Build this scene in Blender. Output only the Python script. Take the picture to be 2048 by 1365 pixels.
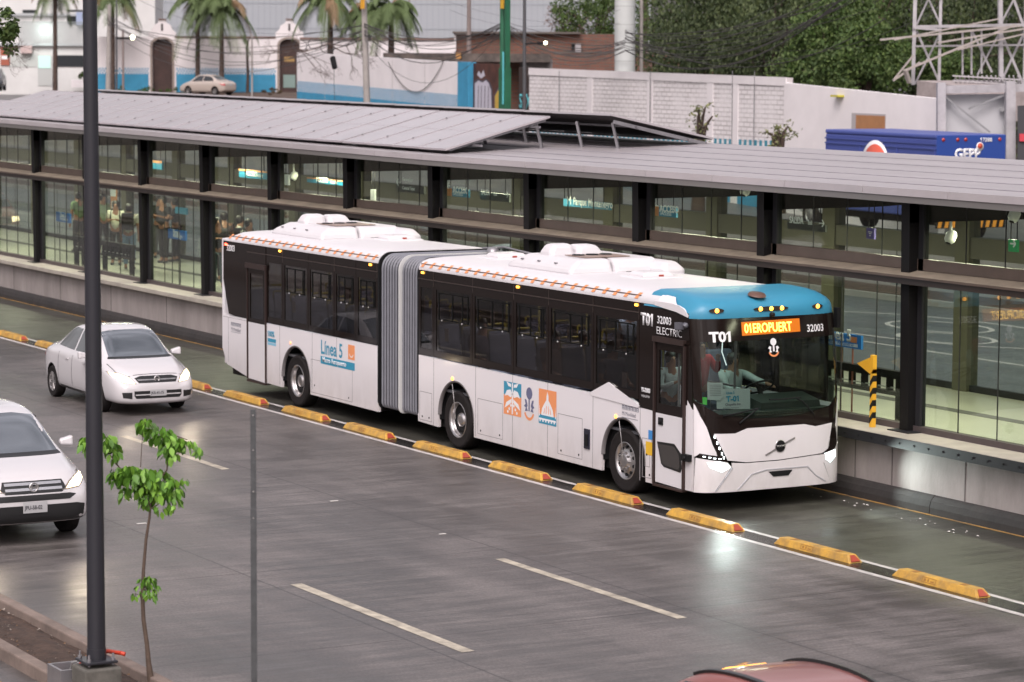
import bpy, bmesh, math, random
from math import sin, cos, pi, radians, sqrt, atan2
from mathutils import Vector, Matrix
from mathutils.bvhtree import BVHTree
from mathutils.geometry import tessellate_polygon
random.seed(7)
for o in list(bpy.data.objects): bpy.data.objects.remove(o)
S = bpy.context.scene
C = S.collection

# ------------------------------------------------------------------ camera
FPX, YAW, PIT, ROL = 5573.7154, radians(150.5679), radians(5.8402), radians(.2952)
CAM = Vector((33.909, -22.2073, 6.6408))
vF = Vector((cos(YAW)*cos(PIT), sin(YAW)*cos(PIT), -sin(PIT)))
vR = vF.cross(Vector((0, 0, 1))).normalized(); vU = vR.cross(vF)
vR2 = vR*cos(ROL)+vU*sin(ROL); vU2 = -vR*sin(ROL)+vU*cos(ROL)
cd = bpy.data.cameras.new('camera'); cam = bpy.data.objects.new('camera', cd); C.objects.link(cam)
cam.matrix_world = Matrix.Translation(CAM) @ Matrix((vR2, vU2, -vF)).transposed().to_4x4()
cd.sensor_width = 36; cd.lens = FPX/2048*36; cd.clip_start = .5; cd.clip_end = 3000
cd.dof.use_dof = True; cd.dof.focus_distance = 39; cd.dof.aperture_fstop = 2.6
S.camera = cam

def ray(x, y): return vF + vR2*((x-1024)/FPX) - vU2*((y-682.5)/FPX)
def PD(x, y, D): return CAM + ray(x, y)*D            # a point at depth D
def PY(x, y, Y): d = ray(x, y); return CAM + d*((Y-CAM.y)/d.y)
def PZ(x, y, Z=0): d = ray(x, y); return CAM + d*((Z-CAM.z)/d.z)

# ------------------------------------------------------------------ light
w = bpy.data.worlds.new('World'); S.world = w; w.use_nodes = True
nt = w.node_tree; bg = nt.nodes['Background']
sky = nt.nodes.new('ShaderNodeTexSky'); sky.sky_type = 'NISHITA'; sky.sun_disc = False
sky.sun_elevation = radians(50); sky.sun_rotation = radians(129); sky.dust_density = 5; sky.air_density = 1.4
hs = nt.nodes.new('ShaderNodeHueSaturation'); hs.inputs['Saturation'].default_value = .25
mx = nt.nodes.new('ShaderNodeMix'); mx.data_type = 'RGBA'; mx.blend_type = 'MULTIPLY'; mx.inputs[0].default_value = 1
mx.inputs[7].default_value = (1.03, .955, .97, 1)
nt.links.new(sky.outputs[0], hs.inputs['Color']); nt.links.new(hs.outputs[0], mx.inputs[6])
tcw = nt.nodes.new('ShaderNodeTexCoord'); mpw = nt.nodes.new('ShaderNodeMapping'); mpw.inputs['Scale'].default_value = (1, 1, 2.5)
nw = nt.nodes.new('ShaderNodeTexNoise'); nw.inputs['Scale'].default_value = 3.2; nw.inputs['Detail'].default_value = 7; nw.inputs['Roughness'].default_value = .55
nt.links.new(tcw.outputs['Generated'], mpw.inputs[0]); nt.links.new(mpw.outputs[0], nw.inputs[0])
rw0 = nt.nodes.new('ShaderNodeMapRange'); rw0.inputs[1].default_value = .36; rw0.inputs[2].default_value = .64; rw0.inputs[3].default_value = .45; rw0.inputs[4].default_value = 1.5
nt.links.new(nw.outputs[0], rw0.inputs[0]); cmx = nt.nodes.new('ShaderNodeVectorMath'); cmx.operation = 'SCALE'
nt.links.new(mx.outputs[2], cmx.inputs[0]); nt.links.new(rw0.outputs[0], cmx.inputs['Scale'])   # broken cloud cover
nt.links.new(cmx.outputs[0], bg.inputs[0]); bg.inputs[1].default_value = .15
sl = bpy.data.lights.new('sun', 'SUN'); sl.energy = .9; sl.angle = radians(35); sl.color = (1, .95, .94)
sun = bpy.data.objects.new('sun', sl); C.objects.link(sun)
sun.rotation_euler = Vector((-.62, .5, -.95)).to_track_quat('-Z', 'Y').to_euler()
S.view_settings.view_transform = 'Standard'; S.view_settings.look = 'None'
S.view_settings.exposure = 0.38; S.view_settings.gamma = 1; S.view_settings.use_curve_mapping = False
S.render.engine = 'CYCLES'
try:
    S.cycles.max_bounces = 8; S.cycles.transparent_max_bounces = 24; S.cycles.glossy_bounces = 4
    S.cycles.sample_clamp_indirect = 4; S.cycles.caustics_reflective = False; S.cycles.caustics_refractive = False
except Exception: pass

# ------------------------------------------------------------------ materials
MATS = {}
def mat(name, col=(.5, .5, .5), rough=.5, metal=0, emit=0, ecol=None, coat=0, spec=.5, nscale=0, namp=.25, ncol=None, bump=0, bscale=40, stretch=(1, 1, 1), rvar=0, space='Object', dirt=0):
    if name in MATS: return MATS[name]
    m = bpy.data.materials.new(name); m.use_nodes = True; t = m.node_tree; b = t.nodes['Principled BSDF']
    b.inputs['Base Color'].default_value = (*col, 1); b.inputs['Roughness'].default_value = rough
    b.inputs['Metallic'].default_value = metal; b.inputs['Coat Weight'].default_value = coat; b.inputs['Coat Roughness'].default_value = .08
    b.inputs['Specular IOR Level'].default_value = spec
    if emit:
        b.inputs['Emission Color'].default_value = (*(ecol or col), 1); b.inputs['Emission Strength'].default_value = emit
    if nscale or bump or rvar:
        tc = t.nodes.new('ShaderNodeTexCoord'); mp = t.nodes.new('ShaderNodeMapping'); mp.inputs['Scale'].default_value = stretch
        
        if space == 'World':
            ge = t.nodes.new('ShaderNodeNewGeometry'); t.links.new(ge.outputs['Position'], mp.inputs[0])
        else: t.links.new(tc.outputs['Object'], mp.inputs[0])
        if nscale:
            n = t.nodes.new('ShaderNodeTexNoise'); n.inputs['Scale'].default_value = nscale; n.inputs['Detail'].default_value = 8; n.inputs['Roughness'].default_value = .65
            t.links.new(mp.outputs[0], n.inputs[0])
            r = t.nodes.new('ShaderNodeMapRange'); r.inputs[1].default_value = .3; r.inputs[2].default_value = .7
            t.links.new(n.outputs[0], r.inputs[0])
            x = t.nodes.new('ShaderNodeMix'); x.data_type = 'RGBA'
            c2 = ncol or tuple(max(0, c*(1-namp*2)) for c in col)
            x.inputs[6].default_value = (*c2, 1); x.inputs[7].default_value = (*col, 1)
            t.links.new(r.outputs[0], x.inputs[0]); t.links.new(x.outputs[2], b.inputs['Base Color'])
            if rvar:
                q = t.nodes.new('ShaderNodeMapRange'); q.inputs[1].default_value = .35; q.inputs[2].default_value = .65
                q.inputs[3].default_value = rough-rvar; q.inputs[4].default_value = rough+rvar
                t.links.new(n.outputs[0], q.inputs[0]); t.links.new(q.outputs[0], b.inputs['Roughness'])
        if bump:
            n2 = t.nodes.new('ShaderNodeTexNoise'); n2.inputs['Scale'].default_value = bscale; n2.inputs['Detail'].default_value = 6
            t.links.new(mp.outputs[0], n2.inputs[0])
            bp = t.nodes.new('ShaderNodeBump'); bp.inputs['Strength'].default_value = bump; bp.inputs['Distance'].default_value = .02
            t.links.new(n2.outputs[0], bp.inputs['Height']); t.links.new(bp.outputs[0], b.inputs['Normal'])
    if dirt:   # road grime rising from the skirt
        ge = t.nodes.new('ShaderNodeNewGeometry'); sp = t.nodes.new('ShaderNodeSeparateXYZ'); t.links.new(ge.outputs['Position'], sp.inputs[0])
        mp = t.nodes.new('ShaderNodeMapping'); mp.inputs['Scale'].default_value = (1.5, 1.5, .7); t.links.new(ge.outputs['Position'], mp.inputs[0])
        n = t.nodes.new('ShaderNodeTexNoise'); n.inputs['Scale'].default_value = 2.2; n.inputs['Detail'].default_value = 8; n.inputs['Roughness'].default_value = .7; t.links.new(mp.outputs[0], n.inputs[0])
        r = t.nodes.new('ShaderNodeMapRange'); r.inputs[1].default_value = .28; r.inputs[2].default_value = 1.15; r.inputs[3].default_value = 1; r.inputs[4].default_value = 0; t.links.new(sp.outputs[2], r.inputs[0])
        q = t.nodes.new('ShaderNodeMath'); q.operation = 'MULTIPLY'; t.links.new(r.outputs[0], q.inputs[0]); t.links.new(n.outputs[0], q.inputs[1])
        q2 = t.nodes.new('ShaderNodeMath'); q2.operation = 'MULTIPLY'; q2.inputs[1].default_value = dirt; t.links.new(q.outputs[0], q2.inputs[0])
        x = t.nodes.new('ShaderNodeMix'); x.data_type = 'RGBA'; x.inputs[6].default_value = (*col, 1); x.inputs[7].default_value = (.2, .17, .14, 1)
        t.links.new(q2.outputs[0], x.inputs[0]); t.links.new(x.outputs[2], b.inputs['Base Color'])
    MATS[name] = m; return m

def glass(name, tint, ior=1.5, rough=.02, gloss=1.0):
    if name in MATS: return MATS[name]
    m = bpy.data.materials.new(name); m.use_nodes = True; t = m.node_tree; t.nodes.clear()
    o = t.nodes.new('ShaderNodeOutputMaterial'); mixs = t.nodes.new('ShaderNodeMixShader')
    tr = t.nodes.new('ShaderNodeBsdfTransparent'); tr.inputs[0].default_value = (*tint, 1)
    g = t.nodes.new('ShaderNodeBsdfGlossy'); g.inputs['Roughness'].default_value = rough; g.inputs[0].default_value = (gloss, gloss, gloss, 1)
    lw = t.nodes.new('ShaderNodeLayerWeight'); lw.inputs[0].default_value = .5
    pw = t.nodes.new('ShaderNodeMath'); pw.operation = 'POWER'; pw.inputs[1].default_value = 5; t.links.new(lw.outputs['Facing'], pw.inputs[0])
    f = t.nodes.new('ShaderNodeMath'); f.operation = 'MULTIPLY_ADD'; f.inputs[1].default_value = .96; f.inputs[2].default_value = ((ior-1)/(ior+1))**2; t.links.new(pw.outputs[0], f.inputs[0])
    t.links.new(f.outputs[0], mixs.inputs[0]); t.links.new(tr.outputs[0], mixs.inputs[1]); t.links.new(g.outputs[0], mixs.inputs[2])
    t.links.new(mixs.outputs[0], o.inputs[0]); MATS[name] = m; return m

def brickmat(name, c1, c2, mortar, scale, bump=.4, bw=.5, rh=.25, rot=0, wear=0, wearcol=(.2, .15, .12)):
    if name in MATS: return MATS[name]
    m = mat(name, c1, .85); t = m.node_tree; b = t.nodes['Principled BSDF']
    tc = t.nodes.new('ShaderNodeTexCoord'); mp = t.nodes.new('ShaderNodeMapping'); t.links.new(tc.outputs['Object'], mp.inputs[0])
    mp.inputs['Rotation'].default_value = (radians(90), 0, 0)
    br = t.nodes.new('ShaderNodeTexBrick'); t.links.new(mp.outputs[0], br.inputs[0])
    br.inputs['Color1'].default_value = (*c1, 1); br.inputs['Color2'].default_value = (*c2, 1); br.inputs['Mortar'].default_value = (*mortar, 1)
    br.inputs['Scale'].default_value = scale; br.inputs['Brick Width'].default_value = bw; br.inputs['Row Height'].default_value = rh
    br.inputs['Mortar Size'].default_value = .025
    n = t.nodes.new('ShaderNodeTexNoise'); n.inputs['Scale'].default_value = .55; n.inputs['Detail'].default_value = 9; n.inputs['Roughness'].default_value = .7
    t.links.new(tc.outputs['Object'], n.inputs[0])
    r = t.nodes.new('ShaderNodeMapRange'); r.inputs[1].default_value = .45; r.inputs[2].default_value = .62; t.links.new(n.outputs[0], r.inputs[0])
    ml = t.nodes.new('ShaderNodeMath'); ml.operation = 'MULTIPLY'; ml.inputs[1].default_value = wear; t.links.new(r.outputs[0], ml.inputs[0])
    x = t.nodes.new('ShaderNodeMix'); x.data_type = 'RGBA'; t.links.new(ml.outputs[0], x.inputs[0])
    t.links.new(br.outputs[0], x.inputs[6]); x.inputs[7].default_value = (*wearcol, 1); t.links.new(x.outputs[2], b.inputs['Base Color'])
    bp = t.nodes.new('ShaderNodeBump'); bp.inputs['Strength'].default_value = bump; bp.inputs['Distance'].default_value = .03; bp.invert = True
    t.links.new(br.outputs['Fac'], bp.inputs['Height']); t.links.new(bp.outputs[0], b.inputs['Normal'])
    return m

def roadmat(name, col, dark, r0, r1, joints=True, jx=4.6, jy=None):
    m = mat(name, col, .4); t = m.node_tree; b = t.nodes['Principled BSDF']; N = t.nodes.new; L = t.links.new
    tc = N('ShaderNodeTexCoord')
    def noise(sc, st, det=8, rg=.6):
        mp = N('ShaderNodeMapping'); mp.inputs['Scale'].default_value = st; L(tc.outputs['Object'], mp.inputs[0])
        n = N('ShaderNodeTexNoise'); n.inputs['Scale'].default_value = sc; n.inputs['Detail'].default_value = det; n.inputs['Roughness'].default_value = rg
        L(mp.outputs[0], n.inputs[0]); return n.outputs[0]
    def rng(v, a, b_, c, d):
        r = N('ShaderNodeMapRange'); r.inputs[1].default_value = a; r.inputs[2].default_value = b_; r.inputs[3].default_value = c; r.inputs[4].default_value = d
        L(v, r.inputs[0]); return r.outputs[0]
    def math_(op, a, b_):
        q = N('ShaderNodeMath'); q.operation = op
        for i, v in enumerate((a, b_)):
            if isinstance(v, (int, float)): q.inputs[i].default_value = v
            else: L(v, q.inputs[i])
        return q.outputs[0]
    big = noise(.3, (1, 1.6, 1)); streak = noise(1.3, (3.2, .3, 1), 10, .75); brush = noise(5, (4, .22, 1), 6, .7); spots = noise(2.2, (1, 1, 1), 10, .8); fine = noise(28, (1, 1, 1), 5, .7); lane = noise(.8, (.08, 1.5, 1), 3)
    s1 = math_('ADD', math_('MULTIPLY', big, .5), math_('MULTIPLY', streak, .5))
    f = rng(s1, .44, .57, 0, 1)
    x = N('ShaderNodeMix'); x.data_type = 'RGBA'; L(f, x.inputs[0]); x.inputs[6].default_value = (*dark, 1); x.inputs[7].default_value = (*col, 1)
    x2 = N('ShaderNodeMix'); x2.data_type = 'RGBA'; x2.blend_type = 'MULTIPLY'; x2.inputs[0].default_value = 1
    v = math_('MULTIPLY', math_('MULTIPLY', rng(fine, .3, .7, .6, 1.4), rng(brush, .35, .65, .78, 1.22)), math_('MULTIPLY', rng(lane, .3, .7, .78, 1.17), rng(spots, .3, .42, .62, 1)))
    cb = N('ShaderNodeCombineColor'); L(v, cb.inputs[0]); L(v, cb.inputs[1]); L(v, cb.inputs[2])
    L(x.outputs[2], x2.inputs[6]); L(cb.outputs[0], x2.inputs[7])
    out = x2.outputs[2]
    if joints:
        sp = N('ShaderNodeSeparateXYZ'); L(tc.outputs['Object'], sp.inputs[0])
        wob = math_('MULTIPLY', rng(noise(3, (1, 1, 1)), 0, 1, -.5, .5), .05)
        fr = math_('FRACT', math_('DIVIDE', math_('ADD', sp.outputs[0], math_('ADD', wob, 500)), jx), 0)
        a = math_('LESS_THAN', fr, .006)
        if jy:
            for yy in jy:
                dd = math_('ABSOLUTE', math_('ADD', sp.outputs[1], math_('ADD', wob, -yy)), 0)
                a = math_('MAXIMUM', a, math_('LESS_THAN', dd, .014))
        x3 = N('ShaderNodeMix'); x3.data_type = 'RGBA'; L(math_('MULTIPLY', a, .6), x3.inputs[0]); L(out, x3.inputs[6]); x3.inputs[7].default_value = (.012, .011, .012, 1)
        out = x3.outputs[2]
    L(out, b.inputs['Base Color'])
    L(rng(s1, .4, .62, r0, r1), b.inputs['Roughness'])
    bp = N('ShaderNodeBump'); bp.inputs['Strength'].default_value = .35; bp.inputs['Distance'].default_value = .006; L(fine, bp.inputs['Height']); L(bp.outputs[0], b.inputs['Normal'])
    return m

white = mat('bus_white_paint', (.76, .73, .75), .3, coat=.4, dirt=.55)
blackp = mat('gloss_black_paint', (.012, .008, .007), .1, spec=.28)
blackm = mat('matt_black', (.01, .01, .011), .6, spec=.2)
bluep = mat('bus_blue_paint', (.04, .24, .38), .38)
orange = mat('orange_vinyl', (.8, .3, .12), .45)
vteal = mat('teal_vinyl', (.03, .27, .42), .4)
vgrey = mat('grey_vinyl', (.16, .16, .2), .4)
vwhite = mat('white_vinyl', (.8, .8, .82), .4)
rubber = mat('tyre_rubber', (.02, .017, .017), .8, nscale=6, namp=.2, spec=.2)
chrome = mat('wheel_metal', (.55, .53, .53), .28, metal=.9, nscale=9, namp=.15)
darkm = mat('dark_steel', (.02, .02, .023), .6, spec=.25, nscale=2, namp=.15)
greym = mat('grey_metal', (.35, .34, .36), .4, metal=.6, nscale=3, namp=.15)
skin_m = mat('skin', (.32, .16, .1), .5)
hair_m = mat('black_hair', (.012, .009, .008), .5)

# ------------------------------------------------------------------ geometry helpers
class MB:
    def __init__(s): s.v = []; s.f = []; s.m = []; s.sm = []
    def add(s, vs, fs, mi=0, smooth=False):
        b = len(s.v); s.v += [tuple(p) for p in vs]
        for f in fs: s.f.append(tuple(b+i for i in f)); s.m.append(mi); s.sm.append(smooth)
    def box(s, x0, x1, y0, y1, z0, z1, mi=0):
        s.add([(x0, y0, z0), (x1, y0, z0), (x1, y1, z0), (x0, y1, z0), (x0, y0, z1), (x1, y0, z1), (x1, y1, z1), (x0, y1, z1)],
              [(0, 3, 2, 1), (4, 5, 6, 7), (0, 1, 5, 4), (1, 2, 6, 5), (2, 3, 7, 6), (3, 0, 4, 7)], mi)
    def hexa(s, p, mi=0):   # 8 points: bottom ring, top ring
        s.add(p, [(0, 3, 2, 1), (4, 5, 6, 7), (0, 1, 5, 4), (1, 2, 6, 5), (2, 3, 7, 6), (3, 0, 4, 7)], mi)
    def tube(s, a, b, r0, r1=None, n=8, mi=0, caps=True):
        a = Vector(a); b = Vector(b); r1 = r0 if r1 is None else r1
        d = (b-a).normalized(); u = d.orthogonal().normalized(); w_ = d.cross(u)
        vs = []
        for p, r in ((a, r0), (b, r1)):
            for i in range(n):
                t = 2*pi*i/n; vs.append(p+u*(cos(t)*r)+w_*(sin(t)*r))
        fs = [(i, (i+1) % n, n+(i+1) % n, n+i) for i in range(n)]
        s.add(vs, fs, mi, True)
        if caps: s.add(vs, [tuple(range(n-1, -1, -1)), tuple(range(n, 2*n))], mi)
    def path(s, pts, rad, n=6, mi=0):
        for i in range(len(pts)-1):
            r0 = rad[i] if isinstance(rad, (list, tuple)) else rad; r1 = rad[i+1] if isinstance(rad, (list, tuple)) else rad
            s.tube(pts[i], pts[i+1], r0, r1, n, mi)
    def ring(s, c, ax, prof, n=28, mi=0):  # lathe profile [(r,h)] about axis ax at c
        c = Vector(c); ax = Vector(ax).normalized(); u = ax.orthogonal().normalized(); w_ = ax.cross(u); vs = []
        for r, h in prof:
            for i in range(n):
                t = 2*pi*i/n; vs.append(c+ax*h+u*(cos(t)*r)+w_*(sin(t)*r))
        fs = []
        for k in range(len(prof)-1):
            for i in range(n): fs.append((k*n+i, k*n+(i+1) % n, (k+1)*n+(i+1) % n, (k+1)*n+i))
        s.add(vs, fs, mi, True)
    def beam(s, a, b, w_, h, mi=0):
        a = Vector(a); b = Vector(b); d = (b-a).normalized()
        u = d.cross(Vector((0, 0, 1)));  u = u.normalized() if u.length > 1e-4 else Vector((1, 0, 0)); v = u.cross(d)
        s.hexa([a-u*w_/2-v*h/2, a+u*w_/2-v*h/2, b+u*w_/2-v*h/2, b-u*w_/2-v*h/2, a-u*w_/2+v*h/2, a+u*w_/2+v*h/2, b+u*w_/2+v*h/2, b-u*w_/2+v*h/2], mi)
    def build(s, name, mats, parent=None, bevel=0, loc=None):
        me = bpy.data.meshes.new(name); me.from_pydata(s.v, [], s.f); me.update()
        if not isinstance(mats, (list, tuple)): mats = [mats]
        for m in mats: me.materials.append(m)
        me.polygons.foreach_set('material_index', s.m); me.polygons.foreach_set('use_smooth', s.sm)
        o = bpy.data.objects.new(name, me); C.objects.link(o)
        if parent: o.parent = parent
        if loc is not None: o.location = loc
        if bevel:
            md = o.modifiers.new('bevel', 'BEVEL'); md.width = bevel; md.segments = 2; md.limit_method = 'ANGLE'; md.angle_limit = radians(40)
        return o

def tag(o, label=None, cat=None, group=None, kind=None):
    if label: o['label'] = label
    if cat: o['category'] = cat
    if group: o['group'] = group
    if kind: o['kind'] = kind
    return o
def thing(name, label, cat, loc=(0, 0, 0), rz=0, group=None):
    o = bpy.data.objects.new(name, None); C.objects.link(o); o.location = loc; o.rotation_euler = (0, 0, rz); o.empty_display_size = .3
    return tag(o, label, cat, group)
def copy_tree(o, parent=None):
    c = o.copy(); C.objects.link(c); c.parent = parent
    for ch in [x for x in list(C.objects) if x.parent == o]: copy_tree(ch, c)
    return c

def panel(name, poly, mp, th, mats, parent, du=None, dv=None, holes=(), smooth=True, label=None):
    """2-D polygon (u,v) cut by grid lines, mapped by mp(u,v)->Vector and thickened inwards by th"""
    bm = bmesh.new()
    polys = [[Vector((p[0], p[1], 0)) for p in poly]] + [[Vector((p[0], p[1], 0)) for p in h] for h in holes]
    tris = tessellate_polygon(polys); flat = [p for q in polys for p in q]
    vs = [bm.verts.new(p) for p in flat]
    for t in tris:
        try: bm.faces.new([vs[i] for i in t])
        except ValueError: pass
    us = [p.x for p in flat]; ws = [p.y for p in flat]
    for (lo, hi, st, ax) in ((min(us), max(us), du, 0), (min(ws), max(ws), dv, 1)):
        if st:
            k = math.ceil(lo/st)
            while k*st < hi:
                co = Vector((k*st, 0, 0)) if ax == 0 else Vector((0, k*st, 0)); no = Vector((1, 0, 0)) if ax == 0 else Vector((0, 1, 0))
                bmesh.ops.bisect_plane(bm, geom=bm.verts[:]+bm.edges[:]+bm.faces[:], plane_co=co, plane_no=no, dist=1e-5); k += 1
    for v in bm.verts: v.co = mp(v.co.x, v.co.y)
    bmesh.ops.remove_doubles(bm, verts=bm.verts[:], dist=1e-5)
    bmesh.ops.recalc_face_normals(bm, faces=bm.faces[:])
    # make the mapped face look outwards
    c0 = mp(sum(us)/len(us), sum(ws)/len(ws)); e = 1e-3
    nrm = (mp(sum(us)/len(us)+e, sum(ws)/len(ws))-c0).cross(mp(sum(us)/len(us), sum(ws)/len(ws)+e)-c0)
    tot = Vector((0, 0, 0))
    for f in bm.faces: tot += f.normal*f.calc_area()
    if tot.dot(nrm) < 0: bmesh.ops.reverse_faces(bm, faces=bm.faces[:])
    if th: bmesh.ops.solidify(bm, geom=bm.faces[:], thickness=th)
    me = bpy.data.meshes.new(name); bm.to_mesh(me); bm.free()
    if not isinstance(mats, (list, tuple)): mats = [mats]
    for m in mats: me.materials.append(m)
    if smooth:
        me.polygons.foreach_set('use_smooth', [True]*len(me.polygons)); me.set_sharp_from_angle(angle=radians(35))
    o = bpy.data.objects.new(name, me); C.objects.link(o); o.parent = parent
    if label: o['label'] = label
    return o

def letters(s, size, m, parent, mp, bold=0, name='lettering', xs=1, align='LEFT', th=.003):
    """text mesh whose flat (u,v) coordinates are placed by mp(u,v)"""
    cu = bpy.data.curves.new('t', 'FONT'); cu.body = s; cu.size = size; cu.offset = bold; cu.align_x = align; cu.resolution_u = 3
    o = bpy.data.objects.new('t', cu); C.objects.link(o); bpy.context.view_layer.update()
    me = bpy.data.meshes.new_from_object(o); bpy.data.objects.remove(o)
    bm = bmesh.new(); bm.from_mesh(me)
    if '1' in s and align == 'LEFT':   # give the figure 1 its flag
        for i, ch in enumerate(s):
            if ch != '1': continue
            cu2 = bpy.data.curves.new('t', 'FONT'); cu2.body = s[:i+1]; cu2.size = size; cu2.offset = bold; o2 = bpy.data.objects.new('t', cu2); C.objects.link(o2); bpy.context.view_layer.update()
            bb = [Vector(c) for c in o2.bound_box]; xr = max(c.x for c in bb); hh = size*.66+bold; bpy.data.objects.remove(o2); sw = size*.1+bold*2
            vs = [bm.verts.new(p) for p in ((xr-sw*.9, hh-.12*size, 0), (xr-sw*.9, hh+.01*size, 0), (xr-sw-size*.14, hh-.13*size, 0), (xr-sw-size*.14, hh-.23*size-bold, 0))]; bm.faces.new(vs)
    for v in bm.verts: v.co = mp(v.co.x*xs, v.co.y)
    if th:
        r = bmesh.ops.extrude_face_region(bm, geom=bm.faces[:])
        n = (mp(.01, 0)-mp(0, 0)).cross(mp(0, .01)-mp(0, 0)).normalized()
        bmesh.ops.translate(bm, verts=[g for g in r['geom'] if isinstance(g, bmesh.types.BMVert)], vec=n*th)
    bm.to_mesh(me); bm.free(); me.name = name; me.materials.clear(); me.materials.append(m)
    q = bpy.data.objects.new(name, me); C.objects.link(q); q.parent = parent
    return q
def flatmap(o, ux, uy):
    o = Vector(o); ux = Vector(ux).normalized(); uy = Vector(uy).normalized()
    return lambda u, v: o+ux*u+uy*v
def arc(cx, cy, r, a0, a1, n): return [(cx+r*cos(radians(a0+(a1-a0)*i/n)), cy+r*sin(radians(a0+(a1-a0)*i/n))) for i in range(n+1)]
ORD = ['first', 'second', 'third', 'fourth', 'fifth', 'sixth', 'seventh', 'eighth', 'ninth', 'tenth', 'eleventh', 'twelfth', 'thirteenth', 'fourteenth', 'fifteenth', 'sixteenth', 'seventeenth', 'eighteenth', 'nineteenth', 'twentieth', 'twenty-first', 'twenty-second', 'twenty-third', 'twenty-fourth', 'twenty-fifth']
# ------------------------------------------------------------------ ground and roads
def sheet(name, x0, x1, y0, y1, z, m, nx=1, kind='structure'):
    b = MB()
    b.add([(x0, y0, z), (x1, y0, z), (x1, y1, z), (x0, y1, z)], [(0, 1, 2, 3)])
    return tag(b.build(name, m), kind=kind)
grd = mat('earth', (.12, .1, .08), .95, nscale=.3, namp=.2)
sheet('ground', -900, 700, -700, 900, -.06, grd)
road_m = roadmat('wet_road_concrete', (.148, .132, .127), (.072, .064, .061), .34, .62, jy=(-4.05, -7.85))
lane_m = roadmat('bus_lane_concrete', (.068, .066, .055), (.036, .035, .029), .3, .56)
opp_m = roadmat('far_road_asphalt', (.11, .12, .125), (.07, .078, .082), .3, .55)
sheet('road', -320, 200, -11.25, -.7, 0, road_m)
sheet('bus_lane', -320, 200, -.7, 3.06, .0, lane_m)
sheet('far_road', -320, 120, 7.9, 24.35, 0, opp_m)
sheet('near_road', -320, 200, -40, -12.28, 0, road_m)
paint = mat('road_paint_white', (.66, .63, .62), .5, nscale=5, namp=.28, ncol=(.34, .32, .31), stretch=(.6, 2, 1))
paint2 = mat('road_paint_cream', (.6, .54, .43), .55, nscale=4, namp=.25, ncol=(.24, .21, .17))
ypaint = mat('road_paint_yellow', (.45, .24, .05), .6, nscale=3, namp=.3, ncol=(.12, .09, .06))
def strip(name, pts, m):   # list of (x0,x1,y0,y1)
    b = MB()
    for x0, x1, y0, y1 in pts: b.add([(x0, y0, .004), (x1, y0, .004), (x1, y1, .004), (x0, y1, .004)], [(0, 1, 2, 3)])
    return tag(b.build(name, m), kind='structure')
b = MB(); b.add([(-320, -.63, .004), (200, -.63, .004), (200, -.27, .004), (-320, -.27, .004)], [(0, 1, 2, 3)])
tag(b.build('road_wet_strip', mat('wet_strip', (.035, .032, .03), .22, nscale=3, namp=.3, bump=.4, bscale=20)), kind='structure')
strip('road_marking_edge_lines', [(-320, 200, -.735, -.635), (-320, 200, -.265, -.175)], paint)
strip('road_marking_dashes', [(x, x+4.7, -4.47, -4.33) for x in [-75.6+13.0*0+9*k*1.0 for k in range(0)]] +
      [(2.05+13.5*k, 6.5+13.5*k, -4.47, -4.33) for k in range(-7, 3)] + [(2.4+13.5*k, 6.95+13.5*k, -7.62, -7.46) for k in range(-7, 2)], paint2)
strip('road_marking_kerb_line', [(-320, 200, 2.86, 2.93)], ypaint)
strip('near_road_marking_line', [(-320, 200, -12.75, -12.63)], ypaint)
# far carriageway lettering and edge lines
b = MB()
def ell(cx, cy, rx, ry, w_, rot=0, a0=0, a1=360, n=36):
    vs = []
    for i in range(n+1):
        a = radians(a0+(a1-a0)*i/n)
        for r in (0, w_): vs.append((cx+(rx-r)*cos(a)*cos(rot)-(ry-r)*sin(a)*sin(rot), cy+(rx-r)*cos(a)*sin(rot)+(ry-r)*sin(a)*cos(rot), .005))
    b.add(vs, [(2*i, 2*i+1, 2*i+3, 2*i+2) for i in range(n)])
ell(-20.6, 20.3, 5.2, 2.4, .14); ell(-18.6, 19.3, 1.5, 1.0, .14); ell(-20.9, 20.9, 1.7, 1.1, .14)
b.add([(-120, 17.0, .005), (60, 17.0, .005), (60, 17.12, .005), (-120, 17.12, .005)], [(0, 1, 2, 3)])
b.add([(-120, 13.2, .005), (60, 13.2, .005), (60, 13.32, .005), (-120, 13.32, .005)], [(0, 1, 2, 3)])
tag(b.build('far_road_marking', paint), kind='structure')
# pale flecks in the bus lane
lit = mat('pale_litter', (.6, .58, .55), .7)
b = MB(); random.seed(3)
for k in range(26):
    x = random.uniform(-.6, 3.8); y = 2.55-.28*random.random()-.1*(x-2)*.5; r = random.uniform(.012, .04); a = random.random()*3
    b.add([(x+r*cos(a), y+r*sin(a)*.5, .008), (x-r*sin(a)*.6, y+r*.4, .02), (x-r*cos(a), y-r*sin(a)*.5, .008), (x+r*.3, y-r*.4, .012)], [(0, 1, 2, 3)])
tag(b.build('litter', lit), 'scattered pale flecks on the bus lane near the platform wall', 'litter', kind='stuff')

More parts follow.
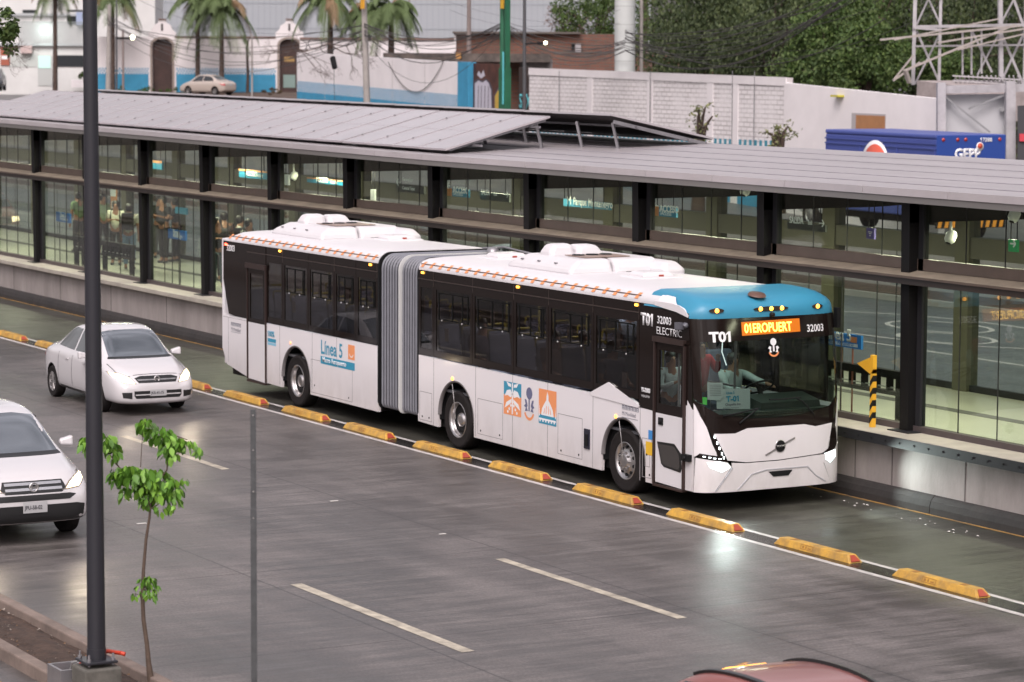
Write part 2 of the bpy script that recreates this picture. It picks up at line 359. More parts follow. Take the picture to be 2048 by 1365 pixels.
# lane separator blocks
yb = mat('separator_yellow_paint', (.68, .38, .05), .5, nscale=5, namp=.22, ncol=(.3, .18, .06), bump=.2, space='World')
rr = mat('red_reflector', (.33, .05, .03), .4)
wr = mat('stamp_brown', (.33, .15, .03), .6)
def make_block():
    t = thing('lane_separator', 'x', 'lane separator')
    b = MB(); L = 1.75; W = .115; h = .105; e = .1; tw = .07
    p = [(0, -W, 0), (L, -W, 0), (L, W, 0), (0, W, 0), (e, -tw, h), (L-e, -tw, h), (L-e, tw, h), (e, tw, h)]
    b.hexa(p); b.build('block_body', yb, t, bevel=.012)
    b = MB(); q = [Vector((L-.006, -W*.6, .02)), Vector((L-.006, W*.6, .02)), Vector((L-e+.006, tw*.5, h-.014)), Vector((L-e+.006, -tw*.5, h-.014))]
    n = Vector((.006, 0, .006)); b.hexa([q[0]-n, q[1]-n, q[2]-n, q[3]-n, q[0]+n, q[1]+n, q[2]+n, q[3]+n]); b.build('reflector', rr, t)
    b = MB()
    for i in range(2): b.add([(.32+i*1.0, -tw*.7, h+.003), (.42+i*1.0, -tw*.7, h+.003), (.42+i*1.0, tw*.7, h+.003), (.32+i*1.0, tw*.7, h+.003)], [(0, 1, 2, 3)])
    s1 = W-tw
    for (x0, x1, z0, z1) in ((.62, .9, .03, .036), (.62, .9, .085, .091), (.62, .628, .03, .091), (.892, .9, .03, .091), (.66, .7, .045, .075), (.73, .76, .045, .075), (.79, .86, .045, .06)):
        def yy(z): return -W+s1*z/h-.004
        b.add([(x0, yy(z0), z0), (x1, yy(z0), z0), (x1, yy(z1), z1), (x0, yy(z1), z1)], [(0, 1, 2, 3)])
    b.build('stamp', wr, t)
    return t
blk = make_block(); xs = [5.44-2.69*k for k in range(0, 16)]
for i, x in enumerate([8.13]+xs):
    o = blk if i == 0 else copy_tree(blk)
    if abs(x+18.8) < 1.0: pass
    o.location = (x+random.uniform(-.03, .03), -.40+random.uniform(-.015, .015), 0); o.rotation_euler.z = radians(random.uniform(-.6, .6))
    o['label'] = 'yellow concrete lane separator with red end, %s counted from the right edge of the road' % ORD[i]
    o['group'] = 'yellow lane separators between road and bus lane'

# median with kerbs and soil
curb = mat('kerb_concrete', (.26, .2, .17), .85, nscale=2.5, namp=.25, bump=.4)
soil = mat('median_soil', (.085, .052, .038), .95, nscale=5, namp=.35, ncol=(.03, .02, .016), bump=1, bscale=14)
b = MB(); b.box(-320, 200, -11.4, -11.25, -.02, .15); b.box(-320, 200, -12.28, -12.12, -.02, .15)
tag(b.build('median_kerb', curb, bevel=.02), kind='structure')
bm = bmesh.new(); bmesh.ops.create_grid(bm, x_segments=260, y_segments=10, size=1)
for v in bm.verts:
    v.co.x = -30+v.co.x*45; v.co.y = -11.76+v.co.y*.365
    e = 1-abs((v.co.y+11.76)/.365)**3
    v.co.z = .045+.05*e*(.5+.5*sin(v.co.x*1.7)*cos(v.co.y*9+v.co.x))+random.uniform(-.012, .016)
me = bpy.data.meshes.new('median_soil'); bm.to_mesh(me); bm.free(); me.materials.append(soil)
o = bpy.data.objects.new('median_soil', me); C.objects.link(o); tag(o, kind='structure')
b = MB(); random.seed(5)
for k in range(1500):
    x = random.uniform(-6, 12); y = random.uniform(-12.1, -11.43); r = random.uniform(.006, .024); z = .07
    q = [Vector((random.uniform(-1, 1), random.uniform(-1, 1), random.uniform(-.3, 1)))*r for _ in range(4)]
    b.add([Vector((x, y, z))+p for p in q], [(0, 1, 2), (0, 2, 3), (0, 3, 1), (1, 3, 2)], random.choice((0, 0, 1, 2)))
tag(b.build('gravel', [mat('stone_brown', (.12, .085, .065), .9), mat('stone_pale', (.34, .3, .26), .9), mat('dry_leaf', (.2, .11, .05), .8)]), 'small stones and dry leaf bits on the soil of the median', 'gravel', kind='stuff')

# ------------------------------------------------------------------ station
X0, X1 = -75, 14
def zr(x): return .0055*max(0, -x-14) if x > -45 else .0055*31
conc = mat('platform_concrete', (.36, .32, .31), .8, nscale=1.6, namp=.2, ncol=(.22, .195, .185), bump=.25, bscale=25, stretch=(1, 1, .35))
cap_m = mat('platform_cap_concrete', (.42, .38, .33), .75, nscale=2, namp=.15)
skirt_m = mat('kerb_skirt', (.036, .031, .03), .8, nscale=2, namp=.35, ncol=(.02, .018, .018), bump=.5, bscale=8)
roof_m = mat('roof_sheet', (.4, .368, .38), .42, metal=.1, nscale=.9, namp=.1, stretch=(.25, 2, 1))
fasc_m = mat('fascia_panel', (.5, .46, .475), .4, metal=.1, nscale=1.6, namp=.1, stretch=(.5, 1, 1))
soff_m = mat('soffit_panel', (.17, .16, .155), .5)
col_m = mat('station_dark_steel', (.009, .0085, .009), .55, spec=.15)
olive_m = mat('far_column_paint', (.085, .08, .05), .6)
brown_m = mat('brown_ledge_steel', (.105, .077, .062), .5, nscale=2, namp=.15)
browntop = mat('ledge_top_lit', (.27, .225, .17), .8, nscale=2.5, namp=.2)  # tan colour stands in for light falling on the ledge top
sg = glass('station_glass', (.87, .9, .86), 1.22); sg2 = glass('station_lower_glass', (.84, .88, .84), 1.5)
tile = mat('platform_floor_tile', (.5, .5, .41), .35, nscale=.5, namp=.06)
strip_m = mat('tactile_strip', (.16, .16, .15), .7, nscale=14, namp=.3)
seam_m = mat('joint_dark', (.02, .02, .02), .7)
ST = thing('bus_station', 'long glazed bus station with grey metal roof on a raised concrete platform behind the bus', 'station', (0, 3, 0))
ST.location = (0, 0, 0)
b = MB(); b.box(X0, X1, 3.06, 8.0, -.03, .93); b.build('platform_wall', conc, ST)
b = MB()
for x in [-.2, 2.45, -2.6] + [-3.6*k-6 for k in range(19)] + [5.1, 7.8, 10.6]: b.box(x, x+.018, 3.052, 3.07, .26, .93)
for x in (.72,): b.box(x, x+.02, 3.05, 3.07, .26, .93)
b.build('wall_joint', mat('joint_mid', (.13, .115, .11), .8), ST)
b = MB(); pr_ = [(2.94, -.02), (2.94, .1), (2.965, .19), (3.01, .25), (3.06, .27), (3.06, -.02)]
for x0 in [X0+2.4*k for k in range(int((X1-X0)/2.4)+1)]:
    x1 = x0+2.388; vs = [(x0, y, z) for y, z in pr_]+[(x1, y, z) for y, z in pr_]; n = len(pr_)
    b.add(vs, [(i, (i+1) % n, n+(i+1) % n, n+i) for i in range(n)]+[tuple(range(n)), tuple(range(2*n-1, n-1, -1))])
b.build('kerb_skirt', skirt_m, ST)
b = MB(); b.box(X0, X1, 2.86, 3.62, .955, 1.06); b.build('platform_cap', cap_m, ST, bevel=.012)
b = MB(); b.box(-4.2, X1, 2.84, 2.862, .90, 1.05); b.box(-4.2, X1, 2.862, 3.05, .90, .952)
b.build('edge_channel', darkm, ST)
b = MB()
x = -1.2
while x < X1: b.tube((x, 2.845, .975), (x, 2.828, .975), .016, .016, 8); x += .34
b.build('channel_bolts', blackm, ST)
b = MB(); b.box(X0, X1, 3.62, 7.95, .99, 1.05); b.build('platform_floor', tile, ST)
b = MB(); b.box(X0, X1, 5.5, 5.75, 1.051, 1.056); b.build('floor_strip', strip_m, ST)
# frames
ks = list(range(-2, 19))
for k in ks:
    x = .52-3.81*k; z = zr(x)
    b = MB(); wx = .2
    b.hexa([(x, 3.34, 1.06), (x+wx, 3.34, 1.06), (x+wx, 3.56, 1.06), (x, 3.56, 1.06), (x, 3.30, 4.5+z), (x+wx, 3.30, 4.5+z), (x+wx, 3.60, 4.5+z), (x, 3.60, 4.5+z)])
    b.build('column', col_m, ST)
    b = MB(); b.box(x-.12, x+wx+.2, 3.2, 3.62, 1.061, 1.075); b.build('base_plate', darkm, ST)
    b = MB(); b.hexa([(x, 3.3, 4.2+z), (x+wx, 3.3, 4.2+z), (x+wx, 5.5, 4.2+z), (x, 5.5, 4.2+z), (x, 3.3, 4.5+z), (x+wx, 3.3, 4.5+z), (x+wx, 5.5, 4.68+z), (x, 5.5, 4.68+z)])
    b.hexa([(x, 5.5, 4.2+z), (x+wx, 5.5, 4.2+z), (x+wx, 8.3, 4.3+z), (x, 8.3, 4.3+z), (x, 5.5, 4.68+z), (x+wx, 5.5, 4.68+z), (x+wx, 8.3, 4.75+z), (x, 8.3, 4.75+z)])
    b.build('roof_beam', col_m, ST)
    b = MB(); b.box(x-.02, x+.36, 7.36, 7.6, 1.05, 4.3+z); b.build('far_column', olive_m, ST)
    # glazing of the bay to the right of this frame
    xa, xb = x+wx+.02, x+3.81-.02
    b = MB(); b.box(xa, xa+.12, 3.46, 3.56, 1.14, 4.48+z); b.build('glass_frame', darkm, ST)
    b = MB(); b.box(xb-.05, xb, 3.46, 3.56, 1.14, 3.3); b.build('glass_frame', darkm, ST)
    b = MB(); b.box(xa+.12, xb-.05, 3.50, 3.512, 1.14, 3.32); b.build('lower_glass', sg2, ST)
    b = MB(); b.box(xa+.12, xb, 3.50, 3.512, 3.66, 4.48+z); b.build('upper_glass', sg, ST)
    b = MB()
    for q in (.27, .52, .77):
        xx = xa+(xb-xa)*q; b.box(xx, xx+.007, 3.496, 3.516, 1.14, 3.32); b.box(xx+.1, xx+.107, 3.496, 3.516, 3.66, 4.48+z)
    b.build('glass_joint', seam_m, ST)
    # far glazing
    b = MB(); b.box(x+.37, x+3.78, 7.45, 7.462, 1.16, 3.3); b.box(x+.37, x+3.78, 7.45, 7.462, 3.66, 4.3+z); b.build('far_glass', sg, ST)
    b = MB()
    for q in (.5,):
        xx = x+.36+3.42*q; b.box(xx, xx+.006, 7.448, 7.464, 1.16, 4.3+z)
    b.box(x+.37, x+3.78, 7.42, 7.5, 1.05, 1.16); b.build('far_rail', darkm, ST)
b = MB(); b.box(X0, X1, 3.44, 3.58, 1.06, 1.15); b.build('bottom_rail', mat('brown_rail', (.07, .055, .055), .5), ST)
b = MB(); b.box(X0, X1, 3.17, 3.24, 3.385, 3.42); b.box(X0, X1, 3.46, 3.56, 3.492, 3.66); b.build('ledge_beam', brown_m, ST)
b = MB(); b.box(X0, X1, 3.2, 3.5, 3.29, 3.384); b.build('ledge_web', mat('ledge_web_shade', (.028, .02, .017), .5), ST)  # darker brown puts the shade below the ledge lip into the colour
b = MB(); b.hexa([(X0, 3.175, 3.385), (X1, 3.175, 3.385), (X1, 3.5, 3.385), (X0, 3.5, 3.385), (X0, 3.175, 3.424), (X1, 3.175, 3.424), (X1, 3.5, 3.492), (X0, 3.5, 3.492)]); b.build('ledge_top', browntop, ST)
b = MB(); b.box(X0, X1, 7.38, 7.58, 3.3, 3.66); b.build('far_beam', mat('far_beam_paint', (.08, .075, .055), .6), ST)
# roof : sloping slab with fascia
def slab(name, prof, m, par, step=2.04, gap=0, x0=X0, x1=X1):
    b = MB(); x = x0
    while x < x1:
        xe = min(x+step, x1); vs = [(x, y, z+zr(x)) for y, z in prof]+[(xe-gap, y, z+zr(xe)) for y, z in prof]; n = len(prof)
        b.add(vs, [(i, (i+1) % n, n+(i+1) % n, n+i) for i in range(n)]+[tuple(range(n)), tuple(range(2*n-1, n-1, -1))]); x = xe
    return b.build(name, m, par)
slab('roof', [(2.93, 4.72), (5.7, 4.835), (8.4, 4.94), (8.4, 4.78), (5.7, 4.7), (3.3, 4.56), (2.97, 4.57)], roof_m, ST, gap=0)
slab('fascia', [(2.885, 4.625), (2.885, 4.735), (2.925, 4.737), (2.925, 4.625)], fasc_m, ST, gap=.014, x0=X0-.37)
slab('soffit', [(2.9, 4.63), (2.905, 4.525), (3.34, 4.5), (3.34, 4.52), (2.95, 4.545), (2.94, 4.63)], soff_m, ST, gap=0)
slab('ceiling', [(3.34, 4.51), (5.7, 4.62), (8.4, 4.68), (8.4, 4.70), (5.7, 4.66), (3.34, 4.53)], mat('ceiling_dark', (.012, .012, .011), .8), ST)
for y, z in ((3.62, 4.75), (4.5, 4.786), (5.4, 4.823), (6.4, 4.863), (7.4, 4.902)):
    slab('roof_seam', [(y, z), (y+.015, z), (y+.015, z+.012), (y, z+.012)], mat('seam_metal', (.33, .31, .34), .5), ST, step=6)
# ceiling lamps : warm green-white strips (unseen, inferred from the lit interior)
lamp_e = mat('strip_lamp', (1, 1, .8), .5, emit=6, ecol=(.95, 1, .72))
for i in range(11):
    x = 7-7.0*i
    b = MB(); b.box(x-.9, x+.9, 4.9, 5.0, 4.53+zr(x), 4.565+zr(x)); b.build('ceiling_lamp', lamp_e, ST)
    ld = bpy.data.lights.new('station_lamp', 'AREA'); ld.shape = 'RECTANGLE'; ld.size = 3.6; ld.size_y = .3; ld.energy = 160; ld.color = (1, .97, .72)
    lo = bpy.data.objects.new('station_lamp', ld); C.objects.link(lo); lo.location = (x, 4.6, 4.12+zr(x))

# solar panels
pv = mat('solar_panel_glass', (.33, .285, .30), .3, metal=.0, nscale=.6, namp=.1, space='World', coat=.4)
pvf = mat('panel_frame', (.6, .56, .58), .35, metal=.5)
pvb = mat('panel_underside', (.04, .035, .035), .7)
def make_panel(W=1.14, L=2.42):
    t = thing('solar_panel', 'x', 'solar panel')
    b = MB(); b.box(.012, W-.012, .012, L-.012, .003, .034); b.build('glass_sheet', pv, t)
    b = MB(); b.box(0, W, 0, .012, 0, .04); b.box(0, W, L-.012, L, 0, .04); b.box(0, .012, .012, L-.012, 0, .04); b.box(W-.012, W, .012, L-.012, 0, .04)
    b.box(.012, W-.012, L/2-.007, L/2+.007, .0341, .037); b.build('frame', pvf, t)
    b = MB(); b.box(.02, W-.02, .02, L-.02, -.01, .001); b.build('backing', pvb, t)
    b = MB()
    for y in (.5, L-.5): b.box(-.012, .012, y-.015, y+.015, .035, .06)
    b.build('clamp', greym, t)
    return t
pp = make_panel(); first = True
s1 = atan2(5.42-4.80, 5.62-3.28)
xr = -13.9; n = 0
for i in range(25):
    x = xr-1.152*(i+1)-(.06 if i >= 4 else 0)
    o = pp if first else copy_tree(pp); first = False
    o.location = (x, 3.28, 4.80+zr(x)*.85); o.rotation_euler = (s1, 0, 0)
    o['label'] = 'grey solar panel in the near row on the roof, %s from right' % ORD[i]; o['group'] = 'solar panels of the near row'
s2 = atan2(4.95-5.42, 2.3)
for i in range(24):
    x = -12.25-1.152*(i+1); o = copy_tree(pp)
    o.location = (x, 6.02, 5.50+zr(x)*.85); o.rotation_euler = (s2, 0, 0)
    o['label'] = 'solar panel of the far row behind the ridge, %s from the right end' % ORD[i]; o['group'] = 'solar panels of the far row'
for i, (x, y, zt, dx) in enumerate([(-14.0, 5.35, 5.3, 0), (-13.7, 6.1, 5.36, .1), (-12.5, 6.2, 5.36, -.05), (-16.3, 5.35, 5.3, 0), (-16, 6.15, 5.36, 0)]):
    b = MB(); b.beam((x+.12, y+.08, 4.76), (x, y, zt), .05, .05); b.box(x+.06, x+.2, y, y+.14, 4.76+(y-5.3)*.04, 4.785+(y-5.3)*.04)
    o = b.build('panel_support', greym); tag(o, 'slanted metal leg holding up the solar panels, %s from the open right end' % ORD[i], 'panel support', 'legs under the solar panels')
b = MB(); b.beam((-14.0, 3.4, 4.82), (-14.0, 5.55, 5.38), .04, .06); b.beam((-13.6, 3.9, 4.9), (-25, 3.9, 4.97), .04, .04); b.beam((-13.6, 5.2, 5.25), (-25, 5.2, 5.3), .04, .04)
tag(b.build('panel_rail', greym), 'thin metal rails under the near row of solar panels', 'panel rail')
b = MB(); b.beam((-12.3, 6.1, 5.38), (-12.3, 8.25, 4.93), .05, .07); b.beam((-12.2, 6.6, 5.28), (-25, 6.6, 5.32), .04, .04); b.beam((-12.2, 7.8, 5.02), (-25, 7.8, 5.07), .04, .04)
tag(b.build('panel_rail', greym), 'metal rails under the far row of solar panels at the open end', 'panel rail')
o = MB(); q = PY(256, 240, 4.3); o.beam(q+Vector((-.25, -.2, -.02)), q+Vector((.25, .25, .1)), .09, .05)
tag(o.build('dark_stick', blackm), 'small dark stick lying on the solar panels near the lamp pole', 'stick')

# signs in the station
sblue = mat('sign_blue', (.02, .13, .36), .4, emit=.12, ecol=(.03, .2, .6)); steal = mat('sign_teal', (.015, .15, .24), .4, emit=.08, ecol=(.03, .4, .6))
sor = mat('sign_orange', (.45, .19, .07), .5, emit=.05, ecol=(1, .45, .15)); swt = mat('sign_white', (.5, .52, .5), .5, emit=.15, ecol=(.9, 1, .9)); sgr = mat('sign_green', (.03, .35, .12), .5, emit=.08, ecol=(.05, .6, .2))
spur = mat('sign_purple', (.12, .09, .35), .5)
def sign(px0, py0, px1, py1, Y, m, label, texts=(), extra=None, name='hanging_sign', hang=True, th=.04):
    a = PY(px0, py0, Y); c = PY(px1, py1, Y)
    # height from the left edge
    x0, x1 = a.x, c.x; zt = a.z; zb = PY(px0, py1-(py1-py0)*0, Y).z
    zb = c.z; h = zt-zb
    t = thing(name, label, 'sign', (x0, Y, zb))
    b = MB(); b.box(0, x1-x0, 0, th, 0, h); b.build('board', m, t)
    for (s, u, v, sz, mm, bold, xs_) in texts:
        letters(s, sz, mm, t, flatmap((u*(x1-x0), -.004, v*h), (1, 0, 0), (0, 0, 1)), bold, xs=xs_)
    if extra:
        for (u0, u1, v0, v1, mm, nm) in extra:
            b = MB(); b.box(u0*(x1-x0), u1*(x1-x0), -.006, -.001, v0*h, v1*h); b.build(nm, mm, t)
    if hang:
        b = MB()
        for u in (.15, .85): b.tube((u*(x1-x0), th/2, h), (u*(x1-x0), th/2, 4.45-zb), .008, .008, 6)
        b.build('hanger', blackm, t)
    return t
def arrow(t, m, o, L, right=True, w_=.012):
    b = MB(); s = 1 if right else -1; o = Vector(o)
    b.box(o.x, o.x+L, o.y-.004, o.y, o.z-w_, o.z+w_)
    tip = o+Vector((L if right else 0, -.002, 0))
    for q in (1, -1): b.beam(tip+Vector((0, 0, 0)), tip+Vector((-s*L*.4, 0, q*L*.4)), .006, w_*2)
    b.build('arrow', m, t)
t = sign(893, 376, 937, 396, 4.0, steal, 'teal and orange ACCESO sign in the bay under the right end of the solar panels', [('ACCESO', .3, .5, .17, swt, .006, 1), ('/Access', .32, .14, .13, swt, 0, 1)], [(0, .26, 0, 1, sor, 'orange_end')])
arrow(t, swt, (.04, -.008, .2), .14, False)
t = sign(1306, 412, 1352, 436, 4.0, steal, 'teal and orange ACCESO sign just right of the blue station name board', [('ACCESO', .3, .5, .16, swt, .006, 1), ('/Access', .32, .14, .12, swt, 0, 1)], [(0, .26, 0, 1, sor, 'orange_end')])
arrow(t, swt, (.03, -.008, .18), .13, False)
sign(1127, 398, 1220, 421, 5.2, steal, 'teal station name sign reading Parque Montenegro hanging in the middle bays', [('Parque Montenegro', .22, .3, .2, swt, .004, .9), ('M', .08, .3, .22, swt, 0, 1)])
for i, (x, y, X1_, s, lab) in enumerate([(968, 389, 1010, 'SALIDA/Exit', 'white SALIDA/Exit lettering with arrow right of the ACCESO sign under the panels'), (1583, 449, 1642, 'SALIDA Exit', 'white SALIDA lettering with arrow on dark band above the bus front'), (800, 373, 840, '', 'pale two-line direction lettering with left arrow under the solar panels')]):
    dk = mat('sign_dark', (.055, .065, .055), .4)
    t = sign(x-8, y-5, X1_+8, y+16, 4.2, dk, lab, [], hang=True)
    w_ = (PY(X1_+8, y+16, 4.2).x-PY(x-8, y-5, 4.2).x)
    if s: letters(s[:6], .15, swt, t, flatmap((.06, -.004, .1), (1, 0, 0), (0, 0, 1)), .002, xs=.8); letters(s[6:], .11, swt, t, flatmap((.56, -.004, .1), (1, 0, 0), (0, 0, 1)), 0, xs=.7); arrow(t, swt, (w_-.16, -.005, .14), .14, True, .007)
    else:
        letters('Terminal sur', .09, swt, t, flatmap((.3, -.004, .24), (1, 0, 0), (0, 0, 1))); letters('Central Tepic', .1, swt, t, flatmap((.3, -.004, .06), (1, 0, 0), (0, 0, 1))); arrow(t, swt, (.05, -.005, .2), .18, False)
for x0, y0, x1, y1, lab in [(478, 338, 536, 360, 'teal ACCESO board with orange top in the sixth bay from the left'), (614, 355, 690, 372, 'teal ACCESO board with orange top two bays left of the first ACCESO sign')]:
    sign(x0, y0, x1, y1, 4.8, steal, lab, [('ACCESO', .25, .22, .16, swt, .004, 1), ('Access', .62, .22, .13, swt, 0, 1)], [(0, 1, .78, 1, sor, 'orange_top')])
for x0, y0, x1, y1, lab in [(297, 320, 324, 340, 'small teal board with orange top hanging in the fourth bay from the left'), (600, 296, 642, 303, 'thin teal board with orange end high under the roof above the bus tail')]:
    sign(x0, y0, x1, y1, 5.4, steal, lab, [], [(0, 1, .72, 1, sor, 'orange_top')])
for x0, y0, x1, y1, Y, l1, l2, lab in [(112, 424, 140, 447, 3.95, 'Línea 5', 'Aeropuerto', 'blue line number sign low behind the glass in the second bay from the left'), (336, 458, 371, 482, 3.95, 'Parque', 'Montenegro', 'blue station name sign low behind the glass beside waiting passengers')]:
    t = sign(x0, y0, x1, y1, Y, sblue, lab, [(l1, .3, .52, .17, swt, .005, .9), (l2, .3, .2, .13, swt, .002, .9)], hang=False)
    b = MB(); zz = t.location.z
    for u in (.2, .7): b.box(u, u+.02, .01, .03, 1.05-zz, 0)
    b.build('sign_post', darkm, t)
t = sign(1640, 660, 1722, 700, 3.95, sblue, 'blue line number sign on thin posts behind the glass beside the bus front', [('Línea 5', .1, .46, .27, vwhite, .008, .95), ('Macro Aeropuerto', .2, .16, .1, sblue, .002, .9)], [(.75, .9, .42, .84, orange, 'orange_square'), (.17, .92, .12, .34, vwhite, 'white_band')], hang=False)
b = MB(); zz = t.location.z
for u in (.55, .85): b.box(u, u+.02, .01, .03, 1.05-zz, 0)
b.build('sign_post', mat('rust_post', (.25, .08, .05), .6), t)
sign(350, 414, 373, 430, 5.5, steal, 'small teal board between waiting passengers in the fourth bay', [], hang=False)
sign(1733, 456, 1748, 479, 4.0, spur, 'small purple wifi sign in the bay above the bus front', [], [(.25, .75, .6, .68, vwhite, 'wifi_bar'), (.35, .65, .45, .53, vwhite, 'wifi_bar'), (.44, .56, .25, .35, vwhite, 'wifi_dot')], hang=True)
t = sign(2017, 479, 2034, 505, 4.3, sgr, 'green exit arrow sign near the right edge', [], hang=True); arrow(t, swt, (.05, -.006, .12), .12, True, .012)
for px, py in ((573, 355), (745, 385)): sign(px-4, py-6, px+4, py+16, 4.6, swt, 'small white notice plate hanging in the %s bay' % ('sixth' if px < 600 else 'seventh'), [])
sign(221, 378, 232, 428, 5.8, sor, 'tall narrow orange and white poster behind the lamp pole', [], [(0, 1, .7, 1, swt, 'poster_band'), (.2, .8, .2, .5, swt, 'poster_band')], hang=False)
# cctv cameras
cw = mat('camera_white', (.75, .78, .7), .4, emit=.08)
for px, py, Y, lab in [(2025, 440, 4.2, 'white dome security camera near the right edge under the roof'), (1898, 483, 4.2, 'white rounded camera half hidden behind the last column'), (585, 358, 4.4, 'white bullet security camera in the sixth bay'), (1488, 388, 4.4, 'white ring shaped camera under the roof above the bus pods')]:
    q = PY(px, py, Y); t = thing('security_camera', lab, 'camera', q)
    b = MB(); b.ring((0, 0, 0), (0, -.5, -1), [(0, .02), (.06, .02), (.085, -.02), (.085, -.12), (.05, -.17), (0, -.18)], 16); b.build('housing', cw, t)
    b = MB(); b.tube((0, .03, .1), (0, .03, 4.42-q.z), .02, .02, 8); b.build('bracket', cw, t)
    b = MB(); b.ring((0, -.012, -.024), (0, -.5, -1), [(0, .02), (.035, .018), (.04, 0)], 12); b.build('lens', blackm, t)

# boarding gates (black frame with slatted top)
def gate(px0, px1, py, lab, Y=3.95):
    xa = PY(px0, py, Y).x; xb = PY(px1, py, Y).x; W = xb-xa
    t = thing('boarding_gate', lab, 'gate', (xa, Y, 1.05))
    b = MB(); b.box(0, .1, 0, .1, 0, .4); b.box(W-.12, W, 0, .1, 0, .67); b.build('post', col_m, t)
    b = MB(); b.box(-.05, W+.05, -.01, .12, .67, .78); b.box(-.05, W+.05, -.01, .12, .4, .46); b.build('rail', col_m, t)
    b = MB()
    n = max(2, int(W/.28))
    for i in range(n+1): b.box(W*i/n-.03, W*i/n+.03, 0, .1, .46, .67)
    b.build('slats', col_m, t)
    b = MB(); b.box(0, W, .04, .06, .5, .52); b.build('light_strip', mat('strip_pale', (.5, .52, .45), .6), t)
    return t
gate(1650, 1800, 790, 'black slatted gate frame inside the glass beside the bus front')
gate(205, 262, 540, 'black gate frame inside the glass just right of the lamp pole')
gate(148, 166, 520, 'black gate frame inside the glass just left of the lamp pole')
# striped post with flag
q = PY(1745, 848, 3.2); t = thing('striped_post', 'black and yellow striped post with yellow triangular flag on the platform edge', 'post', (q.x, 3.2, 1.06))
yel = mat('flag_yellow', (.75, .4, .03), .5); H = .84; n = 9
b = MB()
for i in range(n):
    z0 = H*i/n; z1 = H*(i+1)/n; s = .035; k = .045
    b.hexa([(-s, -s, z0-(k if i else 0)), (s, -s, z0+(k if i else 0)), (s, s, z0+(k if i else 0)), (-s, s, z0-(k if i else 0)), (-s, -s, z1-k), (s, -s, z1+k), (s, s, z1+k), (-s, s, z1-k)], i % 2)
b.build('post', [yel, blackm], t)
b = MB(); b.box(-.035, .035, -.035, .035, H-.02, H+.26); b.build('cap', yel, t)
panel('flag', [(-.05, H+.22), (-.38, H+.1), (-.05, H-.03)], lambda u, v: Vector((u, -.03, v)), .03, yel, t, smooth=False)

b = MB()
for px, py, r in ((283, 1047, .07), (668, 1002, .06), (885, 1068, .05)):
    q = PZ(px, py, .01); b.box(q.x-r*.4, q.x+r*.4, q.y-r, q.y+r, .005, .012)
tag(b.build('crushed_litter', lit), 'three small flattened pale scraps lying on the grey road', 'litter', kind='stuff')
# ------------------------------------------------------------------ people
def skinned(name, verts, edges, rad, mats, parent, sub=1, root=0):
    me = bpy.data.meshes.new(name); me.from_pydata(verts, edges, []); me.update()
    o = bpy.data.objects.new('tmp', me); C.objects.link(o)
    bm = bmesh.new(); bm.from_mesh(me); lay = bm.verts.layers.skin.verify(); bm.verts.ensure_lookup_table()
    for i, v in enumerate(bm.verts):
        r = rad[i]; v[lay].radius = (r, r) if not isinstance(r, tuple) else r; v[lay].use_root = (i == root)
    bm.to_mesh(me); bm.free()
    o.modifiers.new('s', 'SKIN').use_smooth_shade = True
    if sub: o.modifiers.new('u', 'SUBSURF').levels = sub; o.modifiers['u'].render_levels = sub
    bpy.context.view_layer.update()
    dg = bpy.context.evaluated_depsgraph_get(); m2 = bpy.data.meshes.new_from_object(o.evaluated_get(dg)); bpy.data.objects.remove(o)
    m2.name = name; m2.materials.clear(); m2.materials.append(mats)
    m2.polygons.foreach_set('use_smooth', [True]*len(m2.polygons))
    q = bpy.data.objects.new(name, m2); C.objects.link(q); q.parent = parent
    return q
def cloth(n, c): return mat('cloth_'+n, c, .85, nscale=7, namp=.15)
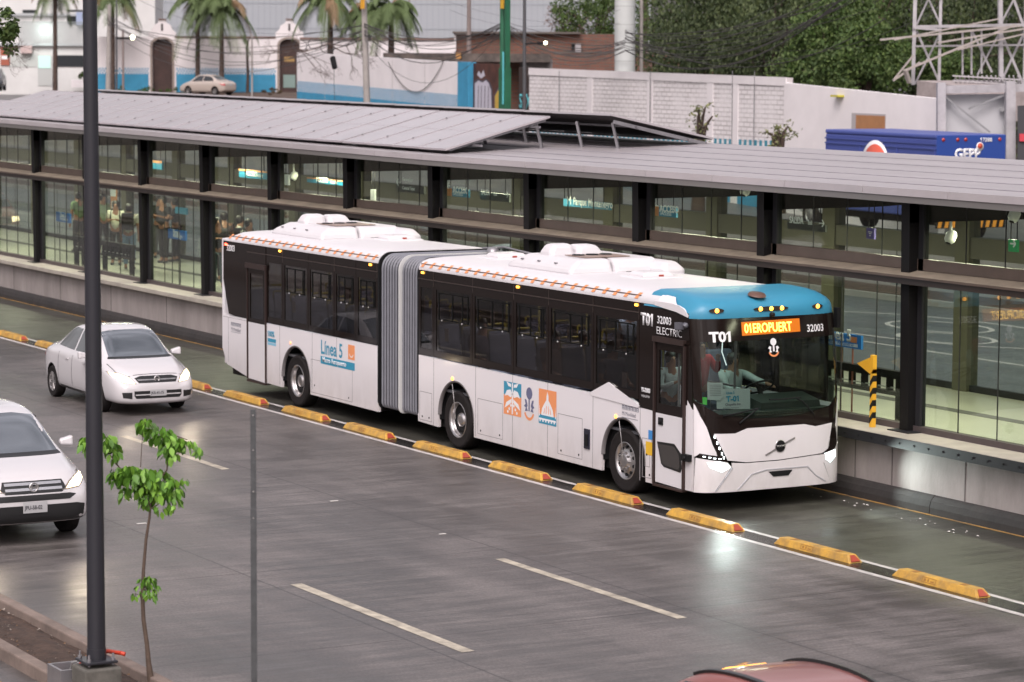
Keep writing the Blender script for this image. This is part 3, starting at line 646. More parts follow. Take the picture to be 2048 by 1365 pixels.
def person(loc, rz, label, pose='stand', shirt=('white', (.6, .6, .56)), trousers=('jeans', (.06, .09, .15)), hat=None, bag=None, group=None, long_sleeve=False, hair=True, scale=1, hood=False, lean=0, arms=None, legs=None):
    """faces local +X; z=0 at the soles (or under the seat for seated)"""
    t = thing('person', label, 'person', loc, rz, group); t.scale = (scale,)*3
    V = Vector; hz = .93
    if pose == 'sit': hz = .5
    pel = V((0, 0, hz)); wai = pel+V((.0+lean*.1, 0, .17)); che = pel+V((.01+lean*.25, 0, .38)); nec = pel+V((.02+lean*.38, 0, .55)); hd = pel+V((.045+lean*.42, 0, .655)); top = hd+V((0, 0, .09))
    P = [pel, wai, che, nec, hd, top]; E_ = [(0, 1), (1, 2), (2, 3), (3, 4), (4, 5)]; R = [(.14, .115), (.125, .1), (.15, .11), (.055, .055), (.082, .09), (.066, .07)]
    n0 = hd+V((.095, 0, -.01)); P.append(n0); E_.append((4, 6)); R.append((.016, .016))
    A = arms or {'stand': ((.06, -.30, .27), (.16, -.5, 0), (.0, .0)), }.get(pose)
    arm_j = []
    for s in (1, -1):
        sh = che+V((0, s*.185, .085))
        if arms: el = sh+V(arms[0 if s == 1 else 1][0]); wr_ = sh+V(arms[0 if s == 1 else 1][1])
        elif pose == 'sit': el = sh+V((.06, s*.05, -.28)); wr_ = sh+V((.3, s*-.02, -.33))
        else: el = sh+V((-.02, s*.05, -.29)); wr_ = sh+V((.06, s*.05, -.54))
        d = (wr_-el).normalized(); palm = wr_+d*.07
        k = len(P); P += [sh, el, wr_, palm]; R += [(.06, .06), (.042, .042), (.027, .027), (.036, .02)]
        E_ += [(2, k), (k, k+1), (k+1, k+2), (k+2, k+3)]
        side = d.cross(V((0, 0, 1))); side = side.normalized() if side.length > .1 else V((1, 0, 0)); dn = side.cross(d).normalized()
        for j in range(4):
            ln = (.06, .072, .068, .052)[j]; f0 = palm+side*((j-1.5)*.019)+d*.012; f1 = f0+d*ln*.55-dn*.008; f2 = f1+d*ln*.4-dn*.02
            q = len(P); P += [f0, f1, f2]; R += [(.009,)*2, (.0085,)*2, (.007,)*2]; E_ += [(k+3, q), (q, q+1), (q+1, q+2)]
        q = len(P); th0 = wr_+d*.03+side*.03; P += [th0, th0+d*.035+side*.018-dn*.01]; R += [(.011,)*2, (.009,)*2]; E_ += [(k+2, q), (q, q+1)]
        arm_j.append((sh, el, wr_))
    leg_j = []
    for i, s in enumerate((1, -1)):
        hp = pel+V((0, s*.095, -.03))
        if pose == 'sit': kn = hp+V((.43, s*.03, .02)); an = kn+V((.02, 0, -.41))
        else:
            f = (legs or (0.05, -.05))[i]; kn = V((f*.6+.02, s*.1, .5)); an = V((f, s*.1, .09))
        toe = an+V((.15, s*.02, -.055)); heel = an+V((-.04, 0, -.05))
        k = len(P); P += [hp, kn, an, heel, toe]; R += [(.088,)*2, (.058,)*2, (.038,)*2, (.035,)*2, (.032,)*2]
        E_ += [(0, k), (k, k+1), (k+1, k+2), (k+2, k+3), (k+2, k+4)]; leg_j.append((hp, kn, an, toe, heel))
    skinned('body', P, E_, R, skin_m, t)
    # shirt
    Q = [pel+V((0, 0, -.02)), wai, che, che+V((0.005, 0, .11))]; RR = [(.158, .135), (.145, .12), (.172, .132), (.09, .085)]; EE = [(0, 1), (1, 2), (2, 3)]
    for s, (sh, el, wr_) in zip((1, -1), arm_j):
        k = len(Q); Q += [sh, el if long_sleeve else sh.lerp(el, .75)]; RR += [(.078,)*2, (.058,)*2]; EE += [(2, k), (k, k+1)]
        if long_sleeve: Q.append(el.lerp(wr_, .93)); RR.append((.042,)*2); EE.append((k+1, k+2))
    if hood: k = len(Q); Q += [nec+V((-.06, 0, .0))]; RR += [(.1, .1)]; EE += [(3, k)]
    skinned('shirt', Q, EE, RR, cloth(*shirt), t)
    Q = [pel+V((0, 0, .05))]; RR = [(.15, .125)]; EE = []
    for s, (hp, kn, an, toe, heel) in zip((1, -1), leg_j):
        k = len(Q); Q += [hp+V((0, 0, -.02)), kn, an+V((0, 0, .02))]; RR += [(.105,)*2, (.076,)*2, (.062,)*2]; EE += [(0, k), (k, k+1), (k+1, k+2)]
    skinned('trousers', Q, EE, RR, cloth(*trousers), t)
    for (hp, kn, an, toe, heel) in leg_j:
        skinned('shoe', [heel+V((0, 0, .01)), toe+V((.02, 0, 0))], [(0, 1)], [(.048, .045), (.045, .038)], cloth('shoe', (.1, .1, .11)), t)
    if hair:
        b = MB(); b.ring(hd+V((-.02, 0, .0)), (-.2, 0, 1), [(.08, -.055), (.094, -.01), (.098, .05), (.09, .09), (.06, .125), (0, .138)], 14); b.build('hair', hair_m, t)
    if hat:
        b = MB(); b.ring(hd+V((0, 0, .03)), (0, 0, 1), [(.102, 0), (.1, .06), (.06, .11), (0, .12)], 14); b.box(hd.x+.05, hd.x+.19, hd.y-.07, hd.y+.07, hd.z+.03, hd.z+.045); b.build('cap', cloth('cap', hat), t)
    # eyes
    b = MB()
    for s in (1, -1): b.ring(hd+V((.083, s*.032, .012)), (1, 0, 0), [(.011, 0), (.007, .006), (0, .008)], 8)
    b.build('eyes', hair_m, t)
    if bag:
        b = MB(); c = che+V((-.24, 0, -.02)); b.box(c.x-.09, c.x+.09, -.15, .15, c.z-.24, c.z+.2); b.box(c.x-.13, c.x-.09, -.11, .11, c.z-.2, c.z+.0)
        for s in (1, -1): b.path([c+V((.09, s*.1, .17)), che+V((.02, s*.12, .16)), che+V((.15, s*.12, 0)), che+V((.0, s*.15, -.2))], .018, 5)
        b.build('backpack', cloth('bag', bag), t, bevel=.03)
    return t

# ------------------------------------------------------------------ wheels
def wheel(parent, c, r, wd, side=-1, hub='truck', name='wheel'):
    """axis along Y; side=-1: outer face towards -Y"""
    t = bpy.data.objects.new(name, None); C.objects.link(t); t.parent = parent; t.location = c; t.empty_display_size = .2
    ax = (0, side, 0); h = wd/2
    b = MB(); ri = r*.60 if hub == 'truck' else r*.63
    b.ring((0, 0, 0), ax, [(ri, -h), (r*.9, -h), (r, -h*.75), (r, h*.72), (r*.97, h*.9), (r*.9, h), (r*.86, h*.93), (r*.7, h*1.0), (ri, h*.92)], 44)
    for i in range(40):
        a = 2*pi*i/40; b.box(cos(a)*r*.985-.006, cos(a)*r*.985+.006, -h*.6, h*.6, sin(a)*r*.985-.006, sin(a)*r*.985+.006)
    b.build('tyre', rubber, t)
    b = MB()
    if hub == 'truck' or hub == 'deep':
        if hub == 'truck': b.ring((0, 0, 0), ax, [(ri, h*.9), (ri*.95, h*.98), (ri*.9, h*.75), (ri*.8, h*.55), (ri*.55, h*.85), (ri*.42, h*.9), (ri*.4, h*1.1), (ri*.3, h*1.15), (0, h*1.15)], 32)
        else: b.ring((0, 0, 0), ax, [(ri, h*.9), (ri*.96, h*.98), (ri*.9, h*.6), (ri*.84, -h*.1), (ri*.55, -h*.3), (ri*.42, -h*.2), (ri*.36, h*.55), (ri*.2, h*.6), (0, h*.6)], 32)
        b.build('rim', chrome, t)
        b = MB()
        for i in range(10):
            a = 2*pi*i/10; hh = h*.86 if hub == 'truck' else -h*.2
            b.tube((cos(a)*ri*.47, side*(hh-.01), sin(a)*ri*.47), (cos(a)*ri*.47, side*(hh+.05), sin(a)*ri*.47), .016, .014, 6)
        b.build('wheel_nuts', chrome, t)
        b = MB()
        for i in range(10):
            a = 2*pi*(i+.5)/10; q = h*.60 if hub == 'truck' else -h*.08; b.tube((cos(a)*ri*.72, side*q, sin(a)*ri*.72), (cos(a)*ri*.72, side*(q+.03), sin(a)*ri*.72), .028, .028, 10)
        b.build('rim_holes', blackm, t)
    else:
        b.ring((0, 0, 0), ax, [(ri, h*.9), (ri*.96, h*.96), (ri*.9, h*.7), (ri*.88, -h*.2)], 32)
        b.ring((0, 0, 0), ax, [(ri*.25, h*.6), (ri*.2, h*.78), (0, h*.8)], 16)
        for i in range(7):
            a = 2*pi*i/7
            for da in (-.1, .1): b.beam((cos(a)*ri*.15, side*h*.62, sin(a)*ri*.15), (cos(a+da)*ri*.92, side*h*.78, sin(a+da)*ri*.92), .03, .035)
        b.build('rim', chrome, t)
        b = MB(); b.ring((0, 0, 0), ax, [(ri*.9, h*.1), (0, h*.1)], 24); b.build('brake_shadow', blackm, t)
    return t

# ------------------------------------------------------------------ the articulated bus
BUS = thing('articulated_bus', 'white articulated electric city bus with blue front cap, T01 markings and lit amber destination display', 'bus', (-8, 1.27, 0))
BUS.location = (0, 0, 0)
W2 = 2.55
sidem = lambda u, v: Vector((u, 0, v))
def side_far(u, v): return Vector((-u, W2, v))
tint = glass('bus_tinted_glass', (.38, .35, .335), 1.5)
wsg = glass('windscreen_glass', (.46, .53, .49), 1.45)
A = lambda cx: arc(cx, .52, .635, 180+5, 0-5, 22)
def lower(name, x0, x1, axs, rear=False, zt=1.48, z0=.3):
    p = [(x0, z0)]
    if rear: p = [(-17.22, zt), (-17.23, .8), (-17.02, .5), (-15.95, .33)]
    for cx in axs: p += [(cx-.64, z0+.01)]+A(cx)+[(cx+.64, z0+.01)]
    p += [(x1, z0), (x1, zt)]
    if not rear: p += [(x0, zt)]
    return p
# near side, rear unit
panel('side_panel', lower('', -17.2, -10.3, [-13.77], True), sidem, .05, white, BUS)
panel('side_panel', [(-8.76, .32), (-8.01, .3), *A(-7.37), (-6.73, .28), (-2.61, .265), *A(-1.97), (-1.33, .26), (-1.09, .26), (-1.09, 1.36), (-1.45, 1.38), (-2.42, 1.66), (-2.97, 1.44), (-8.76, 1.48)], sidem, .05, white, BUS)
panel('side_panel', [(8.76, .3), (0.12, .3), (0.12, 1.46), (8.76, 1.46)][::-1], side_far, .05, white, BUS)
panel('side_panel', [(17.2, .5), (10.3, .3), (10.3, 1.46), (17.2, 1.46)][::-1], side_far, .05, white, BUS)
# upper white cantrail + roof profile
prof = [(0, 2.96), (.0, 3.0), (.03, 3.06), (.09, 3.11), (.2, 3.145), (.5, 3.165), (1.275, 3.18)]
prof = prof+[(W2-y, z) for y, z in prof[::-1][1:]]
def roofsec(x0, x1, endfall=0, mats=white):
    b = MB(); n = len(prof); xs_ = [x0+(x1-x0)*i/12 for i in range(13)]
    vs = []
    for x in xs_:
        d = 0
        if endfall: d = -.12*max(0, (x0+.35-x)/.35)**2
        vs += [(x, y, z+d*(z > 3)) for y, z in prof]
    fs = [(k*n+i, k*n+i+1, (k+1)*n+i+1, (k+1)*n+i) for k in range(12) for i in range(n-1)]
    b.add([(p[0], p[1], p[2]) for p in vs], [f[::-1] for f in fs], 0, True)
    b.add([(p[0], min(max(p[1], .03), W2-.03), p[2]-.04) for p in vs], fs, 0, True)
    b.add([vs[i] for i in range(n)], [tuple(range(n))]); b.add([vs[-n+i] for i in range(n)], [tuple(range(n))])
    return b.build('roof', mat('bus_roof_white', (.66, .64, .66), .55, nscale=.8, namp=.04), BUS)
roofsec(-17.22, -10.32, 1); roofsec(-8.74, -1.0)
# cantrail brown line with orange dashes
b = MB(); 
for xa, xb in ((-16.95, -10.35), (-8.7, -1.55)): b.beam((xa, .03, 3.064), (xb, .03, 3.064), .014, .016)
b.build('roof_gutter', mat('gutter_brown', (.14, .09, .075), .5), BUS)
def dash(x):
    b = MB()
    a = [(x-.05, .0, 3.012), (x+.04, .0, 3.012), (x+.06, .03, 3.06), (x-.03, .03, 3.06), (x+.08, .075, 3.098), (x-.01, .075, 3.098)]
    n = Vector((0, -.004, .004)); a = [Vector(p)+n for p in a]
    b.add(a, [(0, 1, 2, 3), (3, 2, 4, 5)]); b.build('orange_dash', orange, BUS)
for i in range(21): dash(-16.85+.317*i)
for i in range(23): dash(-8.62+.317*i)

# windows, near side : solid black band pieces, dark glass panes, sliding-light frames
zb, zt = 1.49, 2.955
frames = []; rear_x = [-16.0, -15.12, -14.35, -13.22, -12.1, -11.2, -10.32]; front_x = [-8.75, -8.18, -6.8, -5.4, -4.27, -2.88, -1.55]
panel('window_band', [(-17.16, 2.955), (-17.18, 2.2), (-16.92, 1.52), (-16.6, 1.49), (-16.0, 1.49), (-16.0, 2.955)], sidem, .03, blackp, BUS)
def winrow(xs_, z0=zb, hop=True, skip=()):
    for i in range(len(xs_)-1):
        a, c = xs_[i]+.006, xs_[i+1]-.006
        if i in skip: continue
        h = [(a+.07, z0+.12), (c-.07, z0+.12), (c-.07, 2.66), (a+.07, 2.66)]
        f = panel('window', [(a, z0), (c, z0), (c, zt), (a, zt)], sidem, .03, blackp, BUS, holes=[h], smooth=False)
        b = MB(); b.box(a+.07, c-.07, .008, .014, z0+.12, 2.66); b.build('pane', tint, f)
        if hop and c-a > .8:
            b = MB(); zz = 2.16; m = (a+c)/2
            for x in (a+.17, m-.03, m+.32, c-.17): b.box(x-.012, x+.012, .0, .02, zz, 2.62)
            b.box(a+.15, c-.15, .0, .02, zz-.01, zz+.01); b.box(a+.15, c-.15, .0, .02, 2.6, 2.62); b.build('sliding_frame', mat('frame_black', (.004, .004, .004), .8, spec=.2), f)
            b = MB()
            for x in (a+.3, c-.35): b.ring((x, -.008, zz-.015), (0, -1, 0), [(.016, 0), (.012, .01), (0, .012)], 8)
            b.build('catch', chrome, f)
winrow(rear_x, skip=(0,)); winrow(front_x)
b = MB()
for x in (-14.35, -12.1, -10.35, -8.2, -6.8, -5.4, -4.27, -2.9, -1.56): b.box(x-.006, x+.006, -.002, 0, 2.7, 2.95)
b.box(-16, -10.32, -.012, 0, 2.80, 2.815); b.box(-8.75, -1.55, -.012, 0, 2.80, 2.815)
b.build('band_trim', mat('trim_brown', (.05, .036, .032), .35), BUS)
# far side windows
def farwin(x0, x1):
    n = max(1, round((x1-x0)/1.4)); st = (x1-x0)/n
    for i in range(n):
        a = -(x0+st*(i+1))+.01; c = -(x0+st*i)-.01; h = [(a+.07, 1.58), (c-.07, 1.58), (c-.07, 2.66), (a+.07, 2.66)]
        f = panel('window', [(a, 1.47), (c, 1.47), (c, zt), (a, zt)], side_far, .03, blackp, BUS, holes=[h], smooth=False)
        b = MB(); b.box(-c+.07, -a-.07, W2-.014, W2-.008, 1.58, 2.66); b.build('pane', tint, f)
farwin(-17.15, -10.35); farwin(-8.72, -1.6); farwin(-1.6, -.22)
# rear face
b = MB(); b.box(-17.24, -17.18, .05, W2-.05, .5, 3.0); b.build('rear_panel', white, BUS)
b = MB(); b.hexa([(-17.24, 0, .8), (-17.18, -.001, .8), (-17.18, .06, .8), (-17.24, .06, .8), (-17.24, .0, 2.98), (-17.18, -.001, 2.98), (-17.18, .06, 2.98), (-17.24, .06, 2.98)]); b.build('corner_post', white, BUS)
# panel seams, hatches, hinges, side markers
b = MB()
for x, z0, z1 in ((-15.98, .33, 1.48), (-15.09, .3, 1.48), (-14.5, .35, 1.48), (-13.05, .42, 1.48), (-12.0, .98, 1.48), (-16.94, .55, 1.45), (-8.18, .3, 1.48), (-6.68, .3, 1.48), (-5.42, .27, 1.46), (-4.28, .27, 1.46), (-2.88, .27, 1.44), (-1.5, .26, 1.37)):
    b.box(x-.005, x+.005, -.0015, .01, z0, z1)
for (x0, x1, z0, z1) in ((-13.1, -11.35, .36, .98), (-8.7, -8.25, .36, .85), (-6.6, -5.75, .36, .95), (-3.95, -3.2, .36, 1.0), (-1.43, -1.17, .33, .92), (-1.36, -1.22, .5, .82)):
    b.box(x0, x1, -.0015, .01, z1-.004, z1+.004); b.box(x0, x1, -.0015, .01, z0-.004, z0+.004); b.box(x0-.004, x0+.004, -.0015, .01, z0, z1); b.box(x1-.004, x1+.004, -.0015, .01, z0, z1)
b.box(-17.2, -15.98, -.0015, .01, 1.44, 1.446)
b.build('panel_seams', mat('seam_grey', (.2, .19, .2), .6), BUS)
b = MB()
for x, z in ((-12.95, .5), (-11.5, .42), (-8.6, .42), (-8.35, .42), (-6.5, .42), (-5.85, .42), (-3.85, .42), (-3.3, .42), (-1.3, .68), (-1.22, .38)): b.ring((x, 0, z), (0, -1, 0), [(.018, 0), (.018, .004), (0, .004)], 8)
b.build('hatch_locks', blackm, BUS)
# wheel arches
for cx in (-13.77, -7.37, -1.97):
    for y0, y1 in ((.02, .6), (W2-.6, W2-.06)):
        b = MB(); pts = arc(cx, .52, .63, 188, -8, 22)
        vs = [(p[0], y0, p[1]) for p in pts]+[(p[0], y1, p[1]) for p in pts]; n = len(pts)
        b.add(vs, [(i, i+1, n+i+1, n+i) for i in range(n-1)], 0, True); b.add([(p[0], y1, p[1]) for p in pts], [tuple(range(n))]); b.build('wheel_arch', blackm, BUS)
    b = MB(); pts = arc(cx, .52, .645, 180, 0, 30); pi_ = arc(cx, .52, .615, 180, 0, 30); n = len(pts)
    b.add([(p[0], -.006, p[1]) for p in pts]+[(p[0], -.006, p[1]) for p in pi_]+[(p[0], .05, p[1]) for p in pi_], [(i, i+1, n+i+1, n+i) for i in range(n-1)]+[(n+i, n+i+1, 2*n+i+1, 2*n+i) for i in range(n-1)], 0, True)
    b.build('arch_trim', mat('arch_trim_grey', (.16, .15, .155), .5), BUS)
    wheel(BUS, (cx, .17, .495), .49, .3, -1, 'truck' if cx > -3 else 'deep')
    wheel(BUS, (cx, W2-.2, .495), .49, .3, 1, 'truck' if cx > -3 else 'deep')
# thin straps hanging over the front wheels (seen as a pale wire in the arches)
for cx in (-7.37, -1.97):
    b = MB(); b.path([(cx+.02-.12, -.02, 1.1), (cx-.02, -.03, .85), (cx+.02, -.02, .52)], .007, 6); b.build('wheel_indicator_rod', chrome, BUS)
# chassis
b = MB(); b.box(-17.0, -10.35, .12, W2-.12, .3, .92); b.box(-8.7, -.25, .12, W2-.12, .3, .92); b.box(-10.3, -8.75, .45, W2-.45, .35, .9)
for cx in (-13.77, -7.37, -1.97): pass
b.build('chassis', blackm, BUS)
b = MB(); b.box(-17.1, -10.35, .06, W2-.06, .93, .97); b.box(-8.72, -.3, .06, W2-.06, .93, .97); b.box(-10.35, -8.72, .3, W2-.3, .93, .97); b.build('floor', mat('bus_floor', (.09, .09, .1), .6), BUS)
# bellows
bell = mat('bellows_grey', (.2, .205, .235), .55, nscale=4, namp=.1)
def ring_prof(ins):
    y0, y1, z0, z1, r = ins, W2-ins, .36+ins*.6, 3.16-ins*.6, .26
    p = []
    for cx, cz, a0, a1 in ((y0+.1, z0+.1, 270, 180), (y0+r, z1-r, 180, 90), (y1-r, z1-r, 90, 0), (y1-.1, z0+.1, 0, -90)):
        rr_ = .1 if cz < 1 else r
        for i in range(7): a = radians(a0+(a1-a0)*i/6); p.append((cx+rr_*cos(a), cz+rr_*sin(a)))
    return p
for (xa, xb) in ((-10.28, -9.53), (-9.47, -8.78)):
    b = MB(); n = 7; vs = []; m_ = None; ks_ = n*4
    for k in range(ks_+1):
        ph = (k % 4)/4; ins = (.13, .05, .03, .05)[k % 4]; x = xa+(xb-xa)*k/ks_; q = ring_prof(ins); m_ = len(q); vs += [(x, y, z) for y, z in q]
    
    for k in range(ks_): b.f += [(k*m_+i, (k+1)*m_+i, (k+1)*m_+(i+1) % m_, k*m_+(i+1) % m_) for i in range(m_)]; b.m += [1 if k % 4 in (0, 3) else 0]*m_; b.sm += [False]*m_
    b.v = [tuple(p) for p in vs]; b.build('bellows', [bell, mat('bellows_fold_shade', (.05, .05, .06), .7)], BUS)  # dark colour on the fold faces imitates shade between the pleats
b = MB()
q = ring_prof(.0)
for x0, x1, mi in ((-9.515, -9.485, 0), (-10.33, -10.28, 1), (-8.78, -8.74, 1)):
    m_ = len(q); q2 = ring_prof(.1); vs = [(x0, y, z) for y, z in q]+[(x1, y, z) for y, z in q]+[(x0, y, z) for y, z in q2]+[(x1, y, z) for y, z in q2]
    b.add(vs, [(i, (i+1) % m_, m_+(i+1) % m_, m_+i) for i in range(m_)]+[(2*m_+i, 2*m_+(i+1) % m_, (i+1) % m_, i) for i in range(m_)]+[(3*m_+i, m_+i, m_+(i+1) % m_, 3*m_+(i+1) % m_) for i in range(m_)], mi)
b.build('bellows_hoop', [mat('hoop_pale', (.6, .6, .6), .4), blackm], BUS)
b = MB(); b.path([(-9.9, 1.9, 3.2), (-9.2, 1.95, 3.26), (-8.3, 2.0, 3.2)], .02, 6); b.ring((-9.35, 1.8, 3.18), (0, 0, 1), [(.12, 0), (.1, .05), (.04, .08), (0, .08)], 12); b.build('roof_cable_guide', greym, BUS)

panel('corner_flank', [(-.235, .29), (-.03, .29), (-.035, 1.3), (-.06, 1.5), (-.235, 1.66)], lambda u, v: Vector((u, -.002, v)), .03, white, BUS, smooth=False)
panel('corner_flank', [(-.235, 1.66), (-.06, 1.5), (-.08, 2.0), (-.2, 2.82), (-.235, 2.82)], lambda u, v: Vector((u, -.002, v)), .03, blackp, BUS, smooth=False)
panel('flank_peak', [(-2.97, 1.44), (-2.9, 1.4), (-1.56, 1.36), (-1.5, 1.395), (-2.42, 1.66)], lambda u, v: Vector((u, -.012, v)), .01, white, BUS, smooth=False)
# rear door
dg = mat('door_white', (.7, .68, .7), .3, coat=.5)
D = bpy.data.objects.new('door', None); C.objects.link(D); D.parent = BUS
panel('door_leaf', [(-15.94, .33), (-15.16, .31), (-15.16, 1.44), (-15.94, 1.44)], lambda u, v: Vector((u, -.012, v)), .03, dg, D, smooth=False)
panel('door_frame', [(-15.97, 1.44), (-15.13, 1.44), (-15.13, 2.5), (-15.97, 2.5)], lambda u, v: Vector((u, -.012, v)), .03, blackp, D, holes=[[(-15.86, 1.52), (-15.24, 1.52), (-15.24, 2.4), (-15.86, 2.4)]], smooth=False)
b = MB(); b.box(-15.86, -15.24, .0, .006, 1.52, 2.4); b.build('door_glass', tint, D)
b = MB(); b.box(-16.02, -15.08, -.05, -.01, 2.5, 2.6); b.box(-15.99, -15.965, -.03, .0, .32, 2.5); b.box(-15.13, -15.105, -.03, .0, .32, 2.5); b.build('door_rail', mat('door_rail_brown', (.06, .04, .037), .35, metal=.5), D)
b = MB(); b.box(-16.0, -15.12, -.01, .02, 2.6, 2.955); b.build('door_header', blackp, BUS)
b = MB(); b.box(-15.97, -15.12, -.04, .1, .27, .31); b.build('door_step', mat('door_rail_brown'), BUS)
# front door
D = bpy.data.objects.new('door', None); C.objects.link(D); D.parent = BUS
panel('door_frame', [(-1.04, 1.35), (-.28, 1.35), (-.28, 2.42), (-1.04, 2.42)], lambda u, v: Vector((u, -.014, v)), .03, blackp, D, holes=[[(-.96, 1.5), (-.36, 1.5), (-.36, 2.3), (-.96, 2.3)]], smooth=False)
b = MB(); b.box(-.96, -.36, .0, .006, 1.5, 2.3); b.build('door_glass', glass('door_clear_glass', (.8, .82, .8)), D)
lo = panel('door_leaf', [(-1.04, .31), (-.28, .29), (-.28, 1.35), (-1.04, 1.35)], lambda u, v: Vector((u, -.014, v)), .03, dg, D, smooth=False)
panel('lower_window', [(-.99, .92), (-.52, .94), (-.34, .82), (-.31, .6), (-.34, .53), (-.8, .56), (-.87, .6)], lambda u, v: Vector((u, -.019, v)), .006, mat('door_seal', (.008, .008, .008), .5), D, smooth=False)
panel('lower_window_glass', [(-.95, .89), (-.53, .9), (-.385, .8), (-.36, .62), (-.39, .565), (-.79, .59), (-.84, .62)], lambda u, v: Vector((u, -.022, v)), .004, mat('dim_glass', (.05, .045, .042), .12, coat=.4), D, smooth=False)
b = MB(); b.box(-.95, -.83, -.03, -.015, 1.18, 1.29); b.ring((-.89, -.03, 1.235), (0, -1, 0), [(.035, 0), (.03, .012), (0, .012)], 12); b.build('lock_box', blackm, D)
b = MB(); b.box(-1.09, -1.055, -.04, 0, .28, 2.5); b.box(-.275, -.24, -.04, 0, .28, 2.45); b.box(-1.1, -.24, -.06, 0, 2.42, 2.5); b.box(-1.06, -.26, -.05, .05, .25, .285); b.build('door_rail', mat('door_rail_brown'), D)
panel('door_surround', [(-1.54, 1.37), (-1.09, 1.36), (-1.09, 2.5), (-.2, 2.5), (-.16, 2.83), (-.18, 2.86), (-1.54, 2.955)], sidem, .03, blackp, BUS, smooth=False)
b = MB(); b.box(-.24, -.2, -.005, .06, 1.55, 2.5); b.build('door_pillar', blackp, BUS)
b = MB(); b.box(-.26, -.06, -.07, .01, .73, .83); b.ring((-.16, -.07, .78), (0, -1, 0), [(.03, 0), (.03, .02), (0, .02)], 10); b.build('charge_flap_latch', blackm, BUS)
# small things on the flank
b = MB(); b.box(-3.12, -2.96, -.02, .01, .55, .86); b.build('handle_recess', mat('recess_dark', (.015, .015, .03), .4), BUS)
b = MB(); b.box(-3.06, -2.99, -.04, -.02, .6, .78); b.build('handle', blackm, BUS)
letters('Mi Movilidad', .09, vgrey, BUS, flatmap((-2.02, -.003, 1.2), (1, 0, 0), (0, 0, 1)), 0, xs=.86, th=0)
letters('Mi Movilidad', .1, vgrey, BUS, flatmap((-16.8, -.003, 1.19), (1, 0, 0), (0, 0, 1)), .0, xs=.9, th=0)
b = MB()
for x0 in (-2.02, -16.8):
    for i in range(6):
        x = x0+i*.082; b.box(x, x+.065, -.003, -.001, 1.29, 1.36)
    b.box(x0, x0+.46, -.003, -.001, 1.165, 1.172)
b.build('pictograms', vgrey, BUS)
b = MB()
for x0 in (-2.02, -16.8):
    for i in range(6):
        x = x0+i*.082; b.ring((x+.032, -.0035, 1.33), (0, -1, 0), [(.012, 0), (0, .001)], 8); b.box(x+.02, x+.045, -.0045, -.0035, 1.295, 1.312)
b.build('pictogram_marks', vwhite, BUS)
letters('TS-32003', .09, vwhite, BUS, flatmap((-1.47, -.003, 1.62), (1, 0, 0), (0, 0, 1)), .004, xs=.72)
letters('V O L V O', .05, vwhite, BUS, flatmap((-1.46, -.003, 1.54), (1, 0, 0), (0, 0, 1)), .0)
letters('T01', .24, vwhite, BUS, flatmap((-1.5, -.003, 2.64), (1, 0, 0), (0, 0, 1)), .012, xs=.95)
letters('32003', .16, vwhite, BUS, flatmap((-1.05, -.003, 2.69), (1, 0, 0), (0, 0, 1)), .003)
letters('ELECTRIC', .16, vwhite, BUS, flatmap((-1.07, -.003, 2.53), (1, 0, 0), (0, 0, 1)), -.001, xs=1.02)
letters('32003', .17, vwhite, BUS, flatmap((-17.0, -.003, 2.77), (1, 0, 0), (0, 0, 1)), .003, xs=.95)
letters('100%', .15, vteal, BUS, flatmap((-15.05, -.003, 1.24), (1, 0, 0), (0, 0, 1)), .004, xs=.95)
b = MB(); b.box(-15.05, -14.67, -.003, -.001, 1.13, 1.2); b.build('decal', vteal, BUS); b = MB(); b.box(-15.05, -14.67, -.003, -.001, 1.07, 1.12); b.build('decal', mat('decal_pale_blue', (.25, .5, .65), .5), BUS)
b = MB(); b.box(-1.14-.12, -1.14, -.003, -.001, .92, 1.06); b.build('blue_sticker', mat('sticker_blue', (.05, .25, .6), .5), BUS)
b = MB(); b.box(-1.33, -1.12, -.003, -.001, .68, .88); b.build('yellow_sticker', mat('sticker_yellow', (.75, .45, .03), .5), BUS)
letters('Línea 5', .36, vteal, BUS, flatmap((-12.68, -.003, 1.13), (1, 0, 0), (0, 0, 1)), .007, xs=.9, th=0)
b = MB(); b.box(-12.68, -11.25, -.003, -.001, .94, 1.08); b.build('decal_band', vteal, BUS)
letters('Macro Aeropuerto', .13, vwhite, BUS, flatmap((-12.6, -.0045, .98), (1, 0, 0), (0, 0, 1)), .002, xs=1.0)
b = MB(); b.box(-11.52, -11.25, -.003, -.001, 1.13, 1.4); b.build('decal_square', orange, BUS)
def smile(cx, cz, r, m, w_=.02, y=-.005, mp=None):
    b = MB(); a = arc(cx, cz, r, 200, 340, 14); a2 = arc(cx, cz, r-w_, 200, 340, 14); n = len(a); mp = mp or (lambda u, v: Vector((u, y, v)))
    b.add([mp(*p) for p in a]+[mp(*p) for p in a2], [(i, i+1, n+i+1, n+i) for i in range(n-1)]); return b.build('smile', m, BUS)
smile(-11.385, 1.26, .09, vwhite)
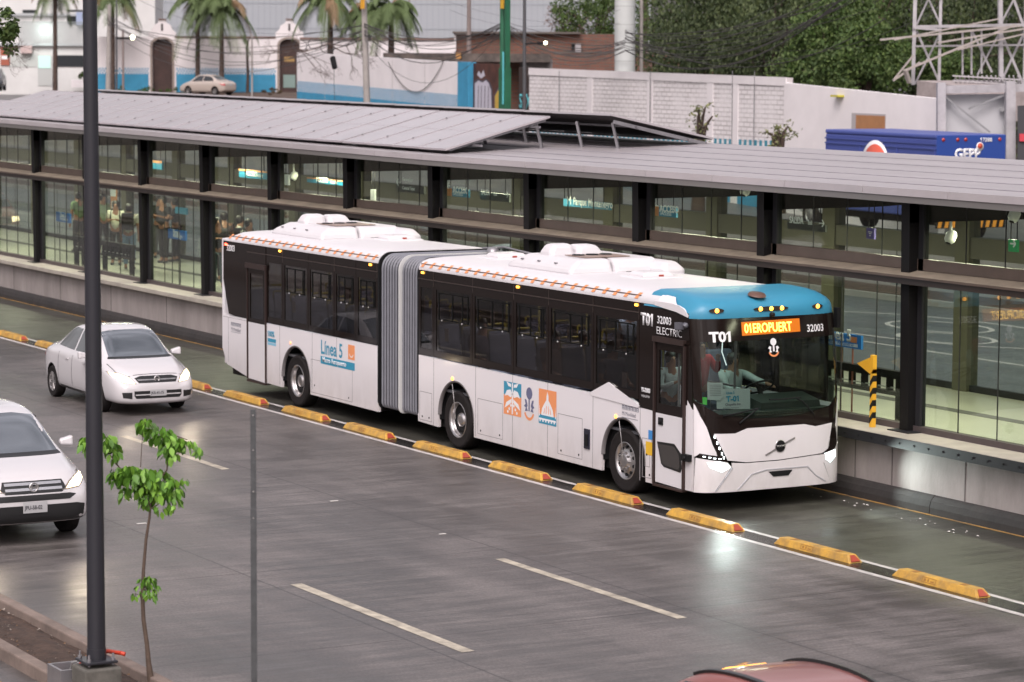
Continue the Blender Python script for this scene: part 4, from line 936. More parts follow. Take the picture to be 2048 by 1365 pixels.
# the three flank graphics
def pd(name, poly, m, y=-.003, holes=()): return panel(name, poly, lambda u, v: Vector((u, y, v)), 0, m, BUS, smooth=False, holes=holes)
gx = -5.71
pd('graphic_tile', [(gx, .8), (gx+.58, .8), (gx+.58, 1.12), (gx, 1.12)], orange); pd('graphic_tile', [(gx, 1.12), (gx+.58, 1.12), (gx+.58, 1.34), (gx, 1.34)], vteal)
for s in (1, -1):
    c = gx+.29
    pd('graphic_motif', [(c, 1.15), (c+s*.06, 1.22), (c+s*.18, 1.2), (c+s*.26, 1.1), (c+s*.16, 1.12), (c+s*.05, 1.09)], vwhite, -.005)
    pd('graphic_motif', [(c+s*.03, 1.07), (c+s*.2, 1.0), (c+s*.26, .9), (c+s*.12, .96), (c+s*.03, 1.01)], vwhite, -.005)
    pd('graphic_motif', [(c+s*.05, 1.31), (c+s*.2, 1.34), (c+s*.14, 1.27), (c+s*.04, 1.26)], vwhite, -.005)
    for i, z in enumerate((.96, .9, .85)): pd('graphic_motif', arc(c+s*(.05+.05*i), z, .026, 0, 330, 9), vwhite, -.005)
pd('graphic_motif', [(gx+.27, .82), (gx+.31, .82), (gx+.31, 1.33), (gx+.27, 1.33)], vwhite, -.005)
ex = -4.87; tb = mat('emblem_blue_grey', (.13, .14, .24), .5)
pd('emblem', arc(ex, 1.22, .1, 0, 348, 14), tb); pd('emblem', [(ex-.02, .93), (ex+.02, .93), (ex+.02, 1.13), (ex-.02, 1.13)], tb, -.0045)
for s in (1, -1): pd('emblem', [(ex+s*.04, .93), (ex+s*.14, .92), (ex+s*.11, .98), (ex+s*.17, 1.0), (ex+s*.12, 1.04), (ex+s*.15, 1.12), (ex+s*.09, 1.11), (ex+s*.05, 1.02), (ex+s*.08, .98)], tb)
smile(ex, .95, .17, orange, .045, -.003)
gx = -4.56
pd('graphic_tile', [(gx, .93), (gx+.56, .93), (gx+.56, 1.34), (gx, 1.34)], orange); pd('graphic_tile', [(gx, .78), (gx+.56, .78), (gx+.56, .93), (gx, .93)], vteal)
c = gx+.28
pd('graphic_motif', [(c-.2, .92), (c+.2, .92), (c+.17, 1.03), (c+.08, 1.13), (c+.035, 1.17), (c+.03, 1.24), (c, 1.31), (c-.03, 1.24), (c-.035, 1.17), (c-.08, 1.13), (c-.17, 1.03)], vwhite, -.005)
for s in (1, -1):
    pd('graphic_line', [(c+s*.03, .95), (c+s*.05, .95), (c+s*.035, 1.08), (c+s*.02, 1.08)], orange, -.007); pd('graphic_line', [(c+s*.1, .95), (c+s*.12, .95), (c+s*.09, 1.04), (c+s*.075, 1.04)], orange, -.007)
    pd('graphic_motif', [(c+s*.24, .9), (c+s*.27, .9), (c+s*.255, 1.1)], vwhite, -.005)
pd('graphic_motif', [(c-.27, .84)]+[(c-.27+.09*i+(.045 if j else 0), .84 if j else .84) for i in range(0) for j in (0, 1)]+[(c+.27, .84), (c+.27, .87), (c-.27, .87)], vwhite, -.005)
for i in range(6): pd('graphic_motif', [(c-.25+.09*i, .81), (c-.21+.09*i, .81), (c-.21+.09*i, .84), (c-.25+.09*i, .84)], vwhite, -.005)

# ---- front
def FX(y, z):
    t = min(abs((y-1.275)/1.285), 1); return .27*sqrt(max(0, 1-t**5))-.03-(.17*max(0, (z-1.2)/1.65)**1.6)
def fm(off=0): return lambda u, v: Vector((FX(u, v)+off, u, v))
def fp(name, poly, m, off=0, th=.02, holes=(), smooth=True, parent=None): return panel(name, poly, fm(off), th, m, parent or BUS, du=.06, dv=.12, holes=holes, smooth=smooth)
e0, e1 = -.008, 2.558
# white corners + lower valance (near corner wraps to the door)
fp('front_corner', [(e0, .29), (.22, .29), (.5, .66), (.43, .73), (.0, .80)], white, .01)
fp('front_corner', [(e0, .81), (.03, .86), (.29, .82), (.2, 1.0), (.12, 1.25), (.04, 1.42), (e0, 1.6)], white, 0)
fp('bumper', [(.225, .29), (2.32, .29), (2.16, .6), (2.2, .74), (1.95, .735), (1.35, .70), (.75, .70), (.5, .72), (.51, .65)], white, .015)
fp('front_corner', [(2.325, .29), (e1, .29), (e1, .9), (2.42, .82), (2.2, .76), (2.17, .61)], white, .01)
fp('front_corner', [(e1, .92), (e1, 1.6), (2.48, 1.45), (2.42, 1.1), (2.4, .9)], white, 0)
fp('front_panel', [(.21, 1.16), (.56, 1.15), (.77, 1.215), (1.79, 1.215), (2.0, 1.17), (2.32, 1.2), (2.24, .82), (2.12, .76), (1.35, .715), (.75, .715), (.43, .76)], white, .02, th=.03)
b = MB()
for (pa, pb) in (((.6, .31), (.84, .53)), ((.84, .53), (1.1, .58)), ((1.1, .58), (1.85, .58)), ((1.85, .58), (2.0, .44)), ((2.0, .44), (2.2, .33)), ((.51, .65), (.24, .3))):
    for i in range(6):
        p = Vector(pa).lerp(Vector(pb), i/6); q = Vector(pa).lerp(Vector(pb), (i+1)/6); b.beam(fm(.018)(*p), fm(.018)(*q), .014, .014)
b.build('bumper_crease', mat('crease_grey', (.42, .42, .45), .4), BUS)
fp('grille_opening', [(1.14, .55), (1.57, .55), (1.5, .47), (1.23, .47)], blackm, .025, .01)
fp('black_mask', [(e0, 1.6), (.05, 1.42), (.13, 1.24), (.21, 1.13), (.56, 1.13), (.77, 1.19), (1.79, 1.19), (2.0, 1.15), (2.33, 1.18), (2.42, 1.13), (2.48, 1.45), (e1, 1.6), (e1, 1.66), (2.3, 1.46), (1.75, 1.37), (1.3, 1.345), (.75, 1.36), (.3, 1.44), (.03, 1.6), (e0, 1.66)], blackp, -.004)
fp('headlight_blade', [(.16, 1.18), (.22, 1.15), (.445, .73), (.02, .81), (.03, .87), (.27, .83)], blackp, .012)
fp('headlight_blade', [(2.33, 1.18), (2.42, 1.14), (2.47, .88), (2.41, .8), (2.2, .76), (2.3, .85)], blackp, .012)
led = mat('led_white', (1, 1, 1), .4, emit=4, ecol=(.85, .95, 1))
b = MB()
def ledq(y, z, dy, dz, sy=.03, sz=.02):
    o = fm(.024)(y, z); u = (fm(.024)(y+.01, z)-o).normalized(); k = Vector((0, 0, 1))
    p = [o-u*sy-k*sz, o+u*sy-k*sz+k*dz, o+u*sy+k*sz+k*dz, o-u*sy+k*sz]; n = u.cross(k)*.006
    b.hexa([p[0], p[1], p[2], p[3], p[0]+n, p[1]+n, p[2]+n, p[3]+n])
for y, z in ((.215, 1.12), (.255, 1.03), (.29, .95), (.33, .87), (.36, .81)): ledq(y, z, 0, -.008, .009, .02)
for y, z in ((.08, .828), (.15, .815), (.22, .80), (.3, .79)): ledq(y, z, 0, -.003, .02, .007)
b.build('daytime_led', led, BUS)
hl = mat('headlight_lit', (1, 1, 1), .3, emit=7, ecol=(.8, .97, .95))
hh = mat('headlight_housing', (.7, .75, .75), .2, emit=1.3, ecol=(.8, 1, .97))
fp('headlight', [(.12, .74), (.43, .715), (.48, .65), (.34, .585), (.16, .66)], hh, .016)
fp('headlight', [(2.19, .75), (2.42, .79), (2.43, .68), (2.3, .6), (2.2, .66)], hh, .016)
for y in (.27, 2.32):
    z = .69; o = fm(.03)(y, z); n = Vector((.75, (-.6 if y < 1 else .6), 0)).normalized()
    b = MB(); b.ring(o, n, [(.055, -.02), (.05, 0), (.035, .012), (0, .018)], 20); b.build('headlight_lens', hl, BUS)
b = MB(); b.ring(fm(.022)(1.34, .92), (1, 0, 0), [(.085, 0), (.085, .012), (.07, .016), (0, .016)], 28); b.build('badge', blackm, BUS)
b = MB(); b.ring(fm(.022)(1.34, .92), (1, 0, 0), [(.093, 0), (.093, .01), (.085, .012)], 28); p = fm(.03); b.beam(p(1.08, .8), p(1.26, .88), .012, .016); b.beam(p(1.42, .955), p(1.6, 1.03), .012, .016); b.build('badge_bar', chrome, BUS)
letters('VOLVO', .045, chrome, BUS, flatmap((.285, 1.27, .905), (0, 1, 0), (0, 0, 1)), .001)
b = MB()
for i in range(14):
    p = fm(.0)(.12+i*.16, 1.385+.02*abs(i-6.5)/6.5); q = fm(.0)(.12+(i+1)*.16, 1.385+.02*abs(i-5.5)/6.5)
    b.beam(p, q, .008, .008)
b.build('mask_glint_strip', blackp, BUS)
# windscreen and head panel
WS = [(e0, 1.66), (.03, 1.6), (.3, 1.44), (.75, 1.36), (1.3, 1.345), (1.75, 1.37), (2.3, 1.46), (e1, 1.66), (e1, 2.5), (e0, 2.5)]
fp('windscreen', WS, wsg, 0, th=0)
fp('head_panel', [(e0, 2.5), (e1, 2.5), (e1, 2.835), (e0, 2.825)], blackp, 0)
fp('windscreen_edge', [(e0, 1.66), (.07, 1.6), (.07, 2.5), (e0, 2.5)], blackp, .002); fp('windscreen_edge', [(2.48, 1.6), (e1, 1.66), (e1, 2.5), (2.48, 2.5)], blackp, .002)
dst = mat('destination_glow', (.3, .1, .01), .5, emit=.4, ecol=(1, .2, .0)); dsl = mat('destination_letters', (1, .7, .1), .5, emit=4, ecol=(1, .55, .08))
fp('destination_display', [(.74, 2.57), (1.78, 2.59), (1.78, 2.785), (.74, 2.77)], dst, .004)
letters('01EROPUERT', .19, dsl, BUS, lambda u, v: Vector((FX(.78+u, 2.612+v)+.012, .78+u, 2.612+v)), .002, xs=.76, th=0)
letters('T01', .2, vwhite, BUS, lambda u, v: Vector((FX(.2+u, 2.5+v)+.004, .2+u, 2.5+v)), .008, xs=1.18, th=0)
letters('32003', .15, vwhite, BUS, lambda u, v: Vector((FX(1.9+u, 2.58+v)+.004, 1.9+u, 2.58+v)), .002, xs=.88, th=0)
def fe(poly, m, off=.006): return panel('emblem', poly, fm(off), 0, m, BUS, smooth=False)
fe(arc(1.28, 2.46, .055, 0, 345, 12), vwhite); fe([(1.265, 2.32), (1.295, 2.32), (1.295, 2.41), (1.265, 2.41)], vwhite, .007)
for s in (1, -1): fe([(1.28+s*.03, 2.31), (1.28+s*.08, 2.3), (1.28+s*.07, 2.35), (1.28+s*.1, 2.37), (1.28+s*.07, 2.4), (1.28+s*.04, 2.39), (1.28+s*.05, 2.34)], vwhite)
smile(1.28, 2.34, .1, orange, .026, mp=fm(.006))
# papers behind the windscreen
paper = mat('paper', (.5, .55, .56), .7)
fp('paper_notice', [(.15, 1.66), (.33, 1.64), (.385, 1.69), (.385, 1.9), (.155, 1.91)], paper, -.03, .004)
fp('route_card', [(.29, 1.52), (.85, 1.49), (.86, 1.79), (.38, 1.81), (.29, 1.64)], paper, -.045, .004)
fpl = lambda y, z: (lambda u, v: Vector((FX(y+u, z+v)-.04, y+u, z+v)))
letters('T-01', .11, vteal, BUS, fpl(.44, 1.62), .004, xs=1.1, th=0); letters('Línea 5', .05, vteal, BUS, fpl(.44, 1.73), .001, th=0); letters('Chapalita Inn', .05, vgrey, BUS, fpl(.42, 1.56), .001, th=0)
letters('Aeropuerto Internacional', .026, vgrey, BUS, fpl(.38, 1.52), 0, th=0)
b = MB(); b.box(0, 0, 0, 0, 0, 0)
b = MB()
for i in range(7): p = fm(-.022); b.beam(p(.18, 1.87-.025*i), p(.35, 1.87-.025*i), .002, .004)
b.build('paper_lines', vgrey, BUS)
fp('green_sticker', [(.06, 1.6), (.14, 1.58), (.145, 1.69), (.07, 1.7)], mat('sticker_green', (.08, .5, .08), .5, emit=.3), -.03, .004)
# wipers
b = MB(); p = fm(.02); b.path([p(.62, 1.3), p(.75, 1.38), p(.95, 1.5)], .012, 6); b.path([p(1.95, 1.36), p(1.75, 1.56), p(1.65, 1.6)], .012, 6); b.path([p(1.15, 1.62), p(1.35, 1.61), p(1.72, 1.62)], .01, 6); b.path([p(.35, 1.42), p(.62, 1.45), p(.95, 1.5)], .01, 6); b.build('wiper', blackm, BUS)
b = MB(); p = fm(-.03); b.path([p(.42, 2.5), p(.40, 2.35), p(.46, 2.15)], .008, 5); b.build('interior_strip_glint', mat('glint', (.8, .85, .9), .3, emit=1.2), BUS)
# blue front cap : loft from the head panel up and back over the roof
capv = []
NY = 26; prof_f = [(0, 2.83), (.0, 2.9), (-.02, 2.97), (-.06, 3.03), (-.15, 3.09), (-.32, 3.14), (-.6, 3.172), (-.95, 3.186), (-1.25, 3.186)]
b = MB(); rows = []
for (dx, z) in prof_f:
    r = []
    for j in range(NY+1):
        y = e0+(e1-e0)*j/NY; ty = abs((y-1.275)/1.283)
        # across the bus the cap follows the cantrail curve
        zz = z
        if z > 2.9:
            edge = max(0, (ty-.82)/.18); drop = (z-2.9)*.9*(1-sqrt(max(0, 1-edge**2)))
            zz = z-drop
        x = FX(y, 2.83)+dx; r.append(len(rows)*(NY+1)+j); capv.append((x, y, zz))
    rows.append(r)
n = NY+1
b.add(capv, [(k*n+j, k*n+j+1, (k+1)*n+j+1, (k+1)*n+j) for k in range(len(prof_f)-1) for j in range(NY)], 0, True)
cap = b.build('front_cap', bluep, BUS)
# white wedge on the near and far flank, between cap and cantrail
def wedge(y, s):
    panel('cap_wedge', [(-1.1, 2.955), (-.5, 2.90), (-.2, 2.845), (-.205, 2.875), (-.25, 2.925), (-.33, 2.968), (-.45, 3.0), (-.6, 3.018), (-1.1, 3.02)], (lambda u, v: Vector((u, -.016, v))) if s < 0 else (lambda u, v: Vector((-1.3-u, y, v))), .03, white, BUS, smooth=False) if s < 0 else None
wedge(-.004, -1)
b = MB(); vs = []
prof2 = [(0, 2.95), (.0, 3.0), (.03, 3.06), (.09, 3.11), (.2, 3.145), (.45, 3.165)]
xs2 = [-1.02+.62*i/10 for i in range(11)]
def along(f):
    k = f*(len(prof2)-1); i = min(int(k), len(prof2)-2); u = k-i; return prof2[i][0]*(1-u)+prof2[i+1][0]*u, prof2[i][1]*(1-u)+prof2[i+1][1]*u
vs = []
for k, x in enumerate(xs2):
    fmax = max(.12, 1-(k/10)**1.6)
    for i in range(7): y, z = along(fmax*i/6); vs.append((x, y-.012, z+.009-.03*(k/10)**2))
b.add(vs, [(k*7+i, (k+1)*7+i, (k+1)*7+i+1, k*7+i+1) for k in range(10) for i in range(6)], 0, True)
b.build('cantrail_corner', white, BUS)
amb = mat('marker_amber', (1, .5, .1), .4, emit=4.5, ecol=(1, .38, .04))
mh = mat('marker_housing', (.03, .02, .015), .4)
def capx(y, z): return FX(y, 2.83)+.003-(.02 if z > 2.97 else 0)
b = MB()
for y, w_ in ((.33, .115), (1.27, .31), (2.12, .1)):
    k = []
    for i in range(21):
        a = 2*pi*i/20; yy = y+w_*cos(a); k.append((capx(yy, 2.95)-.004, yy, 2.95+.034*sin(a)))
    k2 = [(p[0]+.016, p[1], p[2]) for p in k]; b.add(k+k2, [tuple(range(21, 42))]+[(i, i+1, 22+i, 21+i) for i in range(20)])
b.build('marker_housing', mh, BUS)
for y in (.33, 1.08, 1.27, 1.46, 2.12):
    b = MB(); b.ring((capx(y, 2.95)+.012, y, 2.95), (1, 0, 0), [(.034, -.004), (.03, .01), (0, .018)], 14); b.build('marker_lamp', amb, BUS)
b = MB(); b.ring((capx(1.28, 2.87)+.02, 1.28, 2.86), (1, 0, 0), [(.035, -.03), (.035, .03), (0, .04)], 12); b.build('front_camera', blackm, BUS)
b = MB(); b.ring((-.12, 1.15, 3.135), (.2, 0, 1), [(.14, 0), (.12, .03), (.0, .035)], 20); b.build('roof_vent', mat('vent_brown', (.12, .06, .045), .5), BUS)
for x in (-14.46, -10.6, -8.58, -5.25, -1.62):
    b = MB(); b.box(x-.035, x+.035, -.022, -.002, 2.9, 2.935); b.build('marker_lamp', amb, BUS)
b = MB(); b.box(-17.06, -16.98, -.022, -.002, 2.87, 2.91); b.build('rear_marker', mat('marker_red', (1, .1, .05), .4, emit=7, ecol=(1, .08, .04)), BUS)
for x, z, c_ in ((-14.0, 1.2, 0), (-7.5, 1.19, 1), (-2.2, 1.155, 1)):
    b = MB(); b.ring((x, -.002, z), (0, -1, 0), [(.03, 0), (.026, .012), (0, .014)], 12); b.build('side_marker', amb if c_ else mat('marker_orange_dim', (.8, .25, .1), .4, emit=2), BUS)
# roof equipment
rw = mat('roof_unit_white', (.64, .62, .64), .5, nscale=1.2, namp=.04)
def pod(x0, x1, y0, y1, z0, z1, inx, iny, name='roof_unit', m=None, seam=False, bev=.07, inx1=None, ia=1, ib=1):
    inx1 = inx if inx1 is None else inx1
    b = MB(); zm = z0+(z1-z0)*.45
    b.hexa([(x0, y0, z0), (x1, y0, z0), (x1, y1, z0), (x0, y1, z0), (x0+.03, y0+.02, zm), (x1-.03, y0+.02, zm), (x1-.03, y1-.02, zm), (x0+.03, y1-.02, zm)])
    b2 = MB(); vs = [(x0+.03, y0+.02, zm), (x1-.03, y0+.02, zm), (x1-.03, y1-.02, zm), (x0+.03, y1-.02, zm), (x0+inx, y0+iny*ia, z1), (x1-inx1, y0+iny*ia, z1), (x1-inx1, y1-iny*ib, z1), (x0+inx, y1-iny*ib, z1)]
    base = b.v[:]; m_ = MB(); vs2 = base[:4]+vs
    m_.add(vs2, [(0, 3, 2, 1), (8, 9, 10, 11), (0, 1, 5, 4), (1, 2, 6, 5), (2, 3, 7, 6), (3, 0, 4, 7), (4, 5, 9, 8), (5, 6, 10, 9), (6, 7, 11, 10), (7, 4, 8, 11)])
    o = m_.build(name, m or rw, BUS, bevel=bev); return o
def roofset(x0, x1):
    pod(x0, x1, .44, 1.275, 3.13, 3.39, .3, .25, inx1=.12, ib=.06); pod(x0, x1, 1.285, 2.3, 3.13, 3.39, .3, .2, inx1=.12, ia=.06); pod(x0+.4, x1+.4, 1.95, 2.42, 3.12, 3.35, .15, .12)
    pod(x0+.55, x0+1.0, .72, 1.22, 3.33, 3.57, .08, .1, ib=.3); pod(x0+.55, x0+1.08, 1.2, 1.72, 3.33, 3.55, .1, .1, ia=.3)
    b = MB(); b.box(x0+1.15, x1-.3, .9, 1.75, 3.398, 3.412); b.build('grille_plate', mat('plate_bronze', (.3, .22, .19), .4), BUS)
    b = MB()
    for i in range(3): b.ring((x0+1.38+.0*i, 1.02+.26*i, 3.412), (0, 0, 1), [(.11, 0), (.1, .015), (0, .012)], 16)
    b.build('fan', blackm, BUS)
    b = MB(); b.box(x1-.012, x1+.004, 1.5, 1.85, 3.145, 3.18); b.build('unit_slot', blackm, BUS)
    b = MB()
    for i in range(3): b.box(x0+.35+.55*i, x0+.42+.55*i, .52, .55, 3.3, 3.32)
    b.build('unit_clips', greym, BUS)
roofset(-6.45, -4.35); roofset(-15.9, -13.6)
for x, y in ((-13.0, 1.75), (-7.9, 1.25), (-3.3, 1.3)):
    pod(x-.35, x+.4, y-.4, y+.4, 3.165, 3.2, .05, .05, 'roof_hatch', bev=.015); pod(x-.25, x+.27, y-.3, y+.3, 3.19, 3.27, .06, .06, 'roof_hatch_lid', bev=.03)
    b = MB(); b.box(x+.27, x+.29, y-.02, y+.06, 3.2, 3.23); b.build('hatch_tag', rr, BUS)
b = MB()
for i in range(9): b.box(-16.75+random.uniform(-.14, .14), -16.75+random.uniform(.0, .2), 2.2+random.uniform(-.1, .1), 2.3+random.uniform(0, .1), 3.1, 3.19)
b.build('roof_debris', mat('debris_brown', (.2, .1, .07), .9), BUS)
# interior : seats, poles, panels
seatb = mat('seat_blue_grey', (.12, .13, .19), .6); yelp = mat('grab_yellow', (.3, .25, .02), .4)
def seat(x, y):
    t = bpy.data.objects.new('seat', None); C.objects.link(t); t.parent = BUS
    b = MB(); b.box(x-.22, x+.22, y-.21, y+.21, 1.38, 1.44); b.hexa([(x-.26, y-.21, 1.42), (x-.2, y-.21, 1.42), (x-.2, y+.21, 1.42), (x-.26, y+.21, 1.42), (x-.34, y-.2, 2.02), (x-.3, y-.2, 2.02), (x-.3, y+.2, 2.02), (x-.34, y+.2, 2.02)]); b.box(x-.1, x+.1, y-.05, y+.05, .97, 1.38); b.build('seat_shell', seatb, t, bevel=.02)
    b = MB(); b.path([(x-.33, y-.2, 1.95), (x-.35, y-.18, 2.08), (x-.35, y+.18, 2.08), (x-.33, y+.2, 1.95)], .018, 6); b.build('grab_handle', yelp, t)
for x in (-16.2, -14.9, -14.1, -13.3, -12.5, -11.7, -10.9, -8.1, -7.2, -6.3, -5.5, -4.7, -3.9, -2.9):
    for y in (.4, .85, 2.15): seat(x, y)
b = MB()
for x in (-14.6, -12.2, -7.6, -6, -4.3, -2.6):
    for y in (1.1, 1.75): b.tube((x, y, .97), (x, y, 3.1), .017, .017, 8)
for y in (.9, 1.8): b.tube((-17, y, 2.85), (-10.4, y, 2.85), .016, .016, 6); b.tube((-8.7, y, 2.85), (-1.6, y, 2.85), .016, .016, 6)
b.build('grab_poles', mat('pole_yellow', (.2, .18, .05), .4), BUS)
b = MB(); b.box(-17, -10.35, .3, 2.25, 3.05, 3.07); b.box(-8.7, -.6, .3, 2.25, 3.0, 3.02); b.build('ceiling_panel', mat('bus_ceiling', (.45, .45, .46), .6), BUS)
# dashboard and cab
b = MB(); b.box(-.35, .08, .12, 2.42, .95, 1.42); b.hexa([(-.7, 1.2, 1.3), (-.1, 1.2, 1.3), (-.1, 2.35, 1.3), (-.7, 2.35, 1.3), (-.55, 1.25, 1.6), (-.1, 1.25, 1.52), (-.1, 2.3, 1.52), (-.55, 2.3, 1.6)]); b.build('dashboard', mat('dash_dark', (.03, .04, .035), .5), BUS)
b = MB(); k = Vector((-.72, 1.62, 1.68)); ax = Vector((-.5, 0, .85)).normalized(); u = ax.orthogonal().normalized(); v_ = ax.cross(u)
b.path([k+u*.23*cos(2*pi*i/20)+v_*.23*sin(2*pi*i/20) for i in range(21)], .016, 6); b.beam(k-v_*.22, k+v_*.22, .05, .02); b.tube(k, k-ax*.4, .04); b.build('steering_wheel', blackm, BUS)
b = MB(); b.box(-1.75, -1.25, 1.35, 1.9, 1.25, 1.37); b.hexa([(-1.8, 1.35, 1.35), (-1.66, 1.35, 1.35), (-1.66, 1.9, 1.35), (-1.8, 1.9, 1.35), (-1.9, 1.4, 2.15), (-1.8, 1.4, 2.15), (-1.8, 1.85, 2.15), (-1.9, 1.85, 2.15)]); b.build('driver_seat', seatb, BUS, bevel=.03)
b = MB(); b.box(-1.62, -1.1, .95, 1.0, .97, 1.75); b.build('cab_partition', mat('partition_white', (.5, .52, .52), .4), BUS)
b = MB(); b.tube((-.9, .3, .97), (-.9, .3, 2.9), .018); b.tube((-.55, 1.05, .97), (-.5, 1.05, 2.6), .018); b.tube((-1.15, 1.0, 1.75), (-.5, 1.05, 1.75), .016); b.build('cab_rail', greym, BUS)
# exterior mirror / sensor stubs
b = MB(); b.box(-.42, -.3, -.1, -.01, 2.66, 2.76); b.ring((-.2, -.06, 2.73), (.3, -1, 0), [(.04, -.03), (.045, .0), (0, .03)], 12); b.build('mirror_camera', mat('cam_grey', (.12, .12, .14), .4), BUS)
b = MB(); b.box(-.12, -.02, W2+.0, W2+.06, 2.6, 2.9); b.build('mirror_camera', blackm, BUS)
for x, z in ((-16.4, 2.3), (-14.0, 2.0), (-12.6, 2.34), (-11.7, 2.3), (-7.9, 1.95), (-7.6, 2.4), (-6.1, 2.4), (-3.6, 2.35), (-2.2, 2.35)):
    pass
b = MB()
for x, z in ((-13.9, 1.9), (-12.75, 2.3), (-11.6, 2.3), (-8.05, 2.25), (-7.75, 1.92), (-6.15, 2.35), (-3.65, 2.3), (-2.2, 2.33), (-2.0, 1.75)): b.box(x-.07, x+.07, .02, .024, z-.12, z+.1)
b.build('window_notice', mat('notice_grey', (.55, .55, .58), .7, emit=.05), BUS)
person((-1.45, 1.62, .85), 0, 'bus driver in pale shirt reaching one arm forward behind the windscreen', 'sit', ('pale', (.5, .55, .55)), ('dark', (.03, .03, .04)), arms=(((.28, .05, -.08), (.55, .1, -.12)), ((.22, -.06, -.22), (.48, .06, -.2))), long_sleeve=True)
person((-1.55, .55, .62), 0, 'person in white shirt standing with folded arms behind the front door glass', 'stand', ('whiteshirt', (.55, .6, .62)), ('dark', (.03, .03, .04)), arms=(((.12, .06, -.26), (.3, -.12, -.2)), ((.12, -.06, -.26), (.3, .12, -.16))), scale=.92, long_sleeve=True)
person((-1.12, .8, .76), 0, 'person in red top standing behind the left side of the windscreen', 'stand', ('red', (.45, .02, .03)), ('jeans2', (.08, .14, .2)), arms=(((.15, .06, -.2), (.32, -.05, .02)), ((-.02, -.06, -.28), (.05, -.06, -.5))), scale=.97, long_sleeve=True)
for x, y, sh, lab in ((-4.75, .4, (.25, .15, .12), 'seated passenger in brown top at the window right of the yellow handles'), (-4.6, .85, (.45, .4, .35), 'seated passenger in beige top on the aisle seat beside the passenger in brown'), (-3.0, .4, (.12, .12, .2), 'seated passenger in dark blue at the last window before the front wheel'), (-7.2, .4, (.1, .08, .12), 'seated passenger in dark top at the first window right of the bellows')):
    person((x, y, .94), 0, lab, 'sit', ('s%d' % int(-x*10), sh), ('dark', (.03, .03, .04)))
for x, y, sh, lab in ((-4.15, 1.5, (.35, .45, .6), 'standing passenger in light blue shirt seen through the upper window amidships'), (-12.3, 1.45, (.1, .1, .12), 'standing passenger in dark top in the rear half of the bus'), (-11.3, 1.2, (.3, .28, .25), 'standing passenger in grey top near the bellows')):
    person((x, y, .97), radians(-60), lab, 'stand', ('t%d' % int(-x*10), sh), ('dark', (.03, .03, .04)))
# headlight beams
for y, e in ((.27, 80), (2.32, 120)):
    l = bpy.data.lights.new('headlight_beam', 'SPOT'); l.energy = e; l.spot_size = radians(80); l.spot_blend = .8; l.color = (.85, 1, .95); l.shadow_soft_size = .05
    o = bpy.data.objects.new('headlight_beam', l); C.objects.link(o); o.parent = BUS; o.location = (.36, y, .7); o.rotation_euler = Vector((1, -.05 if y < 1 else .3, -.22)).to_track_quat('-Z', 'Y').to_euler()
l = bpy.data.lights.new('cabin_lamp', 'AREA'); l.energy = 14; l.size = 1.2; l.color = (.8, 1, .9); o = bpy.data.objects.new('cabin_lamp', l); C.objects.link(o); o.parent = BUS; o.location = (-1.1, 1.2, 2.9)
for x in (-6, -13.5):
    l = bpy.data.lights.new('saloon_lamp', 'AREA'); l.shape = 'RECTANGLE'; l.size = 4.5; l.size_y = .3; l.energy = 95; l.color = (.9, .95, 1); o = bpy.data.objects.new('saloon_lamp', l); C.objects.link(o); o.parent = BUS; o.location = (x, 1.3, 2.98)

# waiting passengers in the station (floor z 1.05)
pg = 'passengers waiting in the station'
def wp(px, py, Y, rz, lab, **k):
    q = PY(px, py, Y); person((q.x, Y, 1.05), rz, lab, group=pg, **k)
hold = (((.1, .04, -.24), (.3, -.1, -.18)), ((.1, -.04, -.24), (.3, .1, -.18)))
wp(232, 440, 5.0, radians(-30), 'person in cream shirt with dark backpack holding something, just right of the lamp pole', shirt=('cream', (.62, .62, .5)), trousers=('black', (.02, .02, .02)), arms=hold, bag=(.02, .02, .02))
wp(258, 440, 4.7, radians(150), 'person in cream top and light blue jeans, second right of the lamp pole', shirt=('cream2', (.6, .6, .5)), trousers=('lightblue', (.18, .28, .42)), bag=(.2, .2, .18))
wp(328, 440, 6.4, radians(-60), 'tall person in black clothes at the left of the fourth bay', shirt=('black', (.02, .02, .022)), trousers=('black', (.02, .02, .02)), arms=hold, scale=1.05)
wp(352, 430, 6.9, radians(-120), 'person in dark top holding a white cup in the fourth bay', shirt=('dkgrey', (.04, .04, .045)), trousers=('black', (.02, .02, .02)), arms=hold)
wp(318, 430, 7.0, radians(-20), 'person with folded arms standing at the back of the fourth bay', shirt=('dkgreen', (.05, .06, .05)), trousers=('greytr', (.12, .12, .12)), arms=hold)
wp(436, 470, 4.4, radians(-20), 'person in black shirt and grey jeans close to the glass, left of the bus tail', shirt=('black', (.02, .02, .022)), trousers=('greyjeans', (.07, .1, .11)), arms=hold)
wp(448, 455, 5.4, radians(170), 'person in dark jacket half hidden behind the bus tail', shirt=('brown', (.09, .06, .05)), trousers=('black', (.02, .02, .02)), arms=hold)
wp(478, 450, 5.2, radians(60), 'person in grey hooded top seen over the bus roof', shirt=('hoodie', (.38, .38, .33)), trousers=('black', (.02, .02, .02)), hood=True, long_sleeve=True)
wp(496, 455, 4.8, radians(20), 'person with grey backpack next to the hooded person', shirt=('greytop', (.25, .26, .24)), trousers=('black', (.02, .02, .02)), bag=(.3, .31, .28))
wp(205, 455, 6.0, radians(10), 'person in pale green top half hidden by the lamp pole', shirt=('palegreen', (.4, .5, .36)), trousers=('black', (.02, .02, .02)))
wp(158, 455, 5.8, radians(190), 'person in green top behind the gate left of the lamp pole', shirt=('green', (.18, .28, .14)), trousers=('black', (.02, .02, .02)))
